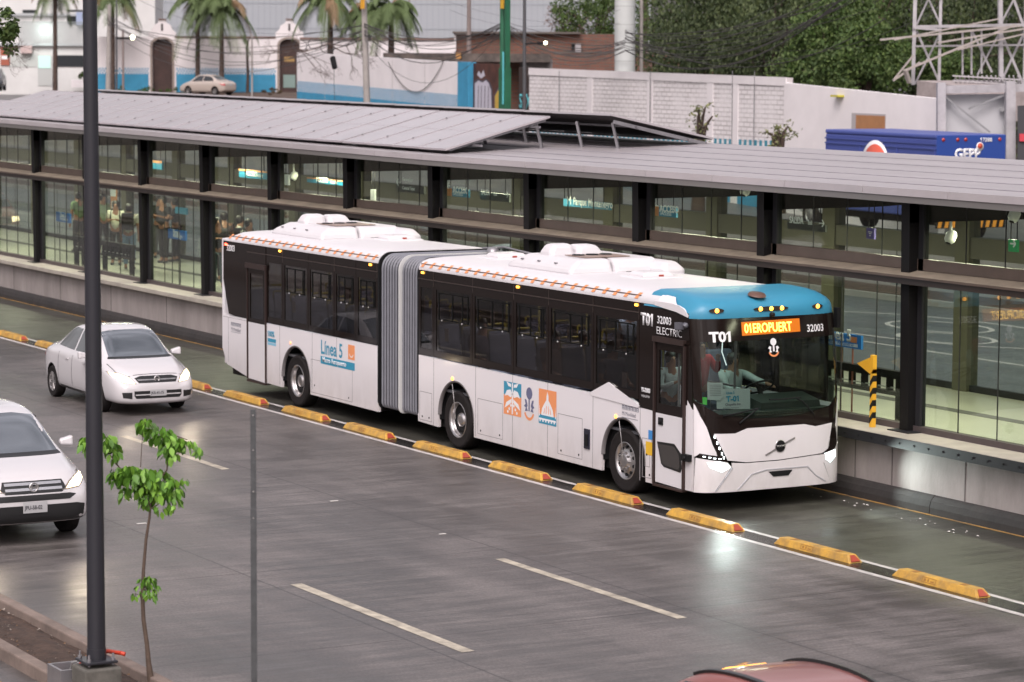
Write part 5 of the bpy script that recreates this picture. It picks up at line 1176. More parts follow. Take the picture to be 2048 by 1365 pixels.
# ------------------------------------------------------------------ cars
def car(name, label, cat, loc, rz, paint_m, st, wheels, wr, W, kind='sedan', lights=True, group=None, plate=True, detail=True):
    """local +X forward, origin on the ground under the rear bumper.  st rows: x, half width, z bottom, z belt, z top, half width of top"""
    t = thing(name, label, cat, loc, rz, group)
    secs = []
    for (x, w_, zb_, zbelt, ztop, wt) in st:
        zm = zb_+(zbelt-zb_)*.5
        secs.append([(0, zb_), (w_*.86, zb_), (w_*.97, zb_+.07), (w_, zm), (w_*.985, zbelt-.08), (w_*.93, zbelt), (wt+.02, ztop-.07), (wt*.93, ztop-.012), (wt*.5, ztop), (0, ztop+.004)])
    bm = bmesh.new(); n = len(secs[0]); rings = []
    for (row, sc) in zip(st, secs):
        pts = [(y, z) for y, z in sc]+[(-y, z) for y, z in sc[::-1][1:-1]]
        rings.append([bm.verts.new((row[0], y, z)) for y, z in pts])
    m_ = len(rings[0])
    for a, c in zip(rings, rings[1:]):
        for i in range(m_): bm.faces.new((a[i], c[i], c[(i+1) % m_], a[(i+1) % m_]))
    bm.faces.new(rings[0]); bm.faces.new(rings[-1][::-1])
    bmesh.ops.recalc_face_normals(bm, faces=bm.faces[:])
    me = bpy.data.meshes.new('t'); bm.to_mesh(me); bm.free(); me.materials.append(paint_m); me.materials.append(blackm)
    o = bpy.data.objects.new('t', me); C.objects.link(o); o.modifiers.new('s', 'SUBSURF').levels = 2
    cb = MB()
    for wx in wheels:
        for s in (1, -1): cb.tube((wx, s*(W*.52), wr+.02), (wx, s*(W*1.3), wr+.02), wr*1.13, None, 32, 1)
    co = cb.build('cut', [paint_m, blackm]); bmd = o.modifiers.new('b', 'BOOLEAN'); bmd.object = co; bmd.operation = 'DIFFERENCE'; bmd.solver = 'EXACT'
    bpy.context.view_layer.update()
    me2 = bpy.data.meshes.new_from_object(o.evaluated_get(bpy.context.evaluated_depsgraph_get())); bpy.data.objects.remove(o); bpy.data.objects.remove(co)
    me2.name = 'body'; me2.polygons.foreach_set('use_smooth', [True]*len(me2.polygons)); me2.set_sharp_from_angle(angle=radians(40))
    body = bpy.data.objects.new('body', me2); C.objects.link(body); body.parent = t
    bm = bmesh.new(); bm.from_mesh(me2); bv = BVHTree.FromBMesh(bm); bm.free(); L = st[-1][0]
    def front(off): 
        def f(u, v):
            h = bv.ray_cast(Vector((L+1, u, v)), Vector((-1, 0, 0)))[0]; return Vector(((h.x if h else L-.1)+off, u, v))
        return f
    def rear(off):
        def f(u, v):
            h = bv.ray_cast(Vector((-1, u, v)), Vector((1, 0, 0)))[0]; return Vector(((h.x if h else .1)-off, u, v))
        return f
    def side(s, off):
        def f(u, v):
            h = bv.ray_cast(Vector((u, s*2, v)), Vector((0, -s, 0)))[0]; return Vector((u, (h.y if h else s*W*.9)+s*off, v))
        return f
    def top(off):
        def f(u, v):
            h = bv.ray_cast(Vector((u, v, 3)), Vector((0, 0, -1)))[0]; return Vector((u, v, (h.z if h else 1)+off))
        return f
    def P(nm, poly, f, m, th=.004, du=.07, dv=.05): return panel(nm, poly, f, th, m, t, du=du, dv=dv)
    return t, front, rear, side, top, P
csg = mat('car_side_glass', (.012, .014, .016), .05, coat=.6); cg = mat('car_glass', (.05, .065, .08), .06, coat=1, spec=1); cg.node_tree.nodes['Principled BSDF'].inputs['IOR'].default_value = 2.3; cg.node_tree.nodes['Principled BSDF'].inputs['Coat IOR'].default_value = 1.8; trimb = mat('black_trim', (.015, .015, .016), .35)
whitec = mat('car_white_paint', (.58, .56, .575), .22, coat=.8); hlc = mat('car_headlight', (1, .9, .7), .2, emit=3, ecol=(1, .74, .42)); hlg = mat('car_lamp_glass', (.22, .19, .16), .15, coat=1)
plm = mat('plate_white', (.42, .42, .43), .5); redl = mat('tail_red', (.35, .01, .01), .2, coat=1)
def wheels_for(t, xs_, r, W, wd=.2):
    for x in xs_:
        for s in (1, -1): wheel(t, (x, s*(W-.12), r), r, wd, s, 'alloy')
def plate_text(t, f, y0, z, s='JKR-41-75'):
    letters(s, .075, mat('plate_ink', (.05, .05, .06), .6), t, lambda u, v: f(y0-u if False else y0+u, z+v), .001, xs=.8, th=0)
def mirrors(t, x, W, z, m):
    for s in (1, -1):
        b = MB(); b.hexa([(x-.06, s*(W-.02), z-.03), (x+.05, s*(W-.02), z-.03), (x+.07, s*(W+.17), z-.05), (x-.06, s*(W+.17), z-.05), (x-.06, s*(W-.02), z+.05), (x+.03, s*(W-.02), z+.05), (x+.05, s*(W+.17), z+.1), (x-.06, s*(W+.17), z+.1)] if s > 0 else [(x-.06, s*(W+.17), z-.05), (x+.07, s*(W+.17), z-.05), (x+.05, s*(W-.02), z-.03), (x-.06, s*(W-.02), z-.03), (x-.06, s*(W+.17), z+.1), (x+.05, s*(W+.17), z+.1), (x+.03, s*(W-.02), z+.05), (x-.06, s*(W-.02), z+.05)]); b.build('mirror', m, t, bevel=.03)
def beam_light(t, x, ys, z, e, col=(1, .82, .6)):
    for y in ys:
        l = bpy.data.lights.new('headlight_beam', 'SPOT'); l.energy = e; l.spot_size = radians(70); l.spot_blend = .9; l.color = col; l.shadow_soft_size = .05
        o = bpy.data.objects.new('headlight_beam', l); C.objects.link(o); o.parent = t; o.location = (x+.12, y, z); o.rotation_euler = Vector((1, 0, -.13)).to_track_quat('-Z', 'Y').to_euler()

SED = [(0, .52, .42, .80, .84, .42), (.05, .70, .30, .88, .93, .58), (.3, .80, .23, .93, 1.03, .66), (.62, .835, .2, .95, 1.08, .64), (.82, .84, .2, .955, 1.14, .62), (1.3, .845, .2, .96, 1.42, .56), (1.7, .85, .2, .96, 1.505, .55), (2.3, .85, .2, .95, 1.525, .55), (2.75, .85, .2, .94, 1.47, .55), (3.1, .85, .2, .93, 1.24, .60), (3.42, .845, .2, .91, 1.03, .67), (3.55, .84, .2, .89, .985, .68), (3.95, .82, .2, .80, .90, .62), (4.22, .78, .2, .68, .79, .56), (4.38, .68, .22, .58, .66, .46), (4.43, .56, .27, .52, .56, .36)]
t, fr_, re_, sd, tp, P = car('sedan', 'white sedan with lit headlights driving behind the lamp pole', 'car', (-18.2, -2.68, 0), radians(-1.5), whitec, SED, (.82, 3.42), .305, .85)
wheels_for(t, (.82, 3.42), .305, .85)
P('windscreen', [(-.60, 1.02), (.60, 1.02), (.52, 1.42), (.3, 1.45), (-.3, 1.45), (-.52, 1.42)], fr_(.006), cg)
P('wiper_cowl', [(-.64, .985), (.64, .985), (.61, 1.02), (-.61, 1.02)], fr_(.008), trimb)
P('rear_window', [(-.56, 1.13), (.56, 1.13), (.46, 1.40), (-.46, 1.40)], re_(.006), cg)
for s in (1, -1):
    P('side_window', [(1.0, 1.04), (1.98, 1.02), (1.98, 1.42), (1.6, 1.42), (1.3, 1.34)], sd(s, .005), csg); P('side_window', [(2.06, 1.02), (3.08, .99), (2.95, 1.12), (2.62, 1.38), (2.06, 1.43)], sd(s, .005), csg)
    P('sill', [(1.25, .24), (3.0, .24), (3.0, .3), (1.25, .3)], sd(s, .006), trimb)
    for x in (2.02, 3.0, 1.22): P('door_seam', [(x-.007, .34), (x+.007, .34), (x+.007, .93), (x-.007, .93)], sd(s, .002), trimb, th=.002)
    for x in (1.75, 2.75): P('door_handle', [(x-.1, .83), (x+.08, .83), (x+.08, .86), (x-.1, .86)], sd(s, .02), whitec, th=.02)
    P('headlight', [(s*.40, .60), (s*.62, .62), (s*.77, .72), (s*.79, .80), (s*.66, .79), (s*.5, .72)], fr_(.006), hlg)
    o = P('headlight_lens', [(s*.43, .61), (s*.62, .63), (s*.76, .72), (s*.775, .79), (s*.65, .775), (s*.51, .71)], fr_(.014), hlc)
    P('fog_recess', [(s*.50, .33), (s*.66, .35), (s*.68, .45), (s*.50, .45)], fr_(.006), trimb)
    P('tail_lamp', [(s*.56, .72), (s*.74, .74), (s*.76, .9), (s*.6, .88)], re_(.006), redl)
for a_, c_ in (((4.2, -.66), (3.6, -.70)), ((4.2, .66), (3.6, .70)), ((4.25, -.5), (4.2, -.66)), ((4.25, .5), (4.2, .66)), ((4.25, -.5), (4.25, .5))):
    dx, dy = c_[0]-a_[0], c_[1]-a_[1]; l_ = sqrt(dx*dx+dy*dy); nx, ny = -dy/l_*.006, dx/l_*.006
    panel('bonnet_seam', [(a_[0]+nx, a_[1]+ny), (a_[0]-nx, a_[1]-ny), (c_[0]-nx, c_[1]-ny), (c_[0]+nx, c_[1]+ny)], tp(.003), .002, trimb, t, du=.1, dv=.1)
P('grille', [(-.36, .615), (.36, .615), (.42, .70), (.3, .735), (-.3, .735), (-.42, .70)], fr_(.006), trimb)
P('grille_bar', [(-.36, .66), (.36, .66), (.38, .68), (-.38, .68)], fr_(.014), chrome)
b = MB(); b.ring(fr_(.02)(0, .68), (1, 0, .1), [(.06, 0), (.055, .012), (.04, .012), (.035, 0)], 20); b.box(fr_(.02)(0, .68).x, fr_(.02)(0, .68).x+.012, -.055, .055, .668, .692); b.build('badge', chrome, t)
P('air_intake', [(-.42, .33), (.42, .33), (.46, .38), (.46, .47), (-.46, .47), (-.46, .38)], fr_(.005), trimb)
P('intake_bar', [(-.44, .39), (.44, .39), (.44, .41), (-.44, .41)], fr_(.012), whitec)
P('number_plate', [(-.16, .37), (.16, .37), (.16, .49), (-.16, .49)], fr_(.018), plm); plate_text(t, fr_(.024), -.145, .405)
mirrors(t, 2.92, .85, 1.0, whitec); beam_light(t, 4.3, (.6, -.6), .7, 22)

SUVS = [(0, .6, .45, .9, 1.0, .5), (.06, .78, .35, 1.0, 1.2, .6), (.35, .87, .28, 1.06, 1.52, .6), (.75, .9, .26, 1.08, 1.64, .62), (1.6, .91, .26, 1.08, 1.69, .63), (2.3, .91, .26, 1.07, 1.68, .63), (2.75, .91, .26, 1.06, 1.60, .63), (3.15, .91, .26, 1.05, 1.36, .68), (3.5, .905, .26, 1.03, 1.16, .74), (3.62, .9, .26, 1.01, 1.11, .75), (4.0, .885, .26, .93, 1.05, .7), (4.3, .85, .27, .83, .97, .64), (4.45, .78, .3, .72, .84, .55), (4.53, .66, .36, .62, .68, .45)]
t, fr_, re_, sd, tp, P = car('suv', 'white sport utility car with lit headlights cut by the left edge of the photo', 'car', (-6.25, -9.42, 0), radians(-1), whitec, SUVS, (.9, 3.52), .345, .9)
wheels_for(t, (.9, 3.52), .345, .9, .22)
P('windscreen', [(-.68, 1.15), (.68, 1.15), (.61, 1.56), (.3, 1.6), (-.3, 1.6), (-.61, 1.56)], fr_(.006), cg)
P('wiper_cowl', [(-.72, 1.11), (.72, 1.11), (.69, 1.15), (-.69, 1.15)], fr_(.008), trimb)
P('rear_window', [(-.6, 1.15), (.6, 1.15), (.52, 1.5), (-.52, 1.5)], re_(.006), cg)
for s in (1, -1):
    P('side_window', [(.5, 1.2), (1.9, 1.15), (1.9, 1.56), (.95, 1.54)], sd(s, .005), csg); P('side_window', [(1.98, 1.15), (3.1, 1.12), (2.95, 1.25), (2.6, 1.5), (1.98, 1.56)], sd(s, .005), csg)
    P('headlight', [(s*.40, .74), (s*.66, .76), (s*.83, .86), (s*.85, .95), (s*.7, .94), (s*.52, .85)], fr_(.006), hlg)
    P('headlight_lens', [(s*.46, .76), (s*.66, .775), (s*.79, .86), (s*.8, .92), (s*.66, .9), (s*.54, .84)], fr_(.014), hlc)
    P('roof_rail', [(.6, 1.5), (2.6, 1.5), (2.6, 1.53), (.6, 1.53)], sd(s, .02), trimb)
    P('tail_lamp', [(s*.7, .9), (s*.84, .9), (s*.8, 1.4), (s*.7, 1.4)], re_(.006), redl)
P('lower_bumper', [(-.8, .32), (.8, .32), (.82, .52), (.6, .56), (-.6, .56), (-.82, .52)], fr_(.006), trimb)
P('grille', [(-.4, .72), (.4, .72), (.46, .78), (.42, .88), (-.42, .88), (-.46, .78)], fr_(.006), trimb)
for z in (.76, .83): P('grille_bar', [(-.4, z), (.4, z), (.4, z+.035), (-.4, z+.035)], fr_(.014), mat('bar_silver', (.5, .5, .52), .25, metal=.7))
P('lower_grille', [(-.5, .62), (.5, .62), (.6, .68), (.5, .70), (-.5, .70), (-.6, .68)], fr_(.006), trimb)
b = MB(); q = fr_(.02)(0, .8); b.ring(q, (1, 0, .1), [(.07, 0), (.065, .012), (.05, .012), (.045, 0)], 20); b.box(q.x, q.x+.012, -.04, -.022, .76, .84); b.box(q.x, q.x+.012, .022, .04, .76, .84); b.box(q.x, q.x+.012, -.03, .03, .79, .81); b.build('badge', chrome, t)
P('number_plate', [(-.17, .46), (.17, .46), (.17, .61), (-.17, .61)], fr_(.018), plm); plate_text(t, fr_(.024), -.15, .51, 'JPU-58-02')
mirrors(t, 2.98, .91, 1.17, whitec); beam_light(t, 4.4, (.66, -.66), .84, 22)
# red car, only its roof in the frame
redc = mat('car_red_paint', (.24, .085, .075), .35, coat=.5)
t, fr_, re_, sd, tp, P = car('red_car', 'red car with only its roof showing at the bottom edge of the photo', 'car', (12.9, -8.8, -.02), radians(0), redc, SED, (.9, 3.52), .33, .9)
wheels_for(t, (.82, 3.42), .31, .85)
P('rear_window', [(-.56, 1.13), (.56, 1.13), (.46, 1.36), (-.46, 1.36)], re_(.006), cg); P('windscreen', [(-.6, 1.03), (.6, 1.03), (.5, 1.42), (-.5, 1.42)], fr_(.006), cg)

for s in (1, -1):
    P('side_window', [(1.0, 1.04), (1.98, 1.02), (1.98, 1.42), (1.3, 1.34)], sd(s, .005), csg); P('side_window', [(2.06, 1.02), (3.08, .99), (2.62, 1.38), (2.06, 1.43)], sd(s, .005), csg)
    P('roof_rail', [(1.3, s*.45), (2.7, s*.45), (2.7, s*.49), (1.3, s*.49)], tp(.03), trimb, th=.03)
P('amber_reflection', [(-.2, 1.39), (.22, 1.39), (.22, 1.425), (-.2, 1.425)], re_(.01), mat('amber_glow', (1, .5, .1), .4, emit=3, ecol=(1, .4, .05)))  # glowing amber panel imitates an orange reflection on the tail
P('antenna_base', [(1.3, -.04), (1.45, -.02), (1.45, .02), (1.3, .04)], tp(.03), chrome)
# silver sedan parked far behind
beige = mat('car_beige_paint', (.42, .36, .32), .3, coat=.5)
gz = 3.2
q = PD(418, 191, 203); axd = radians(215)
t, fr_, re_, sd, tp, P = car('parked_sedan', 'beige sedan parked before the white and blue wall, seen from behind', 'car', (q.x+1.2, q.y+1.2, q.z), radians(205), beige, SED, (.82, 3.42), .31, .85)
wheels_for(t, (.82, 3.42), .31, .85)
P('rear_window', [(-.56, 1.13), (.56, 1.13), (.46, 1.40), (-.46, 1.40)], re_(.006), cg); P('windscreen', [(-.6, 1.03), (.6, 1.03), (.5, 1.42), (-.5, 1.42)], fr_(.006), cg)
for s in (1, -1):
    P('side_window', [(1.0, 1.04), (1.98, 1.02), (1.98, 1.42), (1.3, 1.34)], sd(s, .005), csg); P('side_window', [(2.06, 1.02), (3.08, .99), (2.62, 1.38), (2.06, 1.43)], sd(s, .005), csg)
    P('tail_lamp', [(s*.56, .70), (s*.76, .72), (s*.78, .88), (s*.6, .86)], re_(.006), redl)
P('number_plate', [(-.16, .72), (.16, .72), (.16, .84), (-.16, .84)], re_(.01), plm)
# far carriageway traffic seen through the glass
q = PZ(20, 475, .4)
dkred = mat('pickup_red', (.2, .06, .045), .3, coat=.6)
t, fr_, re_, sd, tp, P = car('pickup', 'dark red vehicle with bright headlights seen through the leftmost glass bay', 'car', (q.x-4.2, 13.0, 0), radians(-8), dkred, SUVS, (.9, 3.52), .36, .9)
t.location = (-66.0, 11.2, 0)
wheels_for(t, (.9, 3.52), .36, .9)
P('windscreen', [(-.68, 1.15), (.68, 1.15), (.58, 1.56), (-.58, 1.56)], fr_(.006), cg)
P('bumper', [(-.8, .38), (.8, .38), (.8, .56), (-.8, .56)], fr_(.01), chrome); P('grille', [(-.5, .6), (.5, .6), (.5, .85), (-.5, .85)], fr_(.01), trimb)
for s in (1, -1): P('headlight', [(s*.52, .66), (s*.8, .7), (s*.8, .86), (s*.52, .84)], fr_(.02), hlc)
silver = mat('car_silver_paint', (.5, .52, .55), .25, coat=.7, metal=.3)
q = PY(1035, 488, 13.0)  # whole car added beyond the glass to stand in for a reflected one
t, fr_, re_, sd, tp, P = car('reflected_silver_car', 'silver car added beyond the glass for a car roof reflected just above the bus', 'car', (q.x-2.2, 13.0, q.z-1.52), radians(2), silver, SED, (.82, 3.42), .31, .85)
t.location.z = 0; q = PZ(1035, 488, 1.5); t.location = (q.x-2.0, q.y, 0)
wheels_for(t, (.82, 3.42), .31, .85)
P('windscreen', [(-.6, 1.03), (.6, 1.03), (.5, 1.42), (-.5, 1.42)], fr_(.006), cg)
for s in (1, -1): P('side_window', [(1.0, 1.04), (1.98, 1.02), (1.98, 1.42), (1.3, 1.34)], sd(s, .005), csg); P('side_window', [(2.06, 1.02), (3.08, .99), (2.62, 1.38), (2.06, 1.43)], sd(s, .005), csg)
q = PD(-52, 181, 200)
t, fr_, re_, sd, tp, P = car('dark_suv', 'dark car front corner at the far left edge beside the white building', 'car', (q.x-3.0, q.y+2.6, q.z-.05), radians(-25), mat('car_dark_paint', (.06, .06, .065), .3, coat=.6), SUVS, (.9, 3.52), .35, .9)
wheels_for(t, (.9, 3.52), .35, .9)
for s in (1, -1): P('side_window', [(.5, 1.2), (1.9, 1.15), (1.9, 1.56), (.95, 1.54)], sd(s, .005), csg)

# ------------------------------------------------------------------ foreground : lamp pole, sign post, sapling
polem = mat('lamp_pole_paint', (.026, .026, .033), .38, nscale=3, namp=.1, stretch=(1, 1, .2))
bx, by = 6.37+.9, -11.74
q = PZ(193, 1312, .5); bx, by = q.x, q.y
t = thing('lamp_pole', 'thick dark grey lamp pole standing on a concrete footing in the median', 'lamp pole', (bx, by, .0))
b = MB(); b.tube((0, 0, .5), (0, 0, 9.5), .094, .062, 28); b.build('shaft', polem, t)
b = MB(); b.tube((0, 0, .47), (0, 0, .58), .1, .1, 28); b.build('collar', polem, t)
b = MB(); b.box(-.17, .17, -.17, .17, .44, .47); b.build('base_plate', polem, t, bevel=.008)
b = MB()
for x in (-.13, .13):
    for y in (-.13, .13): b.tube((x, y, .42), (x, y, .54), .012, .012, 8); b.tube((x, y, .47), (x, y, .495), .024, .024, 6)
b.build('anchor_bolts', greym, t)
b = MB(); b.box(-.2, .2, -.2, .2, -.1, .40); b.build('footing', mat('footing_concrete', (.17, .16, .14), .8, nscale=4, namp=.3), t, bevel=.02)
b = MB(); b.path([(0, 0, 9.3), (0, .6, 9.75), (0, 2.0, 9.9)], .04, 8); b.build('arm', polem, t)
b = MB(); b.box(-.12, .12, 1.9, 2.6, 9.84, 9.95); b.build('lamp_head', polem, t, bevel=.03)
b = MB(); pts = [Vector((bx, by, 0))+Vector(p) for p in [(-.5, -.05, .12), (-.47, -.02, .3), (-.38, .08, .43), (-.2, .2, .49), (0, .27, .5), (.03, .3, .49)]]
b.path(pts, .022, 8); tag(b.build('orange_conduit', mat('conduit_orange', (.55, .05, .02), .45)), 'orange plastic conduit arching behind the foot of the lamp pole', 'conduit')
t = thing('junction_box', 'open metal junction box sunk beside the lamp pole footing', 'box', (bx-.55, by-.1, .05))
b = MB(); b.box(-.2, .2, -.16, -.13, 0, .25); b.box(-.2, .2, .13, .16, 0, .25); b.box(-.2, -.17, -.13, .13, 0, .25); b.box(.17, .2, -.13, .13, 0, .25); b.build('frame', greym, t)
b = MB(); b.box(-.17, .17, -.13, .13, 0, .08); b.build('inside', blackm, t)
b = MB(); b.path([(0, 0, .1), (.1, 0, .3), (.3, .02, .36), (.45, .05, .4)], .008, 6); b.build('cable', mat('cable_grey', (.3, .3, .3), .5), t)
q = PD(508.5, 1365, 24); t = thing('sign_post', 'thin bare galvanised post standing alone in the foreground', 'post', (q.x, q.y, 0)); ztop = PD(508.5, 812, 24).z; zj = PD(508.5, 1012, 24).z
pm = mat('galvanised_post', (.12, .125, .13), .4, metal=.5, nscale=6, namp=.2)
b = MB(); b.box(-.026, .026, -.012, .012, 0, zj); b.box(-.024, .024, -.005, .022, zj-.15, ztop); b.build('shaft', pm, t)
t.rotation_euler = (0, 0, radians(62))
b = MB()
for z in (ztop-.05, zj-.08, zj+.15, ztop-.35): b.tube((0, -.016, z), (0, .026, z), .007, .007, 8)
b.build('bolts', chrome, t)

# sapling
leafm = mat('sapling_leaf', (.11, .26, .03), .45, nscale=3, namp=.22, spec=.4); leafm2 = mat('sapling_leaf_light', (.19, .38, .045), .45)
barkm = mat('sapling_bark', (.11, .075, .055), .8, nscale=12, namp=.2)
base = PZ(303, 1368, .07); DT = (base-CAM).dot(vF)
def TP(x, y, dd=0): return PD(x, y, DT+dd)
t = thing('sapling', 'young slender tree with drooping bright green leaves beside the lamp pole', 'tree', base)
def rel(p): return p-base
b = MB()
tr = [(303, 1372), (297, 1325), (294, 1290), (287, 1240), (285, 1195), (287, 1140), (292, 1080), (299, 1035), (301, 1010), (308, 985)]
b.path([rel(TP(*p)) for p in tr], [.042, .03, .025, .024, .023, .019, .017, .014, .012, .01], 8); b.build('trunk', barkm, t)
b = MB()
for pts, r0 in (([(301, 1010), (280, 975), (262, 960), (238, 935), (226, 918), (205, 890), (190, 880)], .011), ([(305, 1000), (320, 960), (334, 940), (335, 920), (334, 885), (345, 870), (375, 880)], .01), ([(334, 885), (320, 865), (300, 850)], .006), ([(281, 935), (283, 900), (286, 860), (291, 845)], .005), ([(299, 1020), (330, 1000), (352, 985)], .006), ([(300, 1020), (270, 985), (230, 960)], .007), ([(287, 1195), (292, 1175), (296, 1160)], .006), ([(287, 1195), (280, 1190), (268, 1188)], .004)):
    b.path([rel(TP(*p, dd=random.uniform(-.04, .04))) for p in pts], [r0*(1-.6*i/len(pts)) for i in range(len(pts))], 6)
b.build('branches', barkm, t)
random.seed(21)
def leaf(b, p, d, L, mi):
    d = d.normalized(); s = d.cross(Vector((random.uniform(-.5, .5), random.uniform(-.5, .5), 1))).normalized(); n = s.cross(d).normalized(); w_ = L*.34
    k = lambda a, c, h: p+d*(a*L)+s*(c*w_)+n*(h*L)-Vector((0, 0, 1))*(a*a*.25*L)
    vs = [k(0, 0, 0), k(.25, .75, .04), k(.55, 1.05, .02), k(.8, .65, -.02), k(1.05, 0, -.05), k(.8, -.65, -.02), k(.55, -1.05, .02), k(.25, -.75, .04), k(.3, 0, -.02), k(.65, 0, -.04)]
    b.add(vs, [(0, 1, 8), (1, 2, 9, 8), (2, 3, 9), (3, 4, 9), (0, 8, 7), (7, 8, 9, 6), (6, 9, 5), (5, 9, 4)], mi, True)
b = MB()
def cluster(x, y, rx, ry, n, L):
    for _ in range(int(n*2.2)):
        a = random.random()*2*pi; r = sqrt(random.random()); dd = random.uniform(-.2, .2)
        p = rel(TP(x+rx*1.15*r*cos(a), y+ry*1.1*r*sin(a), dd))
        d = vR2*(cos(a)*.55+random.uniform(-.3, .3))+vF*random.uniform(-.6, .6)+Vector((0, 0, -random.uniform(.35, 1.2)))
        leaf(b, p, d, L*random.uniform(.35, .9), 0 if random.random() < .62 else 1)
for a in [(180, 885, 18, 14, 26, .11), (205, 880, 22, 14, 34, .12), (228, 900, 10, 16, 16, .1), (292, 850, 15, 12, 26, .1), (320, 868, 22, 14, 34, .11), (345, 885, 18, 14, 30, .12), (375, 888, 16, 8, 20, .1), (398, 902, 5, 8, 5, .1), (335, 905, 14, 12, 18, .1), (232, 950, 12, 16, 22, .12), (258, 945, 16, 14, 32, .13), (290, 955, 20, 18, 44, .14), (320, 955, 18, 16, 34, .13), (345, 975, 14, 16, 26, .12), (300, 985, 26, 12, 26, .12), (248, 985, 6, 12, 8, .11), (350, 1005, 10, 10, 12, .1), (322, 1015, 12, 10, 10, .08), (290, 1005, 10, 8, 10, .09), (368, 960, 4, 8, 5, .09), (295, 1160, 12, 8, 22, .08), (305, 1175, 10, 10, 14, .08), (280, 1180, 8, 10, 9, .07), (300, 1192, 10, 6, 8, .08), (268, 1190, 3, 5, 4, .07)]: cluster(*a)
b.build('foliage', [leafm, leafm2], t)

# ------------------------------------------------------------------ beyond the far carriageway
mulch = mat('mulch', (.1, .06, .045), .95, nscale=5, namp=.4, ncol=(.03, .02, .015), bump=1, bscale=12)
def bx3(name, m, x0, x1, y0, y1, z0, z1, **k):
    b = MB(); b.box(x0, x1, y0, y1, z0, z1); return b.build(name, m, **k)
tag(bx3('planter_kerb', mat('pale_kerb', (.3, .29, .27), .7), -320, 120, 24.35, 24.5, -.05, .16), kind='structure')
tag(bx3('planting_bed', mulch, -320, 120, 24.5, 26.5, -.05, .13), kind='structure')
rw_ = mat('retaining_concrete', (.33, .31, .3), .8, nscale=.8, namp=.15)
t = thing('retaining_wall', 'pale concrete retaining wall with panel joints along the far carriageway', 'wall', (0, 26.5, 0))
b = MB(); b.hexa([(-320, 0, -.05), (120, 0, -.05), (120, .3, -.05), (-320, .3, -.05), (-320, 0, 2.6), (120, 0, .75), (120, .3, .75), (-320, .3, 2.6)]); b.build('wall', rw_, t)
b = MB()
for x in range(-150, 60, 5): b.box(x, x+.04, -.006, .01, 0, 1.0)
b.build('joints', seam_m, t)
# upper street: sheet from the retaining wall to the property walls, rising to the left
W0 = PD(1570, 287, 100); WA = radians(173.7); wd = Vector((cos(WA), sin(WA), 0)); wn = Vector((-wd.y, wd.x, 0))*-1   # wn points away from the camera
if wn.dot(vF) < 0: wn = -wn
def WP(s, z=0, off=0): p = W0+wd*s+wn*off; return Vector((p.x, p.y, z))
def s_at(px, off=0):  # distance along the wall line whose image x is px
    lo_, hi = -60, 400
    def f(s):
        d = WP(s, 4, off)-CAM; return 1024+FPX*d.dot(vR2)/d.dot(vF)
    for _ in range(60):
        m = (lo_+hi)/2
        if f(m) > px: lo_ = m
        else: hi = m
    return lo_
def z_at(px, py, off=0):
    s = s_at(px, off); p = WP(s, 0, off); D_ = (p-CAM).dot(vF); return PD(px, py, D_).z
def gz_(s): return max(.8, min(3.3, 1.1+.034*s))
streetm = roadmat('upper_street_asphalt', (.13, .12, .12), (.09, .085, .085), .35, .6, joints=False)
b = MB(); vs = []; N_ = 40
for i in range(N_+1):
    s = -60+ (400)*i/N_; p = WP(s, gz_(s)); e = Vector((p.x+(p.y-26.8)*-.0, 26.8, 2.6+(p.x+320)/440*(.75-2.6)-.02))
    vs += [e, p, WP(s, gz_(s)+.1, 300)]
b.add(vs, [(3*i+j, 3*i+3+j, 3*i+4+j, 3*i+1+j) for i in range(N_) for j in (0, 1)])
tag(b.build('upper_street', streetm), kind='structure')
walw = mat('wall_white_paint', (.8, .755, .765), .8, nscale=.5, namp=.07, bump=.1); walb = mat('wall_blue_paint', (.05, .3, .5), .75, nscale=1.2, namp=.12)
brw = brickmat('white_painted_brick', (.78, .74, .745), (.7, .665, .67), (.5, .46, .46), 1.0, bump=1, bw=.46, rh=.17, wear=.8, wearcol=(.77, .73, .735))
redb = brickmat('red_brick', (.22, .09, .06), (.17, .07, .05), (.13, .1, .08), 1.0, bump=.6, bw=.5, rh=.16, wear=.5, wearcol=(.09, .07, .06))
capm = mat('wall_cap', (.5, .47, .46), .8)
def wallpiece(name, label, s0, s1, z0, z1a, z1b, m, th=.25, off=0, cat='wall'):
    """wall along the property line; returns the thing, in world coordinates rotated to the wall direction"""
    a = WP(s0, 0, off); t = thing(name, label, cat, (a.x, a.y, 0), WA)
    # local x runs along wd, local y is -? : rotate so that +y points to the camera side
    L = s1-s0; sgn = 1 if (Matrix.Rotation(WA, 3, 'Z') @ Vector((0, 1, 0))).dot(vF) < 0 else -1
    b = MB(); y0, y1 = sorted((0, -sgn*th)); b.hexa([(0, y0, z0), (L, y0, z0), (L, y1, z0), (0, y1, z0), (0, y0, z1a), (L, y0, z1b), (L, y1, z1b), (0, y1, z1a)]); b.build('wall_face', m, t)
    return t, L, sgn
def checks(t, L, sgn, z0, z1, sz, rows, blue_from, s_off=0.0, pm_=None, rh=.2):
    """blue base up to z0 and staggered blue dashes above"""
    b = MB(); f = sgn*.004
    y0, y1 = sorted((0, f)); b.hexa([(0, y0, blue_from), (L, y0, blue_from), (L, y1, blue_from), (0, y1, blue_from), (0, y0, z0), (L, y0, z1), (L, y1, z1), (0, y1, z0)])
    b.build('blue_base', walb, t)
    b = MB(); n = int(L/sz/2)
    for r in range(rows):
        for i in range(n):
            x = (2*i+(r % 2))*sz
            if x+sz > L: continue
            zb_ = z0+(z1-z0)*x/L+r*rh; b.box(x, x+sz, y0, y1+.001, zb_, zb_+rh*.98)
    b.build('blue_checks', pm_ or walb, t)
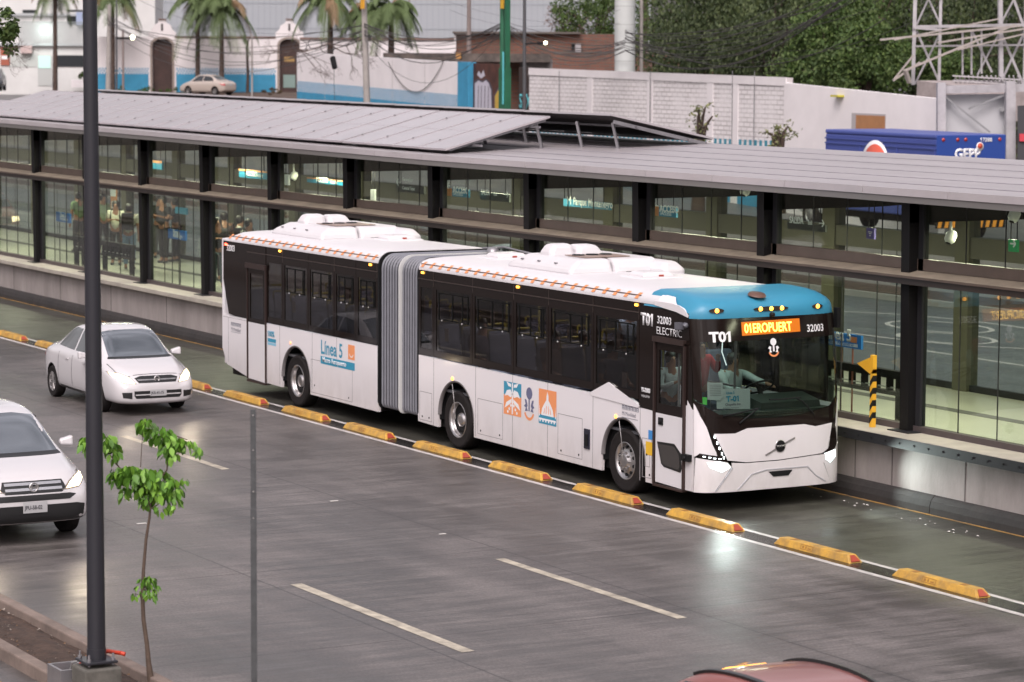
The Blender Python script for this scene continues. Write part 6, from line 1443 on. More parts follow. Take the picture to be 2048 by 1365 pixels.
def seg(px1, px0, off=0): return s_at(px1, off), s_at(px0, off)   # right px, left px
# white rough brick wall (1058..1570)
s0, s1 = seg(1572, 1058)
t, L, sg_ = wallpiece('white_brick_wall', 'long white painted rough brick wall behind the right half of the station roof', s0, s1, .5, z_at(1572, 156), z_at(1058, 137), brw)
zc = z_at(1572, 282)-.66; checks(t, L, sg_, zc, z_at(1058, 262)-.66, .2, 2, .5, rh=.33, pm_=mat('check_teal', (.04, .24, .33), .7))
b = MB()
for px in (1180, 1300, 1420, 1470):
    x = s_at(px)-s0; y0, y1 = sorted((0, sg_*.03)); b.box(x-.25, x+.25, y0, y1, 1, z_at(px, 150)-.05)
y0, y1 = sorted((0, sg_*.04)); b.hexa([(0, y0, z_at(1572, 172)), (L, y0, z_at(1058, 150)), (L, y1, z_at(1058, 150)), (0, y1, z_at(1572, 172)), (0, y0, z_at(1572, 156)+.02), (L, y0, z_at(1058, 137)+.02), (L, y1, z_at(1058, 137)+.02), (0, y1, z_at(1572, 156)+.02)])
b.build('white_pilasters', walw, t)
b = MB()
for px in (1302, 1302, 1466, 1510, 1120): x = s_at(px)-s0; b.tube((x, sg_*.05, 2), (x, sg_*.05, z_at(px, 142)), .015, None, 5)
b.build('thin_pipes', greym, t)
# brown metal door, green pole door area, graffiti door, blue pilaster
s0, s1 = seg(1058, 1029); t, L, sg_ = wallpiece('rusty_panel', 'dark rusty metal panel between the green pole and the white brick wall', s0, s1, .5, z_at(1058, 136), z_at(1029, 135), mat('rust_dark', (.05, .03, .026), .6, nscale=2, namp=.3), off=.2)
lm = lambda t, L, sg__: (lambda u, v: Vector((L-u, sg__*.02, v)))
letters('SZX', .9, mat('graffiti_cyan', (.12, .5, .55), .6), t, lm(t, L, sg_), .02, xs=.75).location = (-.1, 0, z_at(1040, 217))
s0, s1 = seg(1004, 942); t, L, sg_ = wallpiece('graffiti_door', 'rusty metal gate covered by white and yellow graffiti shapes left of the green pole', s0, s1, .5, z_at(1004, 129), z_at(942, 127), mat('rust_red', (.13, .045, .03), .6, nscale=1.3, namp=.4), off=.1)
gw = mat('graffiti_white', (.5, .48, .55), .7); gy = mat('graffiti_yellow', (.5, .33, .06), .7); gk = mat('graffiti_line', (.08, .07, .09), .7)
zg = lambda py: z_at(975, py)
def gpoly(pts, m, yo): 
    return panel('graffiti', [(s_at(p[0])-s0, zg(p[1])) for p in pts], lambda u, v: Vector((u, sg_*yo, v)), 0, m, t, smooth=False)
gpoly([(944, 232), (944, 165), (952, 158), (962, 162), (968, 157), (975, 163), (981, 178), (983, 232)], gk, .006)
gpoly([(946, 232), (946, 168), (953, 162), (961, 166), (968, 161), (973, 166), (978, 180), (980, 232)], gw, .012)
for x in (952, 958, 965, 972): gpoly([(x, 228), (x+1.2, 228), (x+2, 172), (x+.8, 172)], gk, .018)
gpoly([(984, 232), (984, 190), (992, 175), (1000, 176), (1003, 232)], gk, .006); gpoly([(986, 232), (986, 192), (993, 179), (999, 180), (1001, 232)], gy, .012)
gpoly([(950, 150), (954, 142), (958, 150), (963, 140), (966, 152), (958, 158)], gw, .012)
s0, s1 = seg(942, 921); t, L, sg_ = wallpiece('blue_pilaster', 'bright blue pillar at the end of the white and blue wall', s0, s1, .5, z_at(942, 125), z_at(921, 124), walb, th=.4, off=-.15)
# left white wall with blue checks (595..921)
s0, s1 = seg(921, 594); t, L, sg_ = wallpiece('white_blue_wall', 'white wall with blue base and blue checks behind the solar panels', s0, s1, .5, z_at(921, 125), z_at(594, 105), walw)
checks(t, L, sg_, z_at(921, 215), z_at(594, 183), .08, 3, .5, rh=.19)
b = MB()
for px in (650, 785, 850): x = s_at(px)-s0; b.box(x, x+.04, *sorted((0, sg_*.01)), 2, z_at(px, 122))
b.build('wall_joints', mat('pale_joint', (.45, .42, .42), .8), t)
b = MB(); n = 14; pts = [(778+ (888-778)*i/n) for i in range(n+1)]; b.path([(s_at(p)-s0, sg_*.05, z_at(p, 124+60*(1-((p-833)/55)**2))) for p in pts], .02, 4); b.build('hanging_wire', mat('wire_grey', (.12, .11, .11), .6), t)
# smooth white wall to the right with boarded window
s0, s1 = seg(1885, 1572)
t, L, sg_ = wallpiece('smooth_white_wall', 'smooth white wall with a boarded window behind the blue truck', s0, s1, .3, z_at(1885, 198), z_at(1572, 166), walw, off=-.1)
def wrect(name, x0, x1, y0, y1, m, d, dz=0):
    a, c = sorted((s_at(x0, -.1)-s0, s_at(x1, -.1)-s0)); b = MB(); zt_ = z_at((x0+x1)/2, y0, -.1); zb_ = z_at((x0+x1)/2, y1, -.1); b.box(a, c, *sorted((0, sg_*d)), zb_, zt_); return b.build(name, m, t)
wrect('window_recess', 1703, 1771, 227, 285, mat('recess_grey', (.4, .37, .38), .8), .01); wrect('plywood', 1712, 1770, 231, 285, mat('plywood', (.42, .2, .09), .7, nscale=3, namp=.1), .02)
wrect('yellow_pipe', 1672, 1687, 190, 194, mat('pipe_yellow', (.5, .45, .05), .6), .25)
b = MB(); xx = s_at(1760, -.1)-s0; b.build('none', walw, t) if False else None
t, L, sg_ = wallpiece('roof_parapet', 'pale rough parapet slab on top of the white wall below the lattice frame', *seg(1890, 1770), 4.6, z_at(1890, 176, 1), z_at(1770, 160, 1), mat('parapet_pink', (.42, .36, .35), .85, nscale=2, namp=.2), th=2, off=1.2)

# blue delivery truck
tb_ = mat('truck_blue', (.02, .06, .28), .4, coat=.2); tb2 = mat('truck_blue_side', (.06, .085, .3), .5)
q = PD(1873, 270, 83); zt_ = q.z
q.z += .0; t = thing('delivery_truck', 'blue drinks delivery truck parked on the street behind the station', 'truck', (q.x, q.y, 0), radians(174))
g0 = zt_-3.25
# local +x forward (away, to the left), local y: -y is the far side
b = MB(); b.box(0, 6.6, -2.42, 0, g0+.75, zt_-.14); b.build('cargo_body', tb2, t, bevel=.04)
b = MB(); b.box(-.01, 6.62, -2.44, .02, zt_-.14, zt_); b.build('roof_edge', tb2, t, bevel=.05)
b = MB(); b.box(-.035, -.002, -2.42, 0, g0+.7, zt_-.02); b.build('rear_door', tb_, t, bevel=.01)
b = MB()
for z in (zt_-.3, zt_-.45): b.box(0, 6.6, .0, .03, z, z+.05)
for x in (.05, 2.2, 4.4, 6.5): b.box(x, x+.05, .0, .025, g0+.8, zt_-.45)
for i in range(9): b.box(0, 6.6, 0, .008, g0+1.0+.22*i, g0+1.02+.22*i)
b.build('shutter_ribs', tb2, t)
b = MB(); b.ring((3.45, .03, zt_-1.12), (0, 1, 0), [(.86, 0), (.86, .01), (0, .01)], 40); b.build('round_emblem_rim', vwhite, t)
b = MB(); b.ring((3.45, .042, zt_-1.12), (0, 1, 0), [(.74, 0), (.74, .008), (0, .008)], 40); b.build('round_emblem', mat('emblem_red', (.6, .1, .06), .5), t)
letters('GEPP', .42, vwhite, t, lambda u, v: Vector((-.045, -.62-u, zt_-.72+v)), .02, xs=.95); letters('17388', .17, vwhite, t, lambda u, v: Vector((-.045, -1.5-u, zt_-.22+v)), .004)
b = MB(); b.ring((-.045, -1.5, zt_-.36), (-1, 0, 0), [(.13, 0), (.13, .006), (0, .006)], 20); b.build('round_emblem_rim', vwhite, t)
b = MB(); b.ring((-.052, -1.5, zt_-.34), (-1, 0, 0), [(.09, 0), (.09, .006), (0, .006)], 20); b.build('round_emblem', mat('emblem_red'), t)
b = MB(); b.ring((-.045, -1.1, zt_-.98), (-1, 0, 0), [(.3, 0), (.3, .006), (.24, .006), (.24, 0)], 24); b.build('oval_mark', vwhite, t)
for y in (-.22, -.72, -1.0, -2.2):
    b = MB(); b.ring((-.04, y, zt_-.15), (-1, 0, 0), [(.06, 0), (.05, .02), (0, .025)], 12); b.build('marker_lamp', redl, t)
b = MB(); b.box(-.1, -.03, -2.42, 0, g0+.45, g0+.85); b.build('rear_bumper', blackm, t)
b = MB()
for i in range(10): x = -.24*i-.03; b.hexa([(-.115, x-.12, g0+.47), (-.1, x-.12, g0+.47), (-.1, x, g0+.47), (-.115, x, g0+.47), (-.115, x-.2, g0+.83), (-.1, x-.2, g0+.83), (-.1, x-.08, g0+.83), (-.115, x-.08, g0+.83)])
b.build('chevrons', mat('chevron_orange', (.7, .28, .03), .5), t)
b = MB(); b.box(6.7, 8.6, -2.3, -.1, g0+.5, g0+2.3); b.build('cab', mat('truck_cab_white', (.6, .6, .62), .4), t, bevel=.15)
b = MB(); b.box(0, 8.0, -2.0, -.4, g0+.5, g0+.75); b.build('chassis', blackm, t)
for x in (1.3, 7.6):
    for y, s in ((-.15, 1), (-2.25, -1)): wheel(t, (x, y, g0+.48), .48, .28, s, 'truck')

# lattice frame of a dismantled hoarding, on the roof at the right
lat = mat('lattice_white_paint', (.45, .43, .45), .5, nscale=3, namp=.15)
t = thing('lattice_frame', 'white steel lattice frame of an empty hoarding standing on the wall top at the right', 'metal frame', PD(1935, 180, 95))
o0 = t.location.copy()
def LB(b, p, q, w_=.07, D0=95, D1=95): b.beam(PD(*p, D0)-o0, PD(*q, D1)-o0, w_, w_)
b = MB()
for p, q, w_ in (((1826, 170), (1831, -20), .12), ((1878, 170), (1882, -20), .1), ((2002, 165), (2000, -20), .14), ((2048, 190), (2052, -20), .1)): LB(b, p, q, w_)
b.build('uprights', lat, t)
b = MB()
for p, q, w_ in (((1832, 54), (2070, 50), .1), ((1830, 93), (2070, 90), .06), ((1826, 56), (1882, 60), .08), ((1826, -6), (1882, -4), .06)): LB(b, p, q, w_, 94.9, 94.9)
b.build('crossbars', lat, t)
b = MB()
for p, q, w_ in (((1833, 62), (1880, 168), .07), ((1880, 68), (1830, 168), .05), ((1833, 50), (1856, 0), .05), ((1858, 0), (1882, 52), .06), ((1945, 64), (1984, 145), .07), ((2000, 64), (1955, 150), .05), ((2004, 70), (2046, 168), .08), ((2048, 66), (2004, 160), .06), ((2028, 0), (2050, 60), .08), ((2003, 45), (2030, -5), .05), ((1925, 66), (1925, 150), .06), ((1943, 64), (1943, 150), .06), ((1963, 62), (1963, 148), .06)): LB(b, p, q, w_, 95.15, 95.15)
b.build('diagonals', lat, t)
t2 = thing('loose_beams', 'long pale beams lying slanted across the lattice frame', 'beams', PD(1800, 80, 94)); o0 = t2.location.copy(); b = MB()
for p, q, w_ in (((1760, 80), (2040, 52), .07), ((1788, 80), (1998, 38), .05), ((1786, 162), (1840, 125), .06), ((1808, 142), (2030, 50), .07), ((1875, 86), (2048, 58), .06), ((1810, 140), (1819, 166), .12), ((1915, 100), (2050, 68), .05), ((1786, 162), (1826, 112), .05)): LB(b, p, q, w_, 94.4, 94.6)
b.build('beams', mat('beam_cream', (.45, .4, .37), .6, nscale=3, namp=.2), t2)
t2 = thing('scrap_lattice', 'heap of small white lattice girders on the wall top at the right', 'girders', PD(1960, 165, 93)); o0 = t2.location.copy(); b = MB(); random.seed(4)
for k, (y0, y1) in enumerate(((152, 160), (162, 170), (171, 176))):
    LB(b, (1905, y0), (2040, y0+8), .05, 93, 93); LB(b, (1908, y1), (2040, y1+6), .05, 93.2, 93.2)
    for i in range(15): LB(b, (1910+9*i, y0), (1914+9*i+random.uniform(-3, 3), y1+4), .04, 93, 93.2)
b.build('girders', lat, t2)
t2 = thing('steel_shed', 'light grey sheet metal wall with I-beam frame right of the boarded window', 'shed', PD(1945, 260, 89)); o0 = t2.location.copy(); b = MB()
P8 = [PD(1886, 345, 89), PD(2012, 345, 89), PD(2012, 345, 92), PD(1886, 345, 92), PD(1886, 190, 89), PD(2012, 188, 89), PD(2012, 188, 92), PD(1886, 190, 92)]
b.hexa([p-o0 for p in P8]); b.build('sheet_wall', mat('sheet_grey', (.45, .45, .47), .5, nscale=.5, namp=.05), t2)
b = MB(); LB(b, (1882, 345), (1882, 166), .26, 88.6, 88.6); LB(b, (2020, 345), (2020, 163), .3, 88.6, 88.6); LB(b, (1880, 180), (2048, 176), .25, 88.7, 88.7); b.build('frame', lat, t2)
b = MB(); LB(b, (1892, 195), (1980, 265), .06, 88.7, 88.7); LB(b, (1938, 218), (2010, 190), .06, 88.7, 88.7); LB(b, (2002, 215), (2008, 222), .15, 88.8, 88.8); b.build('braces', mat('brace_grey', (.25, .25, .26), .5), t2)
t2 = thing('billboard', 'dark poster board with red mark cut by the right edge', 'billboard', PD(2060, 270, 88)); o0 = t2.location.copy(); b = MB()
P8 = [PD(2035, 345, 88), PD(2120, 345, 88), PD(2120, 345, 88.3), PD(2035, 345, 88.3), PD(2035, 212, 88), PD(2120, 208, 88), PD(2120, 208, 88.3), PD(2035, 212, 88.3)]
b.hexa([p-o0 for p in P8]); b.build('board', mat('poster_black', (.03, .03, .035), .5), t2)
b = MB(); P8 = [PD(2039, 283, 87.9), PD(2060, 283, 87.9), PD(2060, 283, 88), PD(2039, 283, 88), PD(2039, 268, 87.9), PD(2060, 268, 87.9), PD(2060, 268, 88), PD(2039, 268, 88)]; b.hexa([p-o0 for p in P8]); b.build('red_mark', mat('poster_red', (.5, .03, .05), .5), t2)

# green utility pole with wide green casing, lamp posts, poles
def pole(px, py0, py1, D, wpx, m, name, label, cat='pole', lean=0, taper=.9, extra=None):
    a = PD(px, py1, D); c = PD(px+lean, py0, D); t = thing(name, label, cat, a); r = wpx*D/FPX/2
    b = MB(); b.tube((0, 0, -1.5), c-a, r, r*taper, 14); b.build('shaft', m, t)
    return t, a, r
gp = mat('pole_green', (.02, .14, .07), .5, nscale=1, namp=.2); cp = mat('pole_concrete', (.36, .33, .31), .85, nscale=1.5, namp=.15)
t, a, r = pole(1006, -30, 224, 112, 11, gp, 'green_utility_pole', 'dark green steel utility pole with yellow plate in front of the graffiti gate', lean=-1, taper=1)
b = MB(); k = FPX/112
b.box(.27, .39, -.1, .1, -1.5, 6); b.box(-.12, .4, -.14, .14, -1.5, 1.75); b.build('casing', mat('pole_green'), t)
b = MB(); b.tube((.19, -.02, 1.7), (.19, -.02, 5.5), .05); b.build('black_conduit', blackm, t)
b = MB(); q = PD(1008, 0, 111.6)-a; b.box(q.x-.12, q.x+.12, q.y-.1, q.y-.05, q.z-.35, q.z+.6); b.build('yellow_plate', mat('plate_yellow', (.6, .35, .03), .5), t)
b = MB(); b.box(.28, .33, -.2, -.15, .3, 2.4); b.build('cyan_tag', mat('graffiti_cyan'), t)
t, a, r = pole(736, -30, 215, 128, 15, cp, 'leaning_concrete_pole', 'grey concrete pole leaning slightly, with an orange sticker near the top', lean=-9, taper=.7)
b = MB(); q = PD(727, 5, 127.6)-a; b.box(q.x-.12, q.x+.12, q.y-.1, q.y, q.z-.3, q.z+.4); b.build('sticker', mat('sticker_or', (.7, .35, .03), .5), t)
t, a, r = pole(1250, -30, 150, 123, 42, mat('column_pale', (.52, .54, .53), .6, nscale=.8, namp=.08), 'thick_white_column', 'very thick pale round column rising behind the white brick wall', taper=1)
b = MB()
for z in (.6, 1.4, 2.2, 3.0): b.ring((0, 0, z), (0, 0, 1), [(r+.004, -.012), (r+.004, .012)], 24)
b.build('bands', mat('band_grey', (.3, .31, .3), .6), t)
pole(1283, -30, 150, 124, 7, cp, 'slim_concrete_post', 'slim pale post right beside the thick pale column', taper=1)
t, a, r = pole(938, -30, 108, 150, 10, mat('pole_brown', (.2, .16, .15), .8), 'brown_pole', 'plain brown pole standing behind the brick building', taper=.8)
t, a, r = pole(1049, -30, 222, 111, 8, mat('lamp_post_dark', (.06, .06, .065), .5), 'dark_street_lamp', 'dark slim street lamp post with short lit arm right of the green pole', taper=.8, cat='street lamp')
b = MB(); q0 = PD(1051, 88, 111)-a; q1 = PD(1075, 87, 111)-a; b.tube(q0, q1, .03); b.beam(q1, PD(1087, 88, 111)-a, .18, .12); b.build('arm', blackm, t)
b = MB(); b.ring(PD(1091, 86, 111)-a, -vF, [(.07, -.04), (.06, .03), (0, .05)], 12); b.build('lamp', mat('street_lamp_lit', (1, .95, .7), .4, emit=10, ecol=(1, .95, .65)), t)
t, a, r = pole(215, 10, 182, 178, 12, cp, 'concrete_pole', 'pale concrete utility pole right of the dark lamp pole in the distance', lean=4, taper=.6)
t, a, r = pole(233, -30, 182, 172, 4, mat('lamp_post_dark'), 'slim_street_lamp', 'slim dark street lamp with lit head in front of the blue based wall', taper=.8, cat='street lamp')
b = MB(); b.beam(PD(233, 77, 172)-a, PD(262, 77, 172)-a, .12, .12); b.build('arm', blackm, t)
b = MB(); b.ring(PD(265, 75, 172)-a, -vF, [(.14, -.05), (.12, .04), (0, .06)], 12); b.build('lamp', mat('street_lamp_lit'), t)
pole(246, 60, 180, 185, 5, mat('pole_brown'), 'thin_brown_post', 'thin brownish post before the white and blue wall left of the first gate', taper=.9)
pole(504, 70, 178, 186, 4, cp, 'thin_grey_post', 'thin grey post between the two arched gates', taper=.9)
# power lines
wire = mat('cable_black', (.05, .045, .045), .6); random.seed(9)
wires = []
def cable(p, q, D0, D1, sag, r=.018, grp='overhead cables', lab=''):
    a = PD(*p, D0); c = PD(*q, D1); b = MB(); n = 16; pts = []
    for i in range(n+1):
        u = i/n; v = a.lerp(c, u)-a; v.z -= sag*4*u*(1-u); pts.append(v)
    b.path(pts, r, 4); o = b.build('overhead_cable', wire, loc=a); tag(o, lab, 'cable', grp); wires.append(o)
names = ['thick bundle left of', 'lower bundle left of', 'upper line left of']
L_ = [((215, 40), (727, 62), 178, 128, 2.2, .05, 'sagging cable bundle between the pale far left pole and the leaning concrete pole'), ((215, 60), (727, 72), 178, 128, 2.2, .04, 'lowest sagging cable between the far left pole and the leaning concrete pole'), ((260, -10), (727, 52), 178, 128, 1.2, .03, 'upper cable running down from the top left to the leaning concrete pole'),
      ((727, 66), (1010, 46), 128, 112, 1.5, .06, 'thick cable bundle between the leaning concrete pole and the green pole'), ((727, 60), (1010, 42), 128, 112, .8, .03, 'upper cable between the leaning concrete pole and the green pole'), ((727, 76), (1010, 50), 128, 112, 2.2, .03, 'lower slack cable between the leaning concrete pole and the green pole'),
      ((1012, 48), (1250, 95), 112, 111, .6, .05, 'cable bundle from the green pole to the thick pale column'), ((1012, 44), (1250, 85), 112, 111, .2, .03, 'upper cable from the green pole to the thick pale column'), ((1012, 70), (1250, 100), 112, 111, .9, .04, 'lower cable from the green pole to the thick pale column'),
      ((1250, 92), (1720, -10), 111, 95, 1.0, .04, 'cable curving from the thick pale column up to the top right of the trees'), ((1250, 100), (1700, -20), 111, 95, 1.6, .04, 'lower cable curving from the thick column across the dark trees'), ((1250, 96), (1900, 10), 111, 95, 1.2, .03, 'long cable from the thick column toward the lattice frame'), ((1250, 60), (1830, 78), 111, 95, .6, .02, 'thin nearly level cable from the thick column to the lattice frame'), ((1250, 84), (1600, -20), 111, 95, .7, .035, 'steep cable leaving the frame above the dark trees'),
      ((860, -10), (1240, 48), 150, 118, .5, .02, 'thin line crossing the grey warehouse wall from the top'), ((900, 20), (1240, 20), 150, 118, .8, .02, 'thin level line across the grey warehouse wall')]
for p, q, D0, D1, s, r, lab in L_: cable(p, q, D0, D1, s, r*.36, lab=lab)
random.seed(12)
for k in range(12):
    a_ = (1250, random.uniform(60, 105)); c_ = (random.uniform(1560, 1850), random.uniform(-30, 40)); cable(a_, c_, 111, 97, random.uniform(.3, 1.6), random.uniform(.012, .022), lab='one of the many thin cables fanning across the dark trees', grp='thin cables across the dark trees')
for k in range(9):
    cable((727, random.uniform(45, 80)), (1010, random.uniform(35, 70)), 128, 112, random.uniform(.3, 1.8), random.uniform(.012, .02), lab='one of the slack thin cables between the leaning pole and the green pole', grp='thin cables before the grey warehouse')
for k in range(5):
    cable((random.uniform(213, 219), random.uniform(20, 50)), (727, random.uniform(45, 80)), 178, 128, random.uniform(.4, 1.8), random.uniform(.015, .025), lab='one of the slack thin cables crossing in front of the arched gates', grp='thin cables before the gates')
for k in range(7):
    cable((1012, random.uniform(44, 70)), (1250, random.uniform(80, 105)), 112, 111, random.uniform(.2, .8), random.uniform(.012, .022), lab='one of the thin cables before the brick house', grp='thin cables before the brick house')
# loops of spare cable on the left crown
for i, (x, y) in enumerate(((630, 88), (600, 92), (655, 96))):
    b = MB(); c = PD(x, y, 129); b.path([vR2*(.32*cos(a_*.5))+Vector((0, 0, .26*sin(a_*.5))) for a_ in range(14)], .02, 4); tag(b.build('cable_coil', wire, loc=c), 'coil of spare black cable hanging %s of the three' % ('in the middle', 'leftmost', 'rightmost')[i], 'cable coil', 'cable coils')
b = MB(); b.beam((0, 0, .3), (.25, 0, -.2), .18, .2); tag(b.build('cable_box', blackm, loc=PD(665, 128, 126)), 'small black splice box hanging before the white wall left of the leaning pole', 'box')
b = MB(); b.path([(0, 0, 0), (0, 0, -1.0), (.1, 0, -1.8)], .012, 4); tag(b.build('hanging_cable', wire, loc=PD(668, 130, 126)), 'thin wire hanging down below the small black splice box', 'cable')
# ------------------------------------------------------------------ far buildings
# frontal plane helper: local x to image right, local y away from the camera, z up
hR = Vector((vR.x, vR.y, 0)).normalized(); HA = atan2(hR.y, hR.x)
class Front:
    def __init__(s, px, D, name, label, cat, z0):
        s.D = D; s.o = PD(px, 150, D); s.o.z = 0; s.t = thing(name, label, cat, s.o, HA); s.z0 = z0
    def x(s, px): return (PD(px, 150, s.D)-s.o).dot(hR)
    def z(s, py, px=1000): return PD(px, py, s.D).z
    def box(s, name, px0, px1, py0, py1, y0, y1, m, par=None, pz=None, bevel=0):
        b = MB(); pz = (px0+px1)/2; b.box(s.x(px0), s.x(px1), y0, y1, s.z0 if py1 is None else s.z(py1, pz), s.z(py0, pz)); return b.build(name, m, par or s.t, bevel=bevel)
bwhite = mat('building_white', (.66, .65, .64), .8, nscale=.4, namp=.08); bgrey = mat('building_grey', (.4, .41, .42), .8); dgl = mat('dark_window', (.02, .025, .03), .1, coat=.6)
F = Front(100, 228, 'white_building', 'white two storey building with barred terrace and a glaring lamp at the top left', 'building', 2.5)
F.box('upper_wall', -60, 300, -60, 92, 3.5, 9, bwhite); F.box('lower_wall', -60, 200, 90, None, 0, 9, bwhite)
F.box('terrace_slab', -20, 200, 87, 92, -.3, 3.5, bgrey); F.box('ledge', -60, 170, 26, 31, 3.2, 3.5, bgrey)
F.box('window', 32, 62, 19, 29, 3.42, 3.5, dgl); F.box('window', 122, 155, 19, 22, 3.42, 3.5, dgl); F.box('window', 122, 142, 28, 48, 3.42, 3.5, dgl); F.box('window', 115, 190, 111, 134, -.06, 0, dgl)
F.box('awning', 142, 172, 24, 50, 3.0, 3.4, mat('awning_blue', (.3, .35, .5), .7))
o = F.box('door', 76, 104, 111, 172, -.05, 0, mat('door_pale', (.45, .46, .45), .6)); F.box('door_panes', 77, 102, 112, 137, -.08, -.05, mat('door_glow', (.5, .7, .65), .4, emit=.15, ecol=(.6, .95, .85)), o)
F.box('garage_door', 22, 74, 109, 134, -.04, 0, mat('garage_grey', (.5, .52, .5), .7)); F.box('shop_sign', 2, 20, 95, 131, -.12, -.02, mat('shop_red', (.35, .1, .06), .6)); F.box('shop_sign_mark', 4, 16, 112, 119, -.14, -.12, vwhite)
F.box('canopy', 44, 66, 92, 107, -.5, 0, mat('canopy_pink', (.5, .38, .37), .7)); F.box('planter_box', 148, 190, 160, 175, -1.6, -.8, walw)
b = MB()
for i in range(48): x = F.x(40+3.1*i); b.box(x, x+.06, -.25, -.19, F.z(88, 100), F.z(44, 100))
b.box(F.x(40), F.x(190), -.25, -.19, F.z(45, 100), F.z(44, 100)); b.build('terrace_bars', mat('bars_grey', (.25, .27, .27), .5), F.t)
b = MB(); b.ring((F.x(92), -.6, F.z(62, 92)), (0, -1, 0), [(.28, -.1), (.26, .0), (0, .12)], 20); b.build('flood_lamp', mat('flood_lit', (1, 1, 1), .4, emit=14, ecol=(.85, 1, .93)), F.t)
l = bpy.data.lights.new('flood_light', 'POINT'); l.energy = 90; l.color = (.8, 1, .9); l.shadow_soft_size = .3; o = bpy.data.objects.new('flood_light', l); C.objects.link(o); o.parent = F.t; o.location = (F.x(92), -1.3, F.z(62, 92))
# courtyard wall with the two gates
F = Front(400, 216, 'gate_wall', 'white courtyard wall with blue base, blue checks and two arched doorways', 'wall', 2.2)
F.box('wall', 192, 297, 74, None, 0, .4, walw); F.box('wall', 352, 552, 77, None, 0, .4, walw)
F.box('wall_cap', 350, 552, 73, 77, -.05, .45, mat('tile_cap', (.2, .13, .11), .8))
for (g0_, g1_, arch, cx, gname) in ((297, 352, 80, 325, 0), (552, 607, 85, 579, 1)):
    # wall with stepped gable around an arched opening
    zf = lambda py: F.z(py, cx); w1 = (g1_-g0_)/2
    out = [(cx-w1, 200), (cx-w1, 66), (cx-w1+7, 60), (cx-w1+10, 52), (cx-8, 46), (cx-7, 40), (cx+7, 40), (cx+8, 46), (cx+w1-10, 52), (cx+w1-7, 60), (cx+w1, 66), (cx+w1, 200)]
    hole = [(cx-20, 200-.5), (cx-20, 92)]+[(cx+20*cos(radians(180-15*i)), 92-14*sin(radians(15*i))) for i in range(1, 12)]+[(cx+20, 92), (cx+20, 199.5)]
    panel('gable', [(F.x(p[0]), zf(p[1])) for p in out], lambda u, v: Vector((u, -.05, v)), .5, walw, F.t, holes=[[(F.x(p[0]), zf(p[1])) for p in hole]], smooth=False)
    fr2 = [(cx-24, 199), (cx-24, 90)]+[(cx+24*cos(radians(180-15*i)), 90-16*sin(radians(15*i))) for i in range(1, 12)]+[(cx+24, 90), (cx+24, 199)]
    ring_ = fr2+hole[::-1]
    panel('stone_surround', [(F.x(p[0]), zf(p[1])) for p in ring_], lambda u, v: Vector((u, -.12, v)), .1, mat('stone_surround', (.3, .25, .22), .8), F.t, smooth=False)
    F.box('gate_leaf', cx-20, cx+20, 79, None, .3, .36, mat('gate_brown', (.07, .035, .03), .6, nscale=1, namp=.3))
    b = MB(); b.box(F.x(cx-7), F.x(cx+7), -.15, .4, zf(40), zf(38)); b.build('gable_cap', mat('tile_cap'), F.t); F.box('bell_slot', cx-2, cx+2, 48, 62, -.08, -.05, mat('slot_dark', (.06, .05, .05), .8))
g = mat('graffiti_white')
F.box('gate_graffiti', 566, 590, 150, 176, .27, .3, mat('graffiti_grey_green', (.2, .28, .26), .7)); F.box('gate_graffiti', 568, 588, 114, 124, .27, .3, mat('graffiti_ochre', (.35, .22, .08), .7))
b = MB()
for (a_, c_) in ((192, 297), (352, 552)):
    b.box(F.x(a_), F.x(c_), -.012, 0, 2.2, F.z(149, 400))
b.build('blue_base', walb, F.t)
b = MB(); sz = .11
for (a_, c_) in ((193, 296), (353, 551)):
    x = F.x(a_); i = 0
    while x < F.x(c_):
        for r in range(3): 
            if r < 3: b.box(x+(r % 2)*sz, x+(r % 2)*sz+sz*.9, -.012, 0, F.z(149, 400)+r*.16, F.z(149, 400)+r*.16+.155)
        x += 2*sz
b.build('blue_checks', walb, F.t)
# grey warehouse
wh = mat('warehouse_grey', (.36, .38, .41), .6, nscale=.1, namp=.05)
F = Front(700, 260, 'warehouse', 'huge light grey metal clad warehouse behind the palms', 'building', 2)
F.box('wall', 250, 1300, -200, None, 0, 20, wh)
b = MB()
for i in range(90): x = F.x(250+11.6*i); b.box(x, x+.05, -.03, 0, 2, 30)
for py in (60, 10): b.box(F.x(250), F.x(1300), -.04, 0, F.z(py), F.z(py)+.06)
b.build('cladding_ribs', mat('rib_grey', (.3, .32, .35), .6), F.t)
# houses of brick behind the walls
F = Front(1100, 152, 'brick_house', 'low unfinished red brick house with concrete slab edge behind the green pole', 'house', 2)
F.box('wall', 911, 1275, 68, None, 0, 8, redb); F.box('slab_edge', 770, 1100, 107, 124, -2.2, -.2, mat('slab_stained', (.16, .13, .115), .9, nscale=1.2, namp=.45, ncol=(.03, .027, .025))); F.box('white_trim', 909, 935, 66, 70, -.2, 0, walw); F.box('white_trim', 908, 912, 66, 103, -.2, 0, walw)
F.box('lower_wall', 1040, 1110, 118, None, -1.2, -.2, mat('plaster_stained', (.4, .37, .36), .9, nscale=.8, namp=.4, ncol=(.06, .05, .05))); F.box('roof_slab', 905, 1160, 64, 68, -.4, 8, mat('slab_dark', (.12, .1, .09), .9))
F.box('lamp_bracket', 1142, 1149, 88, 100, -.5, -.1, blackm); F.box('column', 1150, 1161, 88, 140, -.5, -.2, mat('col_grey', (.35, .33, .34), .8)); F.box('post', 1275, 1281, 60, 140, -.4, -.1, cp)
F2 = Front(1300, 140, 'brick_wall', 'red brick wall running behind the thick pale column', 'wall', 2); F2.box('wall', 1105, 1470, 108, None, 0, .4, redb); F2.box('ragged_top', 1105, 1470, 105, 108, -.02, .42, mat('slab_dark'))
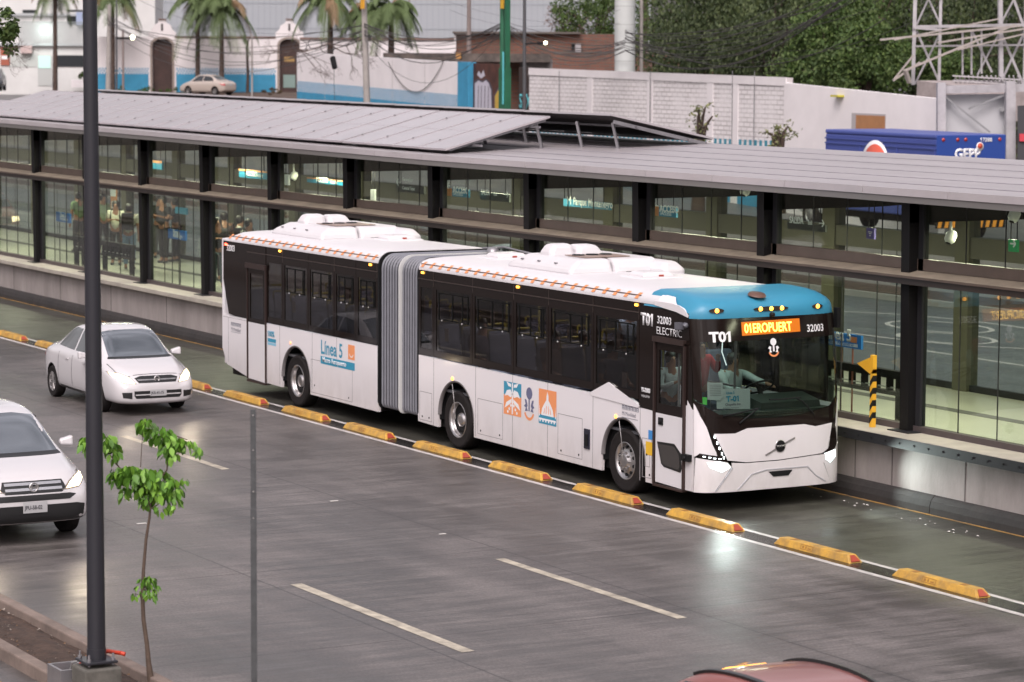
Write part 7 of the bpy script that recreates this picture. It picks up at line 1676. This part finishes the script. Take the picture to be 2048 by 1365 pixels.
F = Front(780, 170, 'low_white_house', 'low white house wall with flat roof behind the leaning pole', 'house', 2); F.box('wall', 600, 908, 80, None, 0, 6, walw); F.box('roof_edge', 600, 908, 76, 80, -.1, 6, mat('tile_cap'))
F = Front(885, 147, 'flood_lamp', 'small orange-faced flood lamp on the slab edge left of the blue pillar', 'lamp', 2)
F.box('housing', 912, 922, 106, 118, -.3, 0, mat('lamp_orange', (.4, .2, .06), .5)); F.box('bracket', 919, 924, 108, 120, -.02, .3, blackm)
# planted strip and raised verge in front of the gates
verge = mat('verge_earth', (.12, .08, .06), .95, nscale=.8, namp=.3)
b = MB(); pts = [(100, 183, 219), (620, 184, 217), (700, 215, 180), (100, 205, 190)]
b.add([PD(*p)-Vector((0, 0, .0)) for p in pts], [(0, 1, 2, 3)]); tag(b.build('verge', verge), kind='structure')

# ------------------------------------------------------------------ vegetation
def leafmat(n, c, c2): return mat('foliage_'+n, c, .6, nscale=.9, namp=.3, ncol=c2, spec=.25)
def tree(px, py, D, rx, rz, name, label, m, n=5200, ls=.16, base_py=None, trunk=True, hang=.2, group=None, seed=1, clumps=26, ry=None, flat=.7):
    random.seed(seed); c = PD(px, py, D); gz0 = 1.5; base_ = Vector((c.x, c.y, gz0)); t = thing(name, label, 'tree', base_, 0, group); cc = c-base_; ry = ry or rx
    cl = []
    for _ in range(clumps):
        while 1:
            v = Vector((random.uniform(-1, 1), random.uniform(-1, 1), random.uniform(-1, 1)))
            if .25 < v.length < 1: break
        r = random.uniform(.22, .42); cl.append((Vector((v.x*rx, v.y*ry, v.z*rz)), r*min(rx, rz)*random.uniform(.8, 1.5)))
    b = MB()
    for i in range(n):
        p, r = random.choice(cl); d = Vector((random.gauss(0, 1), random.gauss(0, 1), random.gauss(0, 1))).normalized(); k = r*(random.random()**.4)
        q = cc+p+Vector((d.x*k, d.y*k, d.z*k*flat*(1+hang)-hang*r*random.random()))
        u = Vector((random.gauss(0, 1), random.gauss(0, 1), random.gauss(0, .6)-hang*2)).normalized(); w_ = u.orthogonal().normalized(); s = ls*random.uniform(.5, 1.3)
        b.add([q, q+u*s*.5+w_*s*.3, q+u*s*1.1, q+u*s*.5-w_*s*.3], [(0, 1, 2, 3)], 0 if random.random() < .6 else 1)
    b.build('crown', m, t)
    if trunk:
        b = MB(); b.path([(0, 0, 0), (random.uniform(-.2, .2), 0, cc.z*.4), (cc.x, cc.y, cc.z*.8)], [.25, .2, .12], 8)
        for p, r in cl[:9]: b.path([(0, 0, cc.z*.55), cc+p*.5-Vector((0, 0, rz*.2)), cc+p], [.1, .06, .03], 5)
        b.build('trunk', mat('trunk_brown', (.06, .04, .03), .9), t)
    return t
dk = [leafmat('dark', (.042, .062, .02), (.018, .03, .012)), leafmat('dark_b', (.09, .115, .042), (.035, .05, .02))]
md = [leafmat('mid', (.055, .1, .022), (.025, .045, .012)), leafmat('mid_b', (.1, .15, .04), (.05, .075, .02))]
gt = 'big trees behind the white walls'
TL = [(1395, 60, 132, 2.6, 3.2, 'dark drooping tree just right of the thick column', dk), (1470, 30, 128, 2.8, 3.4, 'dark drooping tree behind the middle of the white brick wall', dk), (1545, 70, 124, 2.6, 3.0, 'dark tree behind the right end of the white brick wall', dk), (1600, 10, 135, 3.2, 3.4, 'tall dark tree touching the top edge left of the lattice frame', dk), (1660, 100, 120, 2.2, 2.0, 'lower green bushy tree left of the lattice frame', md), (1735, 50, 122, 2.6, 3.0, 'bright green tree directly left of the lattice frame', md), (1730, 120, 116, 2.0, 1.6, 'light green bush just over the parapet left of the lattice frame', md), (1830, 30, 130, 3.2, 3.4, 'dark green tree behind the left half of the lattice frame', dk), (1940, 60, 126, 3.0, 3.4, 'dark green tree behind the right half of the lattice frame', dk), (2040, 60, 130, 3.0, 3.6, 'dark green tree at the top right corner', dk), (1900, 130, 116, 1.4, .9, 'light green shrub between the legs of the lattice frame', md), (1340, 20, 150, 3.2, 2.2, 'green tree behind and above the thick column', md), (1190, 30, 156, 2.6, 1.6, 'sparse green tree over the brick house left of the thick column', md)]
for i, (px, py, D, rx, rz, lab, m) in enumerate(TL): tree(px, py, D, rx, rz, 'broadleaf_tree', lab, m, n=10500 if D < 140 else 5000, ls=.165, hang=1.0 if m is dk else .5, group=gt, seed=30+i, clumps=34)
tree(1145, 45, 158, 1.8, 1.3, 'bare_pink_tree', 'sparse pinkish brown tree over the brick house', [leafmat('pink', (.2, .12, .1), (.1, .06, .05)), leafmat('pink_b', (.25, .17, .14), (.12, .08, .06))], n=1200, ls=.12, seed=60)
tree(8, 50, 60, .42, .5, 'leafy_branch_tree', 'green leafy branch entering at the top left corner', md, n=1400, ls=.09, hang=.4, seed=61, clumps=12, trunk=False)
for i, (px, py, D, rx, rz, lab) in enumerate([(1398, 245, 92, .55, 1.0, 'thin young tree in front of the white brick wall'), (1560, 268, 92, .7, .45, 'low sparse sapling before the white brick wall, right of the thin young tree')]):
    tree(px, py, D, rx, rz, 'young_tree', lab, [leafmat('olive', (.17, .19, .08), (.1, .11, .04)), leafmat('olive_b', (.24, .25, .11), (.14, .14, .06))], n=230, ls=.11, seed=70+i, clumps=16)
for i, (px, py, D, rx, rz, lab) in enumerate([(300, 180, 208, 1.1, .35, 'low green shrub at the foot of the left arched gate'), (350, 186, 206, 1.0, .3, 'low green shrub right of the left arched gate'), (240, 182, 208, .5, .4, 'small shrub at the foot of the slim street lamp'), (548, 184, 208, .9, .25, 'low dry shrub left of the right arched gate'), (168, 150, 222, .5, .5, 'round yellow green bush in the white planter')]):
    tree(px, py, D, rx, rz, 'shrub', lab, md if i != 3 else [leafmat('dry', (.12, .08, .04), (.06, .04, .02))]*2, n=500, ls=.12, seed=80+i, clumps=9, trunk=False)
# palms
fr_m = [leafmat('palm', (.13, .18, .075), (.07, .1, .04)), leafmat('palm_dry', (.32, .22, .13), (.18, .12, .07))]
def palm(px, top, D, R_, label, base_py=175, tr=.22, seed=1, nf=22, droop=1.0, lean=0, dry=.12):
    random.seed(seed); c = PD(px, top, D); a = PD(px+lean, base_py, D); t = thing('palm_tree', label, 'palm tree', a, 0, 'palm trees behind the walls')
    cc = c-a; b = MB(); b.path([(0, 0, -1), cc*.5+Vector((.05, 0, 0)), cc], [tr*1.1, tr*.85, tr*.8], 10); b.build('trunk', mat('palm_trunk', (.11, .075, .06), .9, nscale=3, namp=.4), t)
    b = MB()
    for k in range(nf):
        az = 2*pi*k/nf+random.uniform(-.2, .2); el = random.uniform(-.5, 1.15); L = R_*random.uniform(.8, 1.1); h = Vector((cos(az), sin(az), 0)); mi = 1 if random.random() < dry else 0
        pts = []
        for i in range(11):
            u = i/10; pts.append(cc+h*(L*u*cos(el)*(1-.25*u))+Vector((0, 0, L*(u*sin(el)-droop*u*u*.75))))
        b.path(pts, .025, 4, mi)
        for i in range(1, 11):
            for q in (0, .33, .66):
                if i == 10 and q: continue
                p = pts[i] if not q else pts[i].lerp(pts[i+1], q); d = (pts[i]-pts[i-1]).normalized(); s = d.cross(Vector((0, 0, 1))).normalized(); ll = L*.26*(1-abs(i/10-.45))*random.uniform(.8, 1.1)
                for sg2 in (1, -1):
                    tip = p+s*sg2*ll*.75+d*ll*.4-Vector((0, 0, ll*.65)); m2 = p.lerp(tip, .5)+Vector((0, 0, ll*.12)); w_ = d*.035
                    b.add([p-w_, p+w_, m2+w_, tip, m2-w_], [(0, 1, 2, 3, 4)], mi)
    b.build('fronds', fr_m, t); return t
for i, a in enumerate([(395, 0, 212, 3.5, 'palm with slim trunk standing left behind the parked sedan'), (443, 10, 210, 3.5, 'palm with shaggy trunk right above the parked sedan'), (660, -8, 165, 3.0, 'feathery palm left of the leaning concrete pole'), (782, 12, 160, 2.9, 'palm with thick drooping fronds right of the leaning concrete pole'), (225, -12, 213, 3.2, 'palm crown hanging over the courtyard wall near the dark lamp pole'), (110, -30, 218, 2.7, 'palm tip hanging down from the top edge above the white building'), (730, 22, 175, 2.2, 'smaller palm behind the leaning concrete pole'), (1290, -60, 170, 2.0, 'palm crown mostly above the frame behind the thick column')]):
    palm(*a, seed=100+i, base_py=180 if a[0] < 500 else 125, tr=.2, nf=30)
t_ = thing('bare_tree', 'bare brownish tree trunk before the blue based wall right of the parked sedan', 'tree', PD(495, 185, 211)); b = MB(); b.path([(0, 0, 0), (.1, 0, 1.4), (-.1, 0, 3.4)], [.14, .12, .09], 8); b.build('trunk', mat('palm_trunk'), t_); b = MB(); b.path([(-.1, 0, 3.2), (.2, 0, 3.9), (.5, 0, 4.2)], [.07, .05, .03], 6); b.build('branch', mat('palm_trunk'), t_)

# bare twiggy branches
def twigs(px, py, D, size, name, label, seed, down=.3):
    random.seed(seed); c = PD(px, py, D); t = thing(name, label, 'branches', c); b = MB()
    def grow(p, d, L, r, k):
        q = p+d*L; b.tube(p, q, r, r*.7, 5, caps=False)
        if k: 
            for _ in range(random.choice((2, 3))):
                e = (d+Vector((random.gauss(0, .5), random.gauss(0, .5), random.gauss(-.05*down, .45)))).normalized(); grow(q, e, L*random.uniform(.55, .85), r*.65, k-1)
    for s in (-1, 1, .4): grow(Vector((0, 0, 0)), (vR2*s+Vector((0, 0, -down*random.random()))).normalized(), size, size*.035, 5)
    b.build('twigs', mat('twig_brown', (.09, .06, .05), .9), t)
twigs(655, 88, 131, .9, 'bare_branches', 'tangle of bare brown twigs above the white blue wall, left of the leaning pole', 5, .6)
twigs(600, 100, 133, .7, 'bare_branches', 'smaller tangle of drooping bare twigs at the left end of the white blue wall', 8, .9)
twigs(-8, 92, 58, .28, 'bare_branches', 'thin bare twigs below the green leaves at the left edge', 11, .3)
twigs(1180, 62, 157, .8, 'bare_branches', 'bare pinkish twigs over the brick house left of the thick pale column', 14, -.6)
